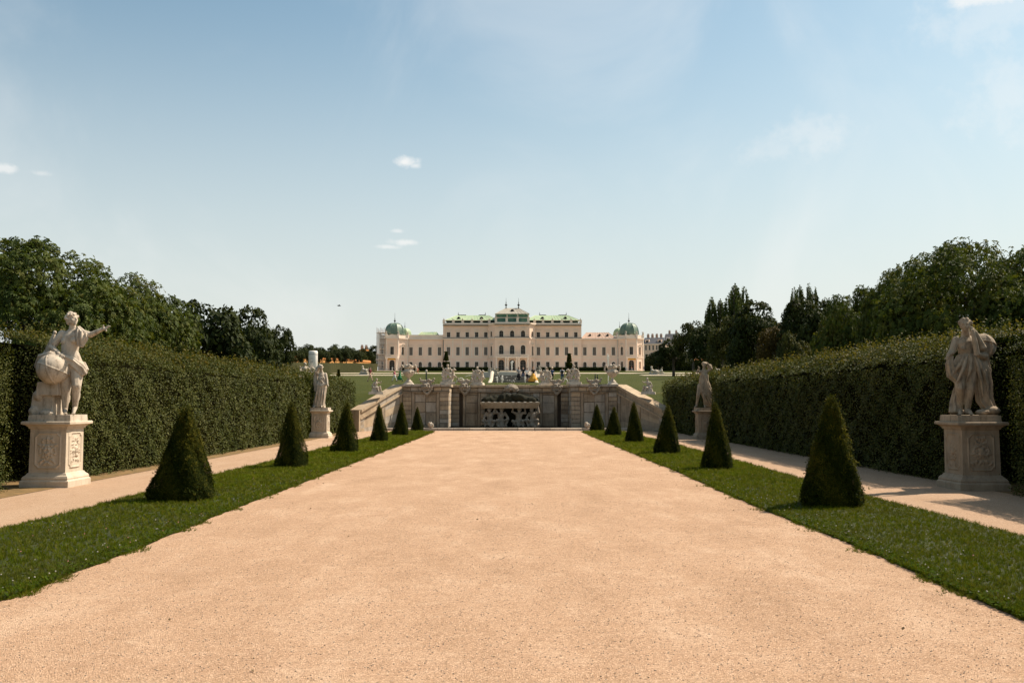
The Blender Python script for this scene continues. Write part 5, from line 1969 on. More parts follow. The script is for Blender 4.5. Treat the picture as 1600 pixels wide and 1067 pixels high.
zG0, zG1 = .15, Z_(565.3)
zF0, zF1 = Z_(555.0), Z_(542.3)
zM0, zM1 = Z_(527.0), Z_(519.0)
zC1, zC2 = Z_(528.5), Z_(507.3)                # string cornice, main cornice
zTopM, zTopW = Z_(505.6), Z_(526.4)
zBand = Z_(558.6)
WW = 5.3 * K
xL, xR = X_(692), X_(908.8)
xCL, xCR = X_(762.6), X_(836.8)
simple('shade_line_dark', (.055, .045, .035), (.09, .075, .06), 1., .6)  # dark tone that paints the shadow line of the cornices
wallmb, trim, base_mb = MB(), MB(), MB()
mainF = (0, 0)
for x0, x1, bays in ((xL, xCL, (700.6, 715.4, 729.9, 744.6, 759.0)), (xCR, xR, (841.3, 856.0, 870.6, 885.3, 900.0))):
    ops = []
    for b in bays:
        c = X_(b)
        ops += [(c, WW, .55, zG1 - .55, False), (c, WW, zF0, zF1 - zF0, False), (c, WW, zM0, zM1 - zM0, False)]
    wall_face(wallmb, (0, 0), (1, 0), x0, x1, 0, zC2, ops)
    for i, (c, w, z, h, a) in enumerate(ops):
        put_window((0, 0), (1, 0), c, w, z, h, a, (None, 'arc', 'flat')[i % 3], i % 3 == 1)
    band(trim, x0, x1, 0, zC1 - .38, zC1, .34)
    band(trim, x0, x1, 0, zC2 - .05, zTopM, .62)
    band(trim, x0, x1, 0, zC2 - .38, zC2 - .05, .34)
    band(trim, x0, x1, 0, zBand - .12, zBand + .18, .12)
    band(base_mb, x0, x1, 0, -.1, .45, .10)
    for b in np.arange(x0 + .05, x1, 3.16):     # shallow pilaster strips between the bays
        trim.box(max(x0, b - .05), min(x1, b + .28), -.06, -.003, zBand + .18, zC1 - .38)
# body behind
wallmb.add([(xL, 0, 0), (xL, 22, 0), (xL, 22, zC2), (xL, 0, zC2), (xR, 0, 0), (xR, 22, 0), (xR, 22, zC2), (xR, 0, zC2)],
           [(0, 3, 2, 1), (4, 5, 6, 7), (1, 2, 6, 5), (3, 7, 6, 2)])
# central pavilion
fyC = -3.4
cF0, cF1 = X_(773.2), X_(827.2)
ops = []
for b in (783.4, 800.2, 817.1):
    c = X_(b)
    ops += [(c, 8.8 * K, .0, Z_(562.6), True), (c, 7.0 * K, zF0, Z_(540) - zF0, True), (c, 6.4 * K, zM0 - .1, Z_(517.5) - zM0 + .1, True)]
wall_face(wallmb, (0, fyC), (1, 0), cF0, cF1, 0, zC2, ops, .5)
for i, (c, w, z, h, a) in enumerate(ops):
    put_window((0, fyC), (1, 0), c, w, z, h, a, (None, 'swan', 'arc')[i % 3], False, i % 3 > 0, rev=.4)
for (xa, ya), (xb, yb) in (((xCL, 0), (cF0, fyC)), ((cF1, fyC), (xCR, 0))):
    L = math.hypot(xb - xa, yb - ya)
    d = ((xb - xa) / L, (yb - ya) / L)
    ops = [(L / 2, 1.25, .3, Z_(564) - .3, True), (L / 2, 1.15, zF0 - .2, Z_(541) - zF0 + .2, True), (L / 2, 1.05, zM0, Z_(518) - zM0, True)]
    wall_face(wallmb, (xa, ya), d, 0, L, 0, zC2, ops)
    for i, (c, w, z, h, a) in enumerate(ops): put_window((xa, ya), d, c, w, z, h, a, (None, 'arc', None)[i % 3])
    n = (d[1], -d[0])
    for z0, z1, t in ((zC1 - .38, zC1, .34), (zC2 - .38, zC2 - .05, .34), (zC2 - .05, zTopM, .62), (zBand - .12, zBand + .18, .3)):
        trim.add([(xa, ya, z0), (xb, yb, z0), (xb + n[0] * t, yb + n[1] * t, z0), (xa + n[0] * t, ya + n[1] * t, z0),
                  (xa, ya, z1), (xb, yb, z1), (xb + n[0] * t, yb + n[1] * t, z1), (xa + n[0] * t, ya + n[1] * t, z1)],
                 [(3, 2, 1, 0), (4, 5, 6, 7), (0, 1, 5, 4), (1, 2, 6, 5), (2, 3, 7, 6), (3, 0, 4, 7)])
band(trim, cF0, cF1, fyC, zC1 - .38, zC1, .34)
band(trim, cF0, cF1, fyC, zC2 - .05, zTopM, .62)
band(trim, cF0, cF1, fyC, zC2 - .38, zC2 - .05, .34)
shade_mb = MB()                                      # dark strips drawing the cornices' shadow lines, shaped as lead covering
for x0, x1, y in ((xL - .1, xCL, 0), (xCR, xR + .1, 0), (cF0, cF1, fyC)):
    shade_mb.box(x0, x1, y - .42, y - .02, zC1 + .003, zC1 + .16)
    shade_mb.box(x0, x1, y - .70, y - .02, zC2 - .36, zC2 - .20)
shade_mb.build('shade_line_strip', 'shade_line_dark', palace)
# portico: columns carrying a balcony
trim.box(X_(774.5), X_(825.6), fyC - 1.7, fyC - .004, zBand - .35, zBand + .05)
for px in (776, 790.3, 793.6, 807.3, 810.6, 824.4):
    trim.lathe([(.36, 0), (.36, .25), (.27, .35), (.23, zBand - .95), (.33, zBand - .7), (.36, zBand - .36)], 10, (X_(px), fyC - 1.3, 0))
for k in range(34):
    x = X_(774.8) + (X_(825.2) - X_(774.8)) * k / 33
    trim.lathe([(.05, zBand + .05), (.1, zBand + .3), (.05, zBand + .7)], 5, (x, fyC - 1.5, 0))
trim.box(X_(774.5), X_(825.6), fyC - 1.6, fyC - 1.4, zBand + .7, zBand + .85)
# low wings
WINGS = ((X_(634), xL, (641.6, 656.3, 671.3, 686.3)), (xR, X_(966.5), (914.2, 929.2, 944.1, 959.0)))
for x0, x1, bays in WINGS:
    ops = []
    for b in bays:
        c = X_(b)
        ops += [(c, WW, .25, zG1 - .25, True), (c, WW, zF0, zF1 - zF0, False)]
    wall_face(wallmb, (0, .6), (1, 0), x0, x1, 0, zC1, ops)
    for i, (c, w, z, h, a) in enumerate(ops): put_window((0, .6), (1, 0), c, w, z, h, a, (None, 'flat')[i % 2], i % 2 == 1)
    band(trim, x0, x1, .6, zC1 - .40, zC1 - .02, .42)
    band(trim, x0, x1, .6, zBand - .12, zBand + .18, .12)
    band(base_mb, x0, x1, .6, -.1, .4, .10)
    wallmb.add([(x0, .6, zC1), (x1, .6, zC1), (x1, 18, zC1), (x0, 18, zC1), (x0, 18, 0), (x1, 18, 0)], [(0, 1, 2, 3), (2, 3, 4, 5)])
x0, x1, _ = WINGS[0]                             # parapet on the left wing only
trim.box(x0 + 1, x1, .5, .9, zC1, zTopW + .55)
trim.box(x0 + 1, x1, .42, .98, zTopW + .55, zTopW + .72)
wallmb.build('facade_wall', 'plaster', palace)
trim.build('cornice_trim', 'plaster_trim', palace)
base_mb.build('base_course', 'plaster_base', palace)


def hip(name, x0, x1, y0, y1, z0, z1, ins, insy, mat, parent=None):
    mb = MB()
    mb.frustum(x0, x1, y0, y1, z0, x0 + ins, x1 - ins, y0 + insy, y1 - insy, z1)
    ro = mb.build(name, mat, parent or palace)
    # standing seams
    sm = MB()
    n = max(6, int((x1 - x0) / 1.1))
    for k in range(1, n):
        t = k / n
        xa, xb = x0 + (x1 - x0) * t, x0 + ins + (x1 - x0 - 2 * ins) * t
        sm.tube([(xa, y0 - .02, z0 + .02), (xb, y0 + insy - .02, z1 + .02)], .045, 4)
    sm.tube([(x0, y0, z0), (x0 + ins, y0 + insy, z1)], .09, 5)
    sm.tube([(x1, y0, z0), (x1 - ins, y0 + insy, z1)], .09, 5)
    sm.build('roof_seam', mat, ro)
    return ro


def finial(parent, x, y, z, h, s=1.):
    mb = MB()
    mb.lathe([(.35 * s, 0), (.18 * s, .25 * s), (.12 * s, .7 * s), (.42 * s, 1.0 * s), (.45 * s, 1.25 * s), (.12 * s, 1.6 * s), (.10 * s, 1.9 * s), (.2 * s, 2.05 * s), (.05, 2.3 * s), (.03, h)], 8, (x, y, z))
    return mb.build('finial', 'dark_iron', parent)


def dormer(parent, x, y, z, s=1.):
    mb = MB()
    pts = [(math.cos(t), math.sin(t)) for t in np.linspace(0, math.pi, 9)]
    vs = [(x + a * .55 * s, y, z + b * .75 * s) for a, b in pts] + [(x + a * .55 * s, y + 1.6 * s, z + b * .75 * s) for a, b in pts]
    n = len(pts)
    mb.add(vs, [(i, n + i, n + i + 1, i + 1) for i in range(n - 1)])
    d = mb.build('dormer', 'copper_dark', parent)
    g = MB()
    g.add([(x + a * .42 * s, y + .03, z + .05 + b * .56 * s) for a, b in pts], [tuple(range(n))])
    g.build('pane', 'dark_opening', d)


simple('old_copper', (.020, .050, .038), (.035, .075, .055), .8, .6)
zP = zTopM
zRl, zRt = Z_(500.2), Z_(489.8)
for xa, xb, oa, ob in ((xL + 1.0, xCL + 3.0, X_(713.5), X_(757)), (xCR - 3.0, xR - 1.0, X_(845), X_(888))):
    lo = MB()
    lo.box(xa, xb, 1.6, 20, zP, zRl)
    lo.build('lower_roof', 'old_copper', palace)
    r = hip('roof', xa - .5, xb + .5, .35, 20.3, zRl, zRt, 3.6, 6.4, 'copper_roof')
    for px in ((716, 752) if xa < 0 else (848, 884)): dormer(r, X_(px), 1.9, Z_(497.6), 1.1)
    mb = MB()
    for a, b in (((713.5, 726), (746.5, 757)) if xa < 0 else ((844.5, 855), (875, 887.5))):
        mb.box(X_(a), X_(b), 8, 8.6, zRt, zRt + .35)
    mb.build('ridge_cresting', 'dark_iron', r)
    for px in ((713.5, 757) if xa < 0 else (844.5, 887.5)): finial(r, X_(px), 8.2, zRt, 1.3, .45)
# middle roof: green drum below, grey hip above
md = MB()
md.frustum(X_(774.5), X_(825.5), fyC + 1.2, 19, zP, X_(774.5), X_(825.5), fyC + 1.2, 19, Z_(497))
md.frustum(X_(775.5), X_(824.5), fyC + 1.4, 18.8, Z_(497), X_(774.8), X_(825.2), fyC + 1.0, 19.2, Z_(491.6))
md.build('lower_roof', 'copper_dark', palace)
r = hip('roof', X_(773.6), X_(827), fyC + .5, 19.5, Z_(491.6), Z_(480.0), 3.55, 6, 'grey_roof')
dormer(r, X_(800.4), fyC + 3.0, Z_(487), 1.1)
for px in (790.6, 810.4): finial(r, X_(px), fyC + 6.4, Z_(480.2), Z_(464) - Z_(480.2), .95)
# wing roofs
hip('roof', X_(644.5), X_(689), 3, 15, zC1 + .1, Z_(516), 2.2, 4.5, 'copper_roof')
r = hip('roof', X_(908.9), X_(964.5), .3, 16, zC1, Z_(517), 10.5 * K, 6.5, 'tile_roof')
for px in (923, 938, 951): dormer(r, X_(px), 2.4, Z_(523.5), .8)


# balustrade over the main cornice: piers at bay limits, swooping rails, a small sculpture on each pier
def swoop(w):
    m = MB()
    n = 9
    pts = [(-w / 2 + w * k / (n - 1), .10 + .28 * abs(-1 + 2 * k / (n - 1)) ** 2.2) for k in range(n)]
    vs = []
    for y in (0, .25): vs += [(x, y, 0) for x, _ in pts] + [(x, y, z) for x, z in pts]
    fs = []
    for k in range(n - 1):
        fs += [(k, k + 1, n + k + 1, n + k), (n + k, n + k + 1, 3 * n + k + 1, 3 * n + k), (2 * n + k + 1, 2 * n + k, 3 * n + k, 3 * n + k + 1)]
    m.add(vs, fs)
    m.box(-w / 2, w / 2, -.04, .3, 0, .22)
    return m.mesh('balustrade', 'plaster_trim')


def pier_top():
    m = MB()
    m.box(-.40, .40, -.1, .42, 0, 1.05)
    m.box(-.46, .46, -.16, .48, 1.05, 1.2)
    return m.mesh('balustrade_pier', 'plaster_trim')


def roof_fig(seed):
    rg = random.Random(seed)
    m = MB()
    m.tube([(0, .15, 0), (.03, .15, .35), (-.02, .15, .65)], [.26, .2, .2], 7)
    m.ball((0, .12, .86), .14, 7, 5)
    for s in (-1, 1): m.tube([(.15 * s, .15, .62), (.34 * s, .1, .5 + .3 * rg.random()), (.26 * s, 0, .75 * rg.random() + .3)], [.09, .07, .05], 5)
    m.ball((.2 * rg.choice((-1, 1)), .1, .16), .2, 7, 5)
    return m.mesh('roof_figure', 'pale_stone', True)


RF = [roof_fig(i) for i in range(3)]
SW, PT = {}, pier_top()
ri = 0


RAIL = []


def balus(xs, y, z, figs=True, ph=1.0):
    global ri
    rl = MB()
    rl.box(xs[0], xs[-1], y + .0, y + .34, z + 1.2 * ph - .22, z + 1.2 * ph - .04)
    rl.build('balustrade_rail', 'plaster_trim', palace)
    for i, x in enumerate(xs):
        p = link('balustrade_pier', PT, None, palace)
        p.location = (x, y, z)
        p.scale = (1, 1, ph)
        if figs:
            f = link('roof_figure', RF[ri % 3], None, p)
            f.location = (0, -.1, 1.2)
            f.scale = (.7, .7, .6)
            f.rotation_euler = (0, 0, ri * 1.3)
            ri += 1
        if i < len(xs) - 1:
            w = round(xs[i + 1] - x - .72, 2)
            if w not in SW: SW[w] = swoop(w)
            b = link('balustrade', SW[w], None, palace)
            b.location = ((x + xs[i + 1]) / 2, y + .05, z)


balus([X_(p) for p in (693.2, 708, 722.6, 737.3, 752, 764.5)], -.35, zP)
balus([X_(p) for p in (835.3, 848.7, 863.3, 878, 892.6, 907.6)], -.35, zP)
balus([X_(p) for p in (775, 791.8, 808.6, 825.5)], fyC - .35, zP, True, 1.5)


# corner pavilions: octagons with ribbed copper domes
def pavilion(pxa, pxb, front_px, mirror):
    cx = (X_(pxa) + X_(pxb)) / 2
    Rr = (X_(pxb) - X_(pxa)) / 2 / math.cos(R(22.5))
    cy = 2.2
    pts = [(cx + Rr * math.cos(R(22.5 + 45 * k)), cy + Rr * math.sin(R(22.5 + 45 * k))) for k in range(8)]
    mb, tr = MB(), MB()
    for k in range(8):
        a, b = pts[k], pts[(k + 1) % 8]
        L = math.hypot(b[0] - a[0], b[1] - a[1])
        d = ((b[0] - a[0]) / L, (b[1] - a[1]) / L)
        nx, ny = d[1], -d[0]
        front = ny < -.9
        ops = []
        if ny < .2:
            g = (L / 2, 8.2 * K, 0., Z_(563), True) if front else (L / 2, 1.0, .6, zG1 - .6, False)
            ops = [g, (L / 2, 5.6 * K if front else 1.05, zF0, zF1 - zF0, False)]
        wall_face(mb, a, d, 0, L, 0, zC1, ops, .35)
        for i, (c, w, z, h, ar) in enumerate(ops):
            put_window(a, d, c, w, z, h, ar, (None, 'swan')[i], False, not (front and i == 0), rev=.3)
        for z0, z1, t in ((zC1 - .35, zC1 + .02, .40), (zBand - .12, zBand + .18, .15)):
            tr.add([(a[0], a[1], z0), (b[0], b[1], z0), (b[0] + nx * t, b[1] + ny * t, z0), (a[0] + nx * t, a[1] + ny * t, z0),
                    (a[0], a[1], z1), (b[0], b[1], z1), (b[0] + nx * t, b[1] + ny * t, z1), (a[0] + nx * t, a[1] + ny * t, z1)],
                   [(3, 2, 1, 0), (4, 5, 6, 7), (0, 1, 5, 4), (1, 2, 6, 5), (2, 3, 7, 6), (3, 0, 4, 7)])
        # corner pilasters
        tr.lathe([(.24, 0), (.24, zC1 - .4)], 6, (a[0], a[1], 0))
        # attic parapet
        tr.add([(a[0], a[1], zC1 + .02), (b[0], b[1], zC1 + .02), (b[0], b[1], zC1 + .95), (a[0], a[1], zC1 + .95)], [(0, 1, 2, 3)])
        tr.box(a[0] - .3, a[0] + .3, a[1] - .3, a[1] + .3, zC1 + .02, zC1 + 1.3)
        if ny < .5:
            f = link('roof_figure', RF[k % 3], None, palace)
            f.location = (a[0], a[1] - .15, zC1 + 1.3)
        if front:   # small curved gable and the portal with paired columns
            w = L * .42
            n = 9
            q = [(-w + 2 * w * i / (n - 1), 1.15 * math.cos((-1 + 2 * i / (n - 1)) * 1.5) ** 1.2 + .02) for i in range(n)]
            xm, ym = (a[0] + b[0]) / 2, a[1]
            vs = [(xm + x, ym - .42, zC1 + .02) for x, _ in q] + [(xm + x, ym - .42, zC1 + .02 + z) for x, z in q] + [(xm + x, ym, zC1 + .02 + z) for x, z in q]
            tr.add(vs, [(i, i + 1, n + i + 1, n + i) for i in range(n - 1)] + [(n + i, n + i + 1, 2 * n + i + 1, 2 * n + i) for i in range(n - 1)])
            for s in (-1, 1):
                tr.lathe([(.34, 0), (.34, .3), (.26, .4), (.22, zBand - .9), (.34, zBand - .6)], 9, (xm + s * 1.65, ym - 1.1, 0))
                tr.box(xm + s * 1.65 - .4, xm + s * 1.65 + .4, ym - 1.5, ym - .7, zBand - .6, zBand - .35)
            tr.box(xm - 2.1, xm + 2.1, ym - 1.6, ym - .01, zBand - .35, zBand + .1)
            for i in range(13):
                tr.lathe([(.05, zBand + .1), (.1, zBand + .3), (.05, zBand + .65)], 5, (xm - 2 + 4 * i / 12, ym - 1.45, 0))
            tr.box(xm - 2.1, xm + 2.1, ym - 1.55, ym - 1.35, zBand + .65, zBand + .8)
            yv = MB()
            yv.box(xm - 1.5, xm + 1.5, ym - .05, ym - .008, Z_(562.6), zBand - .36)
            yv.build('portal_light_strip', 'yellow_lit_paint', palace)  # yellow light inside the portal, put into the strip's colour
    mb.add([(x, y, zC1) for x, y in pts], [tuple(range(8))])
    mb.build('pavilion_wall', 'plaster', palace)
    tr.build('pavilion_trim', 'plaster_trim', palace)
    dm = MB()
    rd = 15.6 * K
    zb, zt = Z_(520.5), Z_(504.2)
    prof = [(rd * .86, zC1 + .05), (rd * .86, zb - .35), (rd * 1.07, zb - .3), (rd * 1.05, zb)]
    for t in np.linspace(0, 1, 9): prof.append((rd * (1.0 * math.cos(t * 1.50) ** .72 + .0), zb + (zt - zb) * math.sin(t * math.pi / 2)))
    cx2 = cx + (-.2 if mirror else .2)
    dm.lathe(prof, 8, (cx2, cy, 0), 0, R(22.5))
    do = dm.build('dome', 'copper_dome', palace)
    rb = MB()
    for k in range(8):
        a = R(22.5 + 45 * k)
        rb.tube([(cx2 + r * math.cos(a), cy + r * math.sin(a), z) for r, z in prof[4:]], .11, 5)
    rb.build('dome_rib', 'copper_dome', do)
    finial(do, cx2, cy, zt - .1, Z_(487.5) - zt, .8)
    fx = X_(625.8) if not mirror else X_(975)
    d2 = MB()                                   # smaller dome of the rear pavilion showing beside it
    rd2 = 11.5 * K
    d2.lathe([(rd2 * math.cos(t * 1.5) ** .7 * (1 if t else 1.03), zb + (Z_(508.5) - zb) * math.sin(t * math.pi / 2)) for t in np.linspace(0, 1, 8)], 8, (fx, cy + 9, 0), 0, R(22.5))
    o2 = d2.build('dome', 'copper_roof', palace)
    finial(o2, fx, cy + 9, Z_(508.6), Z_(498) - Z_(508.6), .5)


c_m, nt_, b_, o_ = newmat('copper_dome')
c_ = nramp(nt_, nnoise(nt_, 1.1, 7, .65, npos(nt_, (1, 1, .35))), [(.32, (.075, .135, .095)), (.55, (.14, .20, .135)), (.72, (.33, .34, .20))])
nt_.links.new(c_, b_.inputs['Base Color'])
b_.inputs['Roughness'].default_value = .5
pavilion(591.5, 636.4, 614.5, False)
pavilion(965.6, 1005.4, 985.5, True)
dp = MB()
for px, y in ((636.2, .3), (965.9, .3), (692.4, -.12)):
    dp.tube([(X_(px), y, .2), (X_(px), y, zC1 - .5)], .10, 6)
dp.build('downpipe', 'dark_iron', palace)

# scaffolding on the left corner
sc = tag(empty('scaffolding', (X_(596), PY - 3.6, PZ)), 'white scaffolding around the left corner of the palace', 'scaffolding')
x0, x1, zt = X_(590.5) - X_(596), X_(602) - X_(596), Z_(513)
for i in range(5):
    for j in range(3):
        mb = MB()
        mb.tube([(x0 + (x1 - x0) * i / 4, j * 2.0, 0), (x0 + (x1 - x0) * i / 4, j * 2.0, zt - (i % 2) * .8)], .06, 5)
        mb.build('pole', 'steel_pole', sc)
for k in range(1, 8):
    z = zt * k / 8
    mb = MB()
    mb.box(x0 - .2, x1 + .2, -.1, 4.2, z, z + .12)
    mb.build('deck', 'white_sheet' if k in (5, 6) else 'plaster_trim', sc)
    mb = MB()
    mb.tube([(x0, -.1, z + .6), (x1, -.1, z + .6)], .045, 4)
    mb.tube([(x0, -.1, z + 1.1), (x1, -.1, z + 1.1)], .045, 4)
    mb.build('guard_rail', 'steel_pole', sc)
mb = MB()
mb.box(x0 + .2, x0 + 1.0, -.25, -.17, zt * .38, zt * .86)
mb.build('safety_net', 'white_sheet', sc)


# ------------------------------------------------------------------ houses, wall and fence beyond
def house(name, label, px0, px1, ptop, Y, dep, rows, cols, roof, wallm, roofpx, rot=0., group=None, chim=3, zbase=None):
    a, b = onY(px0, ptop, Y), onY(px1, ptop, Y)
    z0 = terr(a.x, Y) if zbase is None else zbase
    w, h = b.x - a.x, a.z - z0
    r = tag(empty(name, ((a.x + b.x) / 2, Y, z0), rot), label, 'house', group)
    mb = MB()
    ops = []
    for i in range(cols):
        for j in range(rows):
            ops.append((-w / 2 + w * (i + .5) / cols, w / cols * .42, h * (j + .25) / rows, h / rows * .55, False))
    wall_face(mb, (0, 0), (1, 0), -w / 2, w / 2, 0, h, ops, .2)
    mb.add([(-w / 2, 0, 0), (w / 2, 0, 0), (w / 2, dep, 0), (-w / 2, dep, 0), (-w / 2, 0, h), (w / 2, 0, h), (w / 2, dep, h), (-w / 2, dep, h)],
           [(1, 2, 6, 5), (2, 3, 7, 6), (3, 0, 4, 7), (4, 5, 6, 7)])
    mb.build('wall', wallm, r)
    for c, ww, z, hh, _ in ops: put_window((0, 0), (1, 0), c, ww, z, hh, False, None, False, True, r, .15)
    tr = MB()
    for j in range(1, rows): tr.box(-w / 2, w / 2, -.12, -.004, h * j / rows - .1, h * j / rows + .1)
    tr.box(-w / 2 - .2, w / 2 + .2, -.35, -.004, h - .3, h + .05)
    tr.build('cornice', 'plaster_trim', r)
    zr = onY(800, roofpx, Y).z - z0
    mb = MB()
    mb.frustum(-w / 2 - .1, w / 2 + .1, -.1, dep + .1, h + .06, -w / 2 + w * .12, w / 2 - w * .12, dep * .38, dep * .62, zr)
    ro = mb.build('roof', roof, r)
    for k in range(chim):
        m2 = MB()
        x = -w * .35 + w * .7 * (k + .5) / chim
        m2.box(x - .5, x + .5, dep * .42, dep * .55, zr - 1.2, zr + 1.3)
        for q in range(3): m2.lathe([(.14, zr + 1.3), (.12, zr + 1.9)], 6, (x - .3 + .3 * q, dep * .48, 0))
        m2.build('chimney', 'tile_roof', ro)
    for k in range(max(2, cols // 3)):
        m2 = MB()
        x = -w / 2 + w * (k + .5) / max(2, cols // 3)
        m2.box(x - .9, x + .9, dep * .08, dep * .3, h + .1, h + (zr - h) * .62)
        dmr = m2.build('dormer', wallm, ro)
        m3 = MB()
        m3.box(x - .5, x + .5, dep * .08 - .04, dep * .08 - .004, h + .4, h + (zr - h) * .5)
        m3.build('pane', 'window_glass', dmr)
    return r


GH = 'apartment houses beyond the right palace corner'
house('apartment_house', 'cream apartment house with dark slate roof and row of chimneys behind the right dome', 1001, 1040, 537, 385, 16, 4, 7, 'dark_slate', 'plaster', 526, -.25, GH, 4)
house('apartment_house', 'second apartment house with glazed dark mansard, partly behind the trees', 1036, 1066, 536.5, 420, 16, 4, 6, 'dark_slate', 'plaster_base', 520, -.2, GH, 2)
house('orange_roofed_house', 'small house with bright orange tiled roof left of the palace', 562, 581, 555.5, 355, 10, 2, 3, 'orange_tile', 'plaster', 545, .3, None, 2)

# ochre garden wall with buttress strips, lower green board fence in front of it
A, B = onY(330, 550.5, 150), onY(577, 566.0, 288)
gw = tag(empty('garden_wall', (0, 0, 0)), 'long ochre orange garden wall running back on the left behind the hedge', 'wall')
N = 26
for i in range(N):
    t0, t1 = i / N, (i + 1) / N
    p, q = A.lerp(B, t0), A.lerp(B, t1)
    zt0 = p.z + .25 * math.sin(i) * .2
    d = (q - p)
    d.z = 0
    d.normalize()
    n = V3(d.y, -d.x, 0)
    zb = min(terr(p.x, p.y), terr(q.x, q.y)) - .4
    mb = MB()
    tp, tq = p.z, q.z
    def pr(o0, o1, za, zb2, t0p=p, t1p=q):
        vs = []
        for c, zt in ((t0p, za[0]), (t1p, za[1])):
            for o in (o0, o1):
                vs.append((c.x + n.x * o, c.y + n.y * o, zb2 if isinstance(zb2, (int, float)) else 0))
                vs.append((c.x + n.x * o, c.y + n.y * o, zt))
        return vs
    v = pr(0, .5, (tp, tq), zb)
    fs = [(0, 4, 5, 1), (2, 3, 7, 6), (1, 5, 7, 3), (0, 1, 3, 2), (4, 6, 7, 5)]
    mb.add(v, fs)
    mb.build('wall_bay', 'ochre_wall', gw)
    mb = MB()                                    # tiled coping
    cs = [(p, tp), (q, tq)]
    vs = []
    for c, zt in cs: vs += [(c.x - n.x * .18, c.y - n.y * .18, zt + .02), (c.x + n.x * .68, c.y + n.y * .68, zt + .02), (c.x + n.x * .25, c.y + n.y * .25, zt + .55)]
    mb.add(vs, [(0, 3, 5, 2), (1, 2, 5, 4), (0, 1, 4, 3), (0, 2, 1), (3, 4, 5)])
    mb.build('tile_coping', 'orange_tile', gw)
    mb = MB()
    mb.box(p.x - .25, p.x + .25, p.y - .35, p.y + .35, zb, tp - .05)
    mb.build('buttress', 'bark', gw)
A, B = onY(380, 564.5, 140), onY(590, 568, 292)
fe = tag(empty('board_fence', (0, 0, 0)), 'grey green board fence below the ochre wall, running up to the palace corner', 'fence')
N = 150
rgf = random.Random(8)
bm_ = {}
for i in range(N):
    p, q = A.lerp(B, i / N), A.lerp(B, (i + .93) / N)
    zb = terr(p.x, p.y) - .1
    w = (V3(q.x, q.y, 0) - V3(p.x, p.y, 0)).length
    mb = MB()
    mb.box(0, 1, 0, .06, 0, 1)
    if 'b' not in bm_: bm_['b'] = mb.mesh('board', 'fence_green')
    o = link('board', bm_['b'], None, fe)
    o.location = (p.x, p.y + rgf.uniform(-.03, .03), zb)
    o.rotation_euler = (0, 0, math.atan2(B.y - A.y, B.x - A.x))
    o.scale = (w, 1, max(.5, p.z - zb + rgf.uniform(-.05, .05)))
# clipped dark hedge line before the palace and at the right
for x0, x1, y, h, lab in ((X_(636), X_(765), 281.5, 1.1, 'low dark clipped hedge before the left half of the palace'), (X_(836), X_(966), 281.5, 1.1, 'low dark clipped hedge before the right half of the palace'),
                          (X_(1008) * .93, X_(1200) * .93, 279, 3.6, 'long dark clipped hedge on the right of the upper lawn')):
    n = 9000 if h < 2 else 9000
    rgx = np.random.default_rng(int(abs(x0) * 10))
    P = np.stack([x0 + (x1 - x0) * rgx.random(n), y + rgx.normal(0, .06, n), h * rgx.random(n) ** .8], 1)
    top = rgx.random(n) < .4
    P[top, 1] = y + 1.2 * rgx.random(top.sum())
    P[top, 2] = h + rgx.normal(0, .06, top.sum())
    P[:, 2] += terr(0, y)
    c0 = np.array([(x0 + x1) / 2, y, terr(0, y)])
    r = tag(empty('low_hedge', tuple(c0)), lab, 'hedge', 'dark clipped hedges on the upper terrace')
    me = scatter('foliage', LEAF, P - c0, frames(rgx.normal(0, .7, P.shape) + [0, -1, .6]), .28 + .15 * rgx.random(n), 'tree_leaf_dark')
    tag(link('foliage', me, None, r), kind='stuff')
    mb = MB()
    mb.box(x0 - c0[0], x1 - c0[0], .06, 1.3, -.2, h - .05)
    mb.build('branch_core', 'hedge_inside', r)
# orange awnings showing over the right hedge
for i, px in enumerate((1091, 1143)):
    p = onY(px, 562, 262)
    z0 = terr(p.x, 262)
    r = tag(empty('market_awning', (p.x, 262, z0)), ('orange awning left of the other above the dark hedge line', 'orange awning right of the other above the dark hedge line')[i], 'awning', 'orange awnings beyond the right hedge')
    mb = MB()
    mb.frustum(-1.5, 1.5, -.9, .9, p.z - z0 - .15, -1.3, 1.3, -.1, .1, p.z - z0 + .35)
    mb.build('canopy', 'orange_tile', r)
    for s in (-1, 1):
        mb = MB()
        mb.tube([(1.3 * s, 0, 0), (1.3 * s, 0, p.z - z0)], .05, 6)
        mb.build('post', 'dark_iron', r)

# white protective casing round a statue, left
b = onY(489.5, 548, 78)
zc = terr(b.x, 78)
r = tag(empty('statue_casing', (b.x, 78, zc)), 'tall white cylindrical casing with rounded lid and small grey print above the left hedge', 'casing')
rad = 6.9 / FPX * 78
h = b.z - zc
mb = MB()
mb.lathe([(rad, 0), (rad, h - .18), (rad * .97, h - .08), (rad * .85, h - .01), (0.01, h)], 32)
mb.build('shell', 'white_sheet', r, True)
mb = MB()
mb.lathe([(rad + .02, h - .34), (rad + .02, h - .30)], 32, cap=False)
mb.build('lid_seam', 'grey_print', r)
mb = MB()
for k, (z, ws) in enumerate(((h - .72, (.10, .13)), (h - .86, (.2,)), (h - .95, (.14, .05)), (h - 1.03, (.08, .1)))):
    a = -1.95
    for w in ws:
        da = w / rad
        mb.add([((rad + .004) * math.cos(a + t), (rad + .004) * math.sin(a + t), z + q) for t, q in ((0, 0), (da, 0), (da, .05), (0, .05))], [(0, 1, 2, 3)])
        a += da + .08
mb.build('printed_lines', 'grey_print', r)
lid_statue(g2, 'sea_group_statue', 476, 566, 584, 77, 'pale stone figures half hidden left of the white casing', 'sculptures on the upper terrace', terr(onY(476, 580, 77).x, 77), .6, .5)

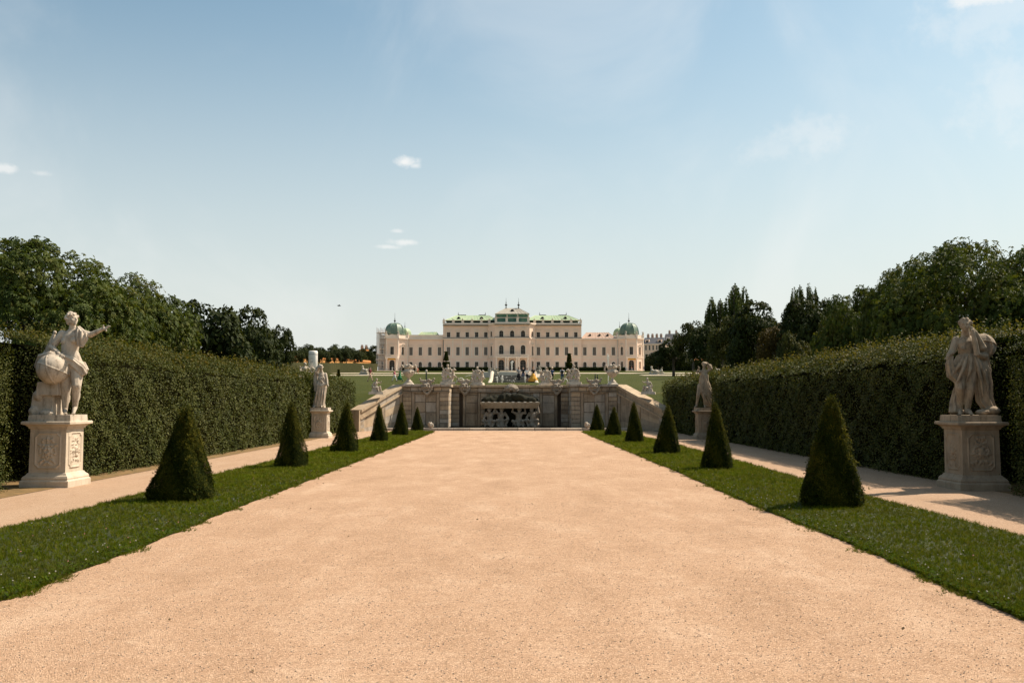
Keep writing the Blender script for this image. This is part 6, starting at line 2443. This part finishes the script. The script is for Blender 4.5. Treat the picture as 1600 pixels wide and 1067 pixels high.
# ------------------------------------------------------------------ upper cascade, ponds and jets
cy0 = 104.0
casc = tag(empty('cascade_steps', (onY(802, 590, cy0).x, cy0, 0)), 'stepped water cascade with pale scrolled side walls behind the terrace wall', 'cascade')
zs0, zs1 = zY(600.2, cy0), zY(586.5, cy0 + 7)
for i in range(6):
    mb = MB()
    z1 = zs0 + (zs1 - zs0) * (i + 1) / 6
    mb.box(-2.35, 2.35, i * 1.1, 7.4, 3.2, z1 - .12)
    st = mb.build('step', 'moss_rock', casc)
    mb = MB()
    mb.box(-2.4, 2.4, i * 1.1 - .06, i * 1.1 + .3, z1 - .118, z1)
    mb.build('step_edge', 'wall_stone_grey', st)
    mb = MB()
    for k in range(5):
        x = RNG.uniform(-2.2, 2.1)
        zt_ = z1 - .02 - .05 * RNG.random()
        mb.tube([(x, i * 1.1 - .09, zt_), (x + .02, i * 1.1 - .12, zt_ - .1 - .15 * RNG.random())], [.05, .02 + .03 * RNG.random()], 5)
    tag(mb.build('falling_water', 'white_water', st), kind='stuff')
for s in (-1, 1):
    mb = MB()
    mb.tube([(s * 2.9, -.9, zs0 - .35), (s * 2.75, -.3, zs0 + .05), (s * 2.62, 2, zs0 + .55), (s * 2.6, 5, zs1 + .1), (s * 2.6, 7.4, zs1 + .35)], [.30, .24, .22, .22, .24], 8)
    mb.box(s * 2.6 - .25, s * 2.6 + .25, -.2, 7.4, 3.0, zs0 + .2)
    mb.build('scroll_wall', 'pale_stone', casc)
pond = tag(empty('pond_rim', (onY(800, 584, 150).x, 156, terr(0, 156))), 'pale stone rim of the round pond behind the cascade', 'pond')
mb = MB()
mb.lathe([(5.5, -.5), (5.5, .72), (5.35, .82), (5.05, .82), (4.95, .60), (4.95, .2)], 48, cap=False)
mb.build('rim', 'pale_stone', pond, True)
mb = MB()
mb.lathe([(4.97, .45), (.01, .46)], 48, cap=False)
tag(mb.build('pond_water', 'pool_water', pond), kind=None)


def jet(px, pt, pb, Y, label, r=.16, plume=True):
    t, b = onY(px, pt, Y), onY(px, pb, Y)
    o = MB()
    rg = random.Random(int(px))
    H = t.z - b.z
    o.tube([(0, 0, 0), (.02, 0, H * .5), (.0, 0, H * .85), (0, 0, H)], [r * .5, r * .6, r * .9, r * .2], 7)
    for k in range(34):
        z = H * (1 - .55 * rg.random() ** 1.4)
        o.ball((rg.gauss(0, r * .55), rg.gauss(0, r * .5), z), r * rg.uniform(.25, .6), 6, 4, sc=(1, 1, 1.8))
    ob = link('water_jet', remeshed(o, 'water_jet', r * .28, 'white_water', 1), None, None, (b.x, Y, b.z))
    tag(ob, label, 'fountain jet', 'fountain jets on the upper terrace')


def arc(px0, pxm, ptop, px1, pb, Y, label):
    a, m, c = onY(px0, pb, Y), onY(pxm, ptop, Y), onY(px1, pb, Y)
    o = MB()
    pts = []
    for k in range(13):
        t = k / 12
        pts.append(((a.x + (c.x - a.x) * t) - a.x, 0, (m.z - a.z) * 4 * t * (1 - t)))
    o.tube(pts, [.035] * 13, 6)
    ob = o.build('water_arc', 'white_water', None, True, (a.x, Y, a.z))
    tag(ob, label, 'fountain jet', 'fountain jets on the upper terrace')


jet(799.6, 565, 584, 156, 'tall white fountain jet in front of the middle palace door', .17)
jet(950.5, 554, 598, 96, 'thin tall white jet left of the right urn', .10)
arc(712, 721, 590.5, 728, 598.5, 66, 'small white arc of water above the left mask')
arc(880, 884, 591.5, 888, 598.5, 66, 'small white arc of water beside the right sea god group')
arc(726, 737, 586, 750, 588.5, 112, 'flat thin arc of water left of the two stone figures')
for i, (px, pt) in enumerate(((777, 589), (785, 587), (820.5, 588))):
    jet(px, pt, 599.5, 101, ('left white plume on the cascade steps', 'taller white plume next to the left one on the cascade steps', 'white plume between the people on the cascade steps')[i], .09)


def blob_plant(name, parts, px, pb, Y, label, cat, group, mat='yew_needle'):
    """clipped evergreen built of stacked shapes: (z0, z1, r0, r1) in photo pixels above the foot"""
    k = Y / FPX
    b = onY(px, pb, Y)
    z0 = terr(b.x, Y)
    r = tag(empty(name, (b.x, Y, z0)), label, cat, group)
    P, Nn = [], []
    rg = np.random.default_rng(int(px))
    up = b.z - z0
    for a, c, r0, r1 in parts:
        n = 1500
        t = rg.random(n)
        an = rg.random(n) * 6.28
        rr = (r0 + (r1 - r0) * t) * k * (1 + .06 * rg.normal(size=n))
        cap = rg.random(n) < .2
        rr = np.where(cap, rr * rg.random(n) ** .5, rr)
        t = np.where(cap, (rg.random(n) < .5) * 1., t)
        P.append(np.stack([rr * np.cos(an), rr * np.sin(an), up + (a + (c - a) * t) * k], 1))
        Nn.append(np.stack([np.cos(an), np.sin(an), np.full(n, .4)], 1))
    P, Nn = np.concatenate(P), np.concatenate(Nn) + rg.normal(0, .4, (len(parts) * 1500, 3))
    me = scatter('foliage', sprig(4), P, frames(Nn), (.9 * k) * (1 + .6 * rg.random(len(P))), mat)
    tag(link('foliage', me, None, r), kind='stuff')
    mb = MB()
    mb.tube([(0, 0, -.1), (0, 0, up + max(p[1] for p in parts) * k * .9)], [.8 * k, .5 * k], 7)
    mb.build('trunk', 'bark', r)
    return r


GT = 'clipped dark trees on the upper lawn'
blob_plant('topiary_tree', [(0, 9, 2.6, 2.6), (12, 16, 2.0, 5.0), (16, 19, 5.0, 4.4), (22, 35, 3.6, 1.2)], 697, 585, 170, 'dark clipped tree with a pointed cone top behind the left sea god group', 'topiary', GT)
blob_plant('topiary_tree', [(0, 9, 3.0, 3.6), (11, 15, 2.5, 4.0), (18, 22, 3.0, 4.6), (22, 25, 4.6, 3.0), (27, 39, 3.4, 1.8)], 889.5, 592, 120, 'dark clipped tree with stacked tiers behind the right sea god group', 'topiary', GT)
blob_plant('topiary_ball', [(0, 3, 3.0, 4.2), (3, 7, 4.2, 2.6)], 776, 584, 160, 'small round clipped bush left of the round pond', 'topiary', GT, 'tree_leaf_olive')
blob_plant('topiary_cone', [(0, 9, 2.4, .4)], 529, 587, 150, 'tiny clipped cone on the far left of the upper lawn', 'topiary', GT)


def sphinx_mesh(seed):
    m = MB()
    m.box(-.75, .75, -.3, .3, 0, .25)
    limb(m, [(.5, 0, .55), (0, 0, .55), (-.3, 0, .72)], [.26, .24, .24])
    limb(m, [(-.3, 0, .75), (-.36, 0, 1.0)], [.2, .12])
    head(m, (-.40, -.02, 1.22), .17, (-1, -.5, 0), seed=seed)
    for s in (-1, 1):
        limb(m, [(-.36, .16 * s, .65), (-.48, .16 * s, .34), (-.72, .17 * s, .32)], [.12, .09, .08])
        m.ball((.5, .2 * s, .46), .2)
    limb(m, [(.7, 0, .5), (.86, .05, .7), (.8, .1, .95)], [.06, .05, .04])
    return remeshed(m, 'figure', .045, 'pale_stone', 1)


sp = sphinx_mesh(2)
GS = 'white stone sphinxes on the upper terrace'
for px, pt, pb, Y, fl, lab in ((569.5, 571, 583, 190, False, 'white stone sphinx left of the walker in maroon'),
                               (1021.5, 573, 586, 190, False, 'left one of the two white sphinxes over the right end of the upper lawn'),
                               (1031, 573, 585, 190, True, 'right one of the two white sphinxes over the right end of the upper lawn'),
                               (1120, 571.5, 582, 190, False, 'white sphinx behind the dancing figure on the right')):
    z = terr(0, Y)
    t = onY(px, pt, Y)
    r = tag(empty('sphinx', (t.x, Y, z), .3 if fl else -.4), lab, 'statue', GS)
    s = (onY(px, pt, Y).z - onY(px, pb, Y).z) / 1.4
    mb = MB()
    hz = max(.05, onY(px, pb, Y).z - z)
    mb.box(-.9 * s, .9 * s, -.42 * s, .42 * s, -.1, hz + .01)
    mb.build('plinth', 'pale_stone', r)
    f = link('figure', sp, None, r)
    f.location = (0, 0, hz)
    f.scale = ((-s if fl else s), s, s)
lid_statue(g3, 'seated_statue', 765.5, 572, 584, 150, 'pink lit seated figure on a plinth left of the small round bush', 'sculptures on the upper terrace', None, 0, .5)
lid_statue(g1, 'sea_group_statue', 772, 573.5, 590, 128, 'dark stone sea group at the left edge of the pond', 'sculptures on the upper terrace', None, 0, .6)
lid_statue(g3, 'seated_statue', 843, 571, 584, 150, 'pink lit seated figure on a plinth right of the pond', 'sculptures on the upper terrace', None, 0, .5, True)
# herm posts on the lawn
for px, pt, pb, Y, lab in ((666, 578, 597, 100, 'slim dark post with a small stone head, beside the left urn'), (930, 583, 597, 100, 'left slim dark post of the pair on the right lawn'), (933.5, 584, 597, 100, 'right slim dark post of the pair on the right lawn')):
    b, t = onY(px, pb, Y), onY(px, pt, Y)
    z = terr(b.x, Y)
    r = tag(empty('garden_post', (b.x, Y, z)), lab, 'post', 'slim posts on the upper lawn')
    mb = MB()
    mb.tube([(0, 0, 0), (0, 0, t.z - z - .25)], [.09, .07], 6)
    mb.build('shaft', 'dark_iron', r)
    mb = MB()
    mb.ball((0, 0, t.z - z - .14), .16 if px < 700 else .08, 8, 6, sc=(.8, .8, 1.2))
    mb.build('head', 'pale_stone' if px < 700 else 'dark_iron', r)


# low flowering tufts growing behind the wall coping
P = []
for s in range(420):
    x = AX + RNG.uniform(-6.8, 6.8)
    yb = WY + 1.3 if abs(x - AX) > IN else WREC + 1.2
    P += [(x + RNG.normal(0, .09), yb + RNG.normal(0, .1), 2.72 + abs(RNG.normal(.12, .10))) for _ in range(6)]
P = np.array(P)
tag(link('wall_top_weeds', scatter('wall_top_weeds', LEAF, P, frames(RNG.normal(size=P.shape)), .05 + .05 * RNG.random(len(P)), 'tree_leaf_olive')), kind='stuff')


# ------------------------------------------------------------------ people
def body(pose):
    """one continuous figure, 1.72 m tall; material slots: 0 skin 1 top 2 legs 3 shoes"""
    m = MB()
    st = .20 if pose == 'walk' else .05
    hp, sh = .96, 1.42
    m.ball((0, 0, 1.60), .105, 12, 8, sc=(.82, .95, 1.12))
    m.ball((0, -.05, 1.555), .06); m.tube([(0, -.09, 1.62), (0, -.12, 1.585)], [.014, .018], 5)
    for s in (-1, 1): m.ball((.088 * s, 0, 1.59), .022)
    limb(m, [(0, 0, 1.53), (0, .0, 1.40)], [.052, .062])
    m.loft([((0, 0, .90), .155, .11, (1, 0, 0), (0, 1, 0), 0, 1, 0), ((0, 0, 1.0), .16, .115, (1, 0, 0), (0, 1, 0), 0, 1, 0),
            ((0, 0, 1.12), .13, .10, (1, 0, 0), (0, 1, 0), 0, 1, 0), ((0, 0, 1.30), .175, .115, (1, 0, 0), (0, 1, 0), 0, 1, 0),
            ((0, 0, 1.42), .165, .085, (1, 0, 0), (0, 1, 0), 0, 1, 0), ((0, 0, 1.47), .07, .06, (1, 0, 0), (0, 1, 0), 0, 1, 0)], 14)
    for s in (-1, 1):
        sw = st * s
        el, ha = (.25 * s, .03 - sw * .6, 1.13), (.24 * s, -.06 - sw * 1.0, .88)
        if pose == 'bent': el, ha = (.26 * s, -.04, 1.14), (.10 * s, -.26, 1.20)
        limb(m, [(.185 * s, 0, 1.40), el, ha], [.056, .046, .034], 8)
        d = (Vector(ha) - Vector(el)).normalized()
        m.tube([Vector(ha), Vector(ha) + d * .09], [.036, .040], 7)
        for k in range(4): m.tube([Vector(ha) + d * .08 + V3(0, (k - 1.5) * .018, 0), Vector(ha) + d * (.15 + .012 * (k in (1, 2))) + V3(0, (k - 1.5) * .02, 0)], [.014, .010], 5)
        m.tube([Vector(ha) + d * .03, Vector(ha) + d * .08 + V3(-.03 * s, -.035, 0)], [.016, .012], 5)
        kn, an = (.10 * s, sw * 1.0 - .03, .50), (.10 * s, sw * 2.0 + .02, .09)
        limb(m, [(.085 * s, 0, .92), kn, an], [.10, .066, .042], 9)
        m.tube([V3(*an) + V3(0, .05, -.045), V3(*an) + V3(0, -.09, -.055), V3(*an) + V3(0, -.17, -.065)], [.042, .040, .028], 7)
    return m


def paint(me, fn):
    cs = np.empty(len(me.polygons) * 3)
    me.polygons.foreach_get('center', cs)
    cs = cs.reshape(-1, 3)
    me.polygons.foreach_set('material_index', np.array([fn(c) for c in cs], np.int32))


BODY = {p: remeshed(body(p), 'body', .016, 'skin', 2) for p in ('stand', 'walk', 'bent')}


def person(px, phead, Y, pose, rz, top, legs, hair, label, skirt=None, sleeves='short', shorts=False, hat=None, pfoot=None, group=None, bag=None):
    hd = onY(px, phead, Y)
    z = terr(hd.x, Y)
    if pfoot is not None: z = onY(px, pfoot, Y).z
    h = 1.70
    r = tag(empty('person', (hd.x, Y, z), rz), label, 'person', group or 'people on the upper terrace')
    sc = min(1.10, max(.9, (hd.z - z) / h))
    r.scale = (sc, sc, sc)
    me = BODY[pose].copy()
    me.materials.clear()
    for mm in ('skin', top, legs, 'person_shoe'): me.materials.append(MATS[mm])
    lo = .52 if shorts else .12

    def col(c):
        x, y, zz = c
        if zz < .085: return 3
        if abs(x) > .19 and zz < 1.42:
            return 1 if (zz > (1.22 if sleeves == 'short' else .95 if sleeves == 'long' else 1.40)) else 0
        if zz > 1.44: return 0
        if zz > .98: return 1
        return 2 if zz > lo else 0
    paint(me, col)
    link('body', me, None, r)
    hm = MB()
    hm.ball((0, .018, 1.635), .108, 12, 8, sc=(.88, .95, 1.0))
    if hair[1]:
        hm.loft([((0, .05, 1.64), .09, .07, (1, 0, 0), (0, 1, 0), .05, 5, 0), ((0, .075, 1.5), .10, .05, (1, 0, 0), (0, 1, 0), .08, 5, 1), ((0, .09, 1.34), .075, .035, (1, 0, 0), (0, 1, 0), .08, 5, 2)], 12)
    hm.build('hair', hair[0], r, True)
    if hat:
        m = MB()
        m.lathe([(.21, 1.68), (.205, 1.695), (.12, 1.70), (.112, 1.78), (.07, 1.80), (.01, 1.80)], 14)
        m.build('hat', hat, r, True)
    if skirt:
        m = MB()
        zb, rb, mt = skirt
        m.loft([((0, 0, 1.02), .15, .115, (1, 0, 0), (0, 1, 0), .0, 8, 0), ((0, 0, .9), .185, .15, (1, 0, 0), (0, 1, 0), .03, 8, 0), ((0, 0, (.9 + zb) / 2), (.185 + rb) / 2 + .02, (.15 + rb * .8) / 2 + .02, (1, 0, 0), (0, 1, 0), .06, 8, .4), ((0, 0, zb), rb, rb * .85, (1, 0, 0), (0, 1, 0), .09, 8, .8)], 28)
        m.build('skirt', mt, r, True)
    if bag:
        m = MB()
        m.frustum(-.15, .15, .11, .26, 1.0, -.13, .13, .11, .22, 1.38)
        m.build('backpack', bag, r)
    return r


person(578.5, 573.2, 118, 'walk', 1.2, 'cloth_maroon', 'skin', ('hair_dark', True), 'bare legged woman in a maroon top walking on the left of the upper lawn', shorts=True)
person(616.5, 578, 118, 'walk', 1.5, 'cloth_pink', 'cloth_white', ('hair_dark', False), 'person in a pink top and wide white trousers left of the left urn', skirt=None)
person(624.8, 575.8, 119, 'walk', -1.4, 'cloth_green', 'cloth_green', ('hair_dark', True), 'woman in a long green dress beside the left urn', (.18, .34, 'cloth_green'))
person(652.5, 575.5, 200, 'walk', 1.0, 'cloth_coral', 'cloth_coral', ('hair_dark', False), 'person in coral red clothes on the upper lawn right of the left urn', None)
person(810.6, 574.0, 106, 'bent', .4, 'cloth_grey', 'cloth_black', ('hair_dark', True), 'woman in black skirt and grey top, leftmost of the group at the cascade', (.55, .24, 'cloth_black'))
person(817.5, 573.0, 109, 'stand', -.3, 'cloth_black', 'cloth_denim', ('hair_dark', True), 'dark clad person standing close behind the woman in black skirt and grey top')
person(823.6, 575.0, 106, 'bent', -.5, 'cloth_white', 'cloth_black', ('hair_brown', True), 'woman in white blouse and black shorts in the middle of the group at the cascade', None, shorts=True)
person(833.2, 574.0, 105, 'stand', .5, 'cloth_black', 'cloth_mustard', ('hair_ginger', True), 'ginger haired woman in black top and wide mustard skirt', (.12, .62, 'cloth_mustard'))
person(855.5, 575.5, 110, 'stand', -.6, 'cloth_white', 'cloth_white', ('hair_brown', False), 'person all in white behind the stone figures on the right')
person(862.6, 574.6, 110, 'stand', .2, 'cloth_blue', 'cloth_black', ('hair_brown', False), 'person in dark clothes with a pale straw hat right of the stone figures', None, hat='hat_straw')
person(878.4, 574.6, 110, 'stand', 3.0, 'cloth_white', 'cloth_blue', ('hair_brown', False), 'person in white shirt and dark trousers with a backpack left of the dark stacked tree', bag='cloth_black')
GF = 'tiny visitors in front of the palace'
for i, (px, t, b, lab) in enumerate(((677, 'cloth_maroon', 'cloth_black', 'tiny visitor in maroon left of the pointed clipped tree'), (682.5, 'cloth_white', 'cloth_denim', 'tiny visitor in white next to the one in maroon'),
                                   (664, 'cloth_grey', 'cloth_black', 'tiny grey clad visitor before the left palace wing'), (613, 'cloth_white', 'cloth_white', 'tiny visitor in white at the left portal arch'),
                                   (918, 'cloth_white', 'cloth_white', 'tiny visitor in white before the right palace wing'), (943, 'cloth_blue', 'cloth_black', 'tiny dark clad visitor before the right palace wing'),
                                   (977.5, 'cloth_white', 'cloth_grey', 'tiny visitor beside the right portal column'), (987, 'cloth_coral', 'cloth_white', 'tiny visitor in coral inside the right portal arch'),
                                   (1006, 'cloth_blue', 'cloth_denim', 'tiny visitor in blue at the right palace corner'), (1013, 'cloth_white', 'cloth_blue', 'tiny visitor in white shirt beyond the right palace corner'),
                                   (792, 'cloth_white', 'cloth_grey', 'tiny visitor between the paired portico columns'), (735, 'cloth_denim', 'cloth_black', 'tiny visitor in denim before the left half of the palace'))):
    person(px, 572.4, 284, ('stand', 'walk')[i % 2], i * 1.1, t, b, ('hair_dark', i % 3 == 0), lab, group=GF)

# café tables with chairs before the left half of the palace
for i, px in enumerate((670, 688, 713, 722)):
    p = onY(px, 577, 283)
    z = terr(p.x, 283)
    r = tag(empty('garden_table', (p.x, 283, z)), 'small table ' + ('before the second arched window of the left wing', 'between the last arched windows of the left wing', 'before the second ground floor window of the main block', 'right of the other tables before the palace')[i], 'table', 'small tables before the palace')
    mb = MB()
    mb.lathe([(.45, .72), (.45, .76)], 14)
    mb.build('tabletop', 'white_sheet', r)
    mb = MB()
    mb.tube([(0, 0, 0), (0, 0, .72)], .05, 6)
    mb.lathe([(.28, 0), (.26, .04)], 10)
    mb.build('leg', 'dark_iron', r)

# bird
p = onY(529.5, 478, 120)
mb = MB()
mb.tube([(-.22, 0, 0), (0, 0, .02), (.22, 0, .03), (.30, 0, .03)], [.02, .07, .05, .015], 7)
bd = mb.mesh('body', 'bird_dark', True)
r = tag(empty('bird', p, .5), 'small dark bird flying high left of the palace', 'bird')
link('body', bd, None, r)
for s in (-1, 1):
    mb = MB()
    mb.add([(-.08, 0, .04), (.12, 0, .04), (.06, .3 * s, .16), (-.1, .62 * s, .06), (-.06, .3 * s, .14)], [(0, 1, 2, 4), (4, 2, 3)])
    mb.build('wing', 'bird_dark', r)
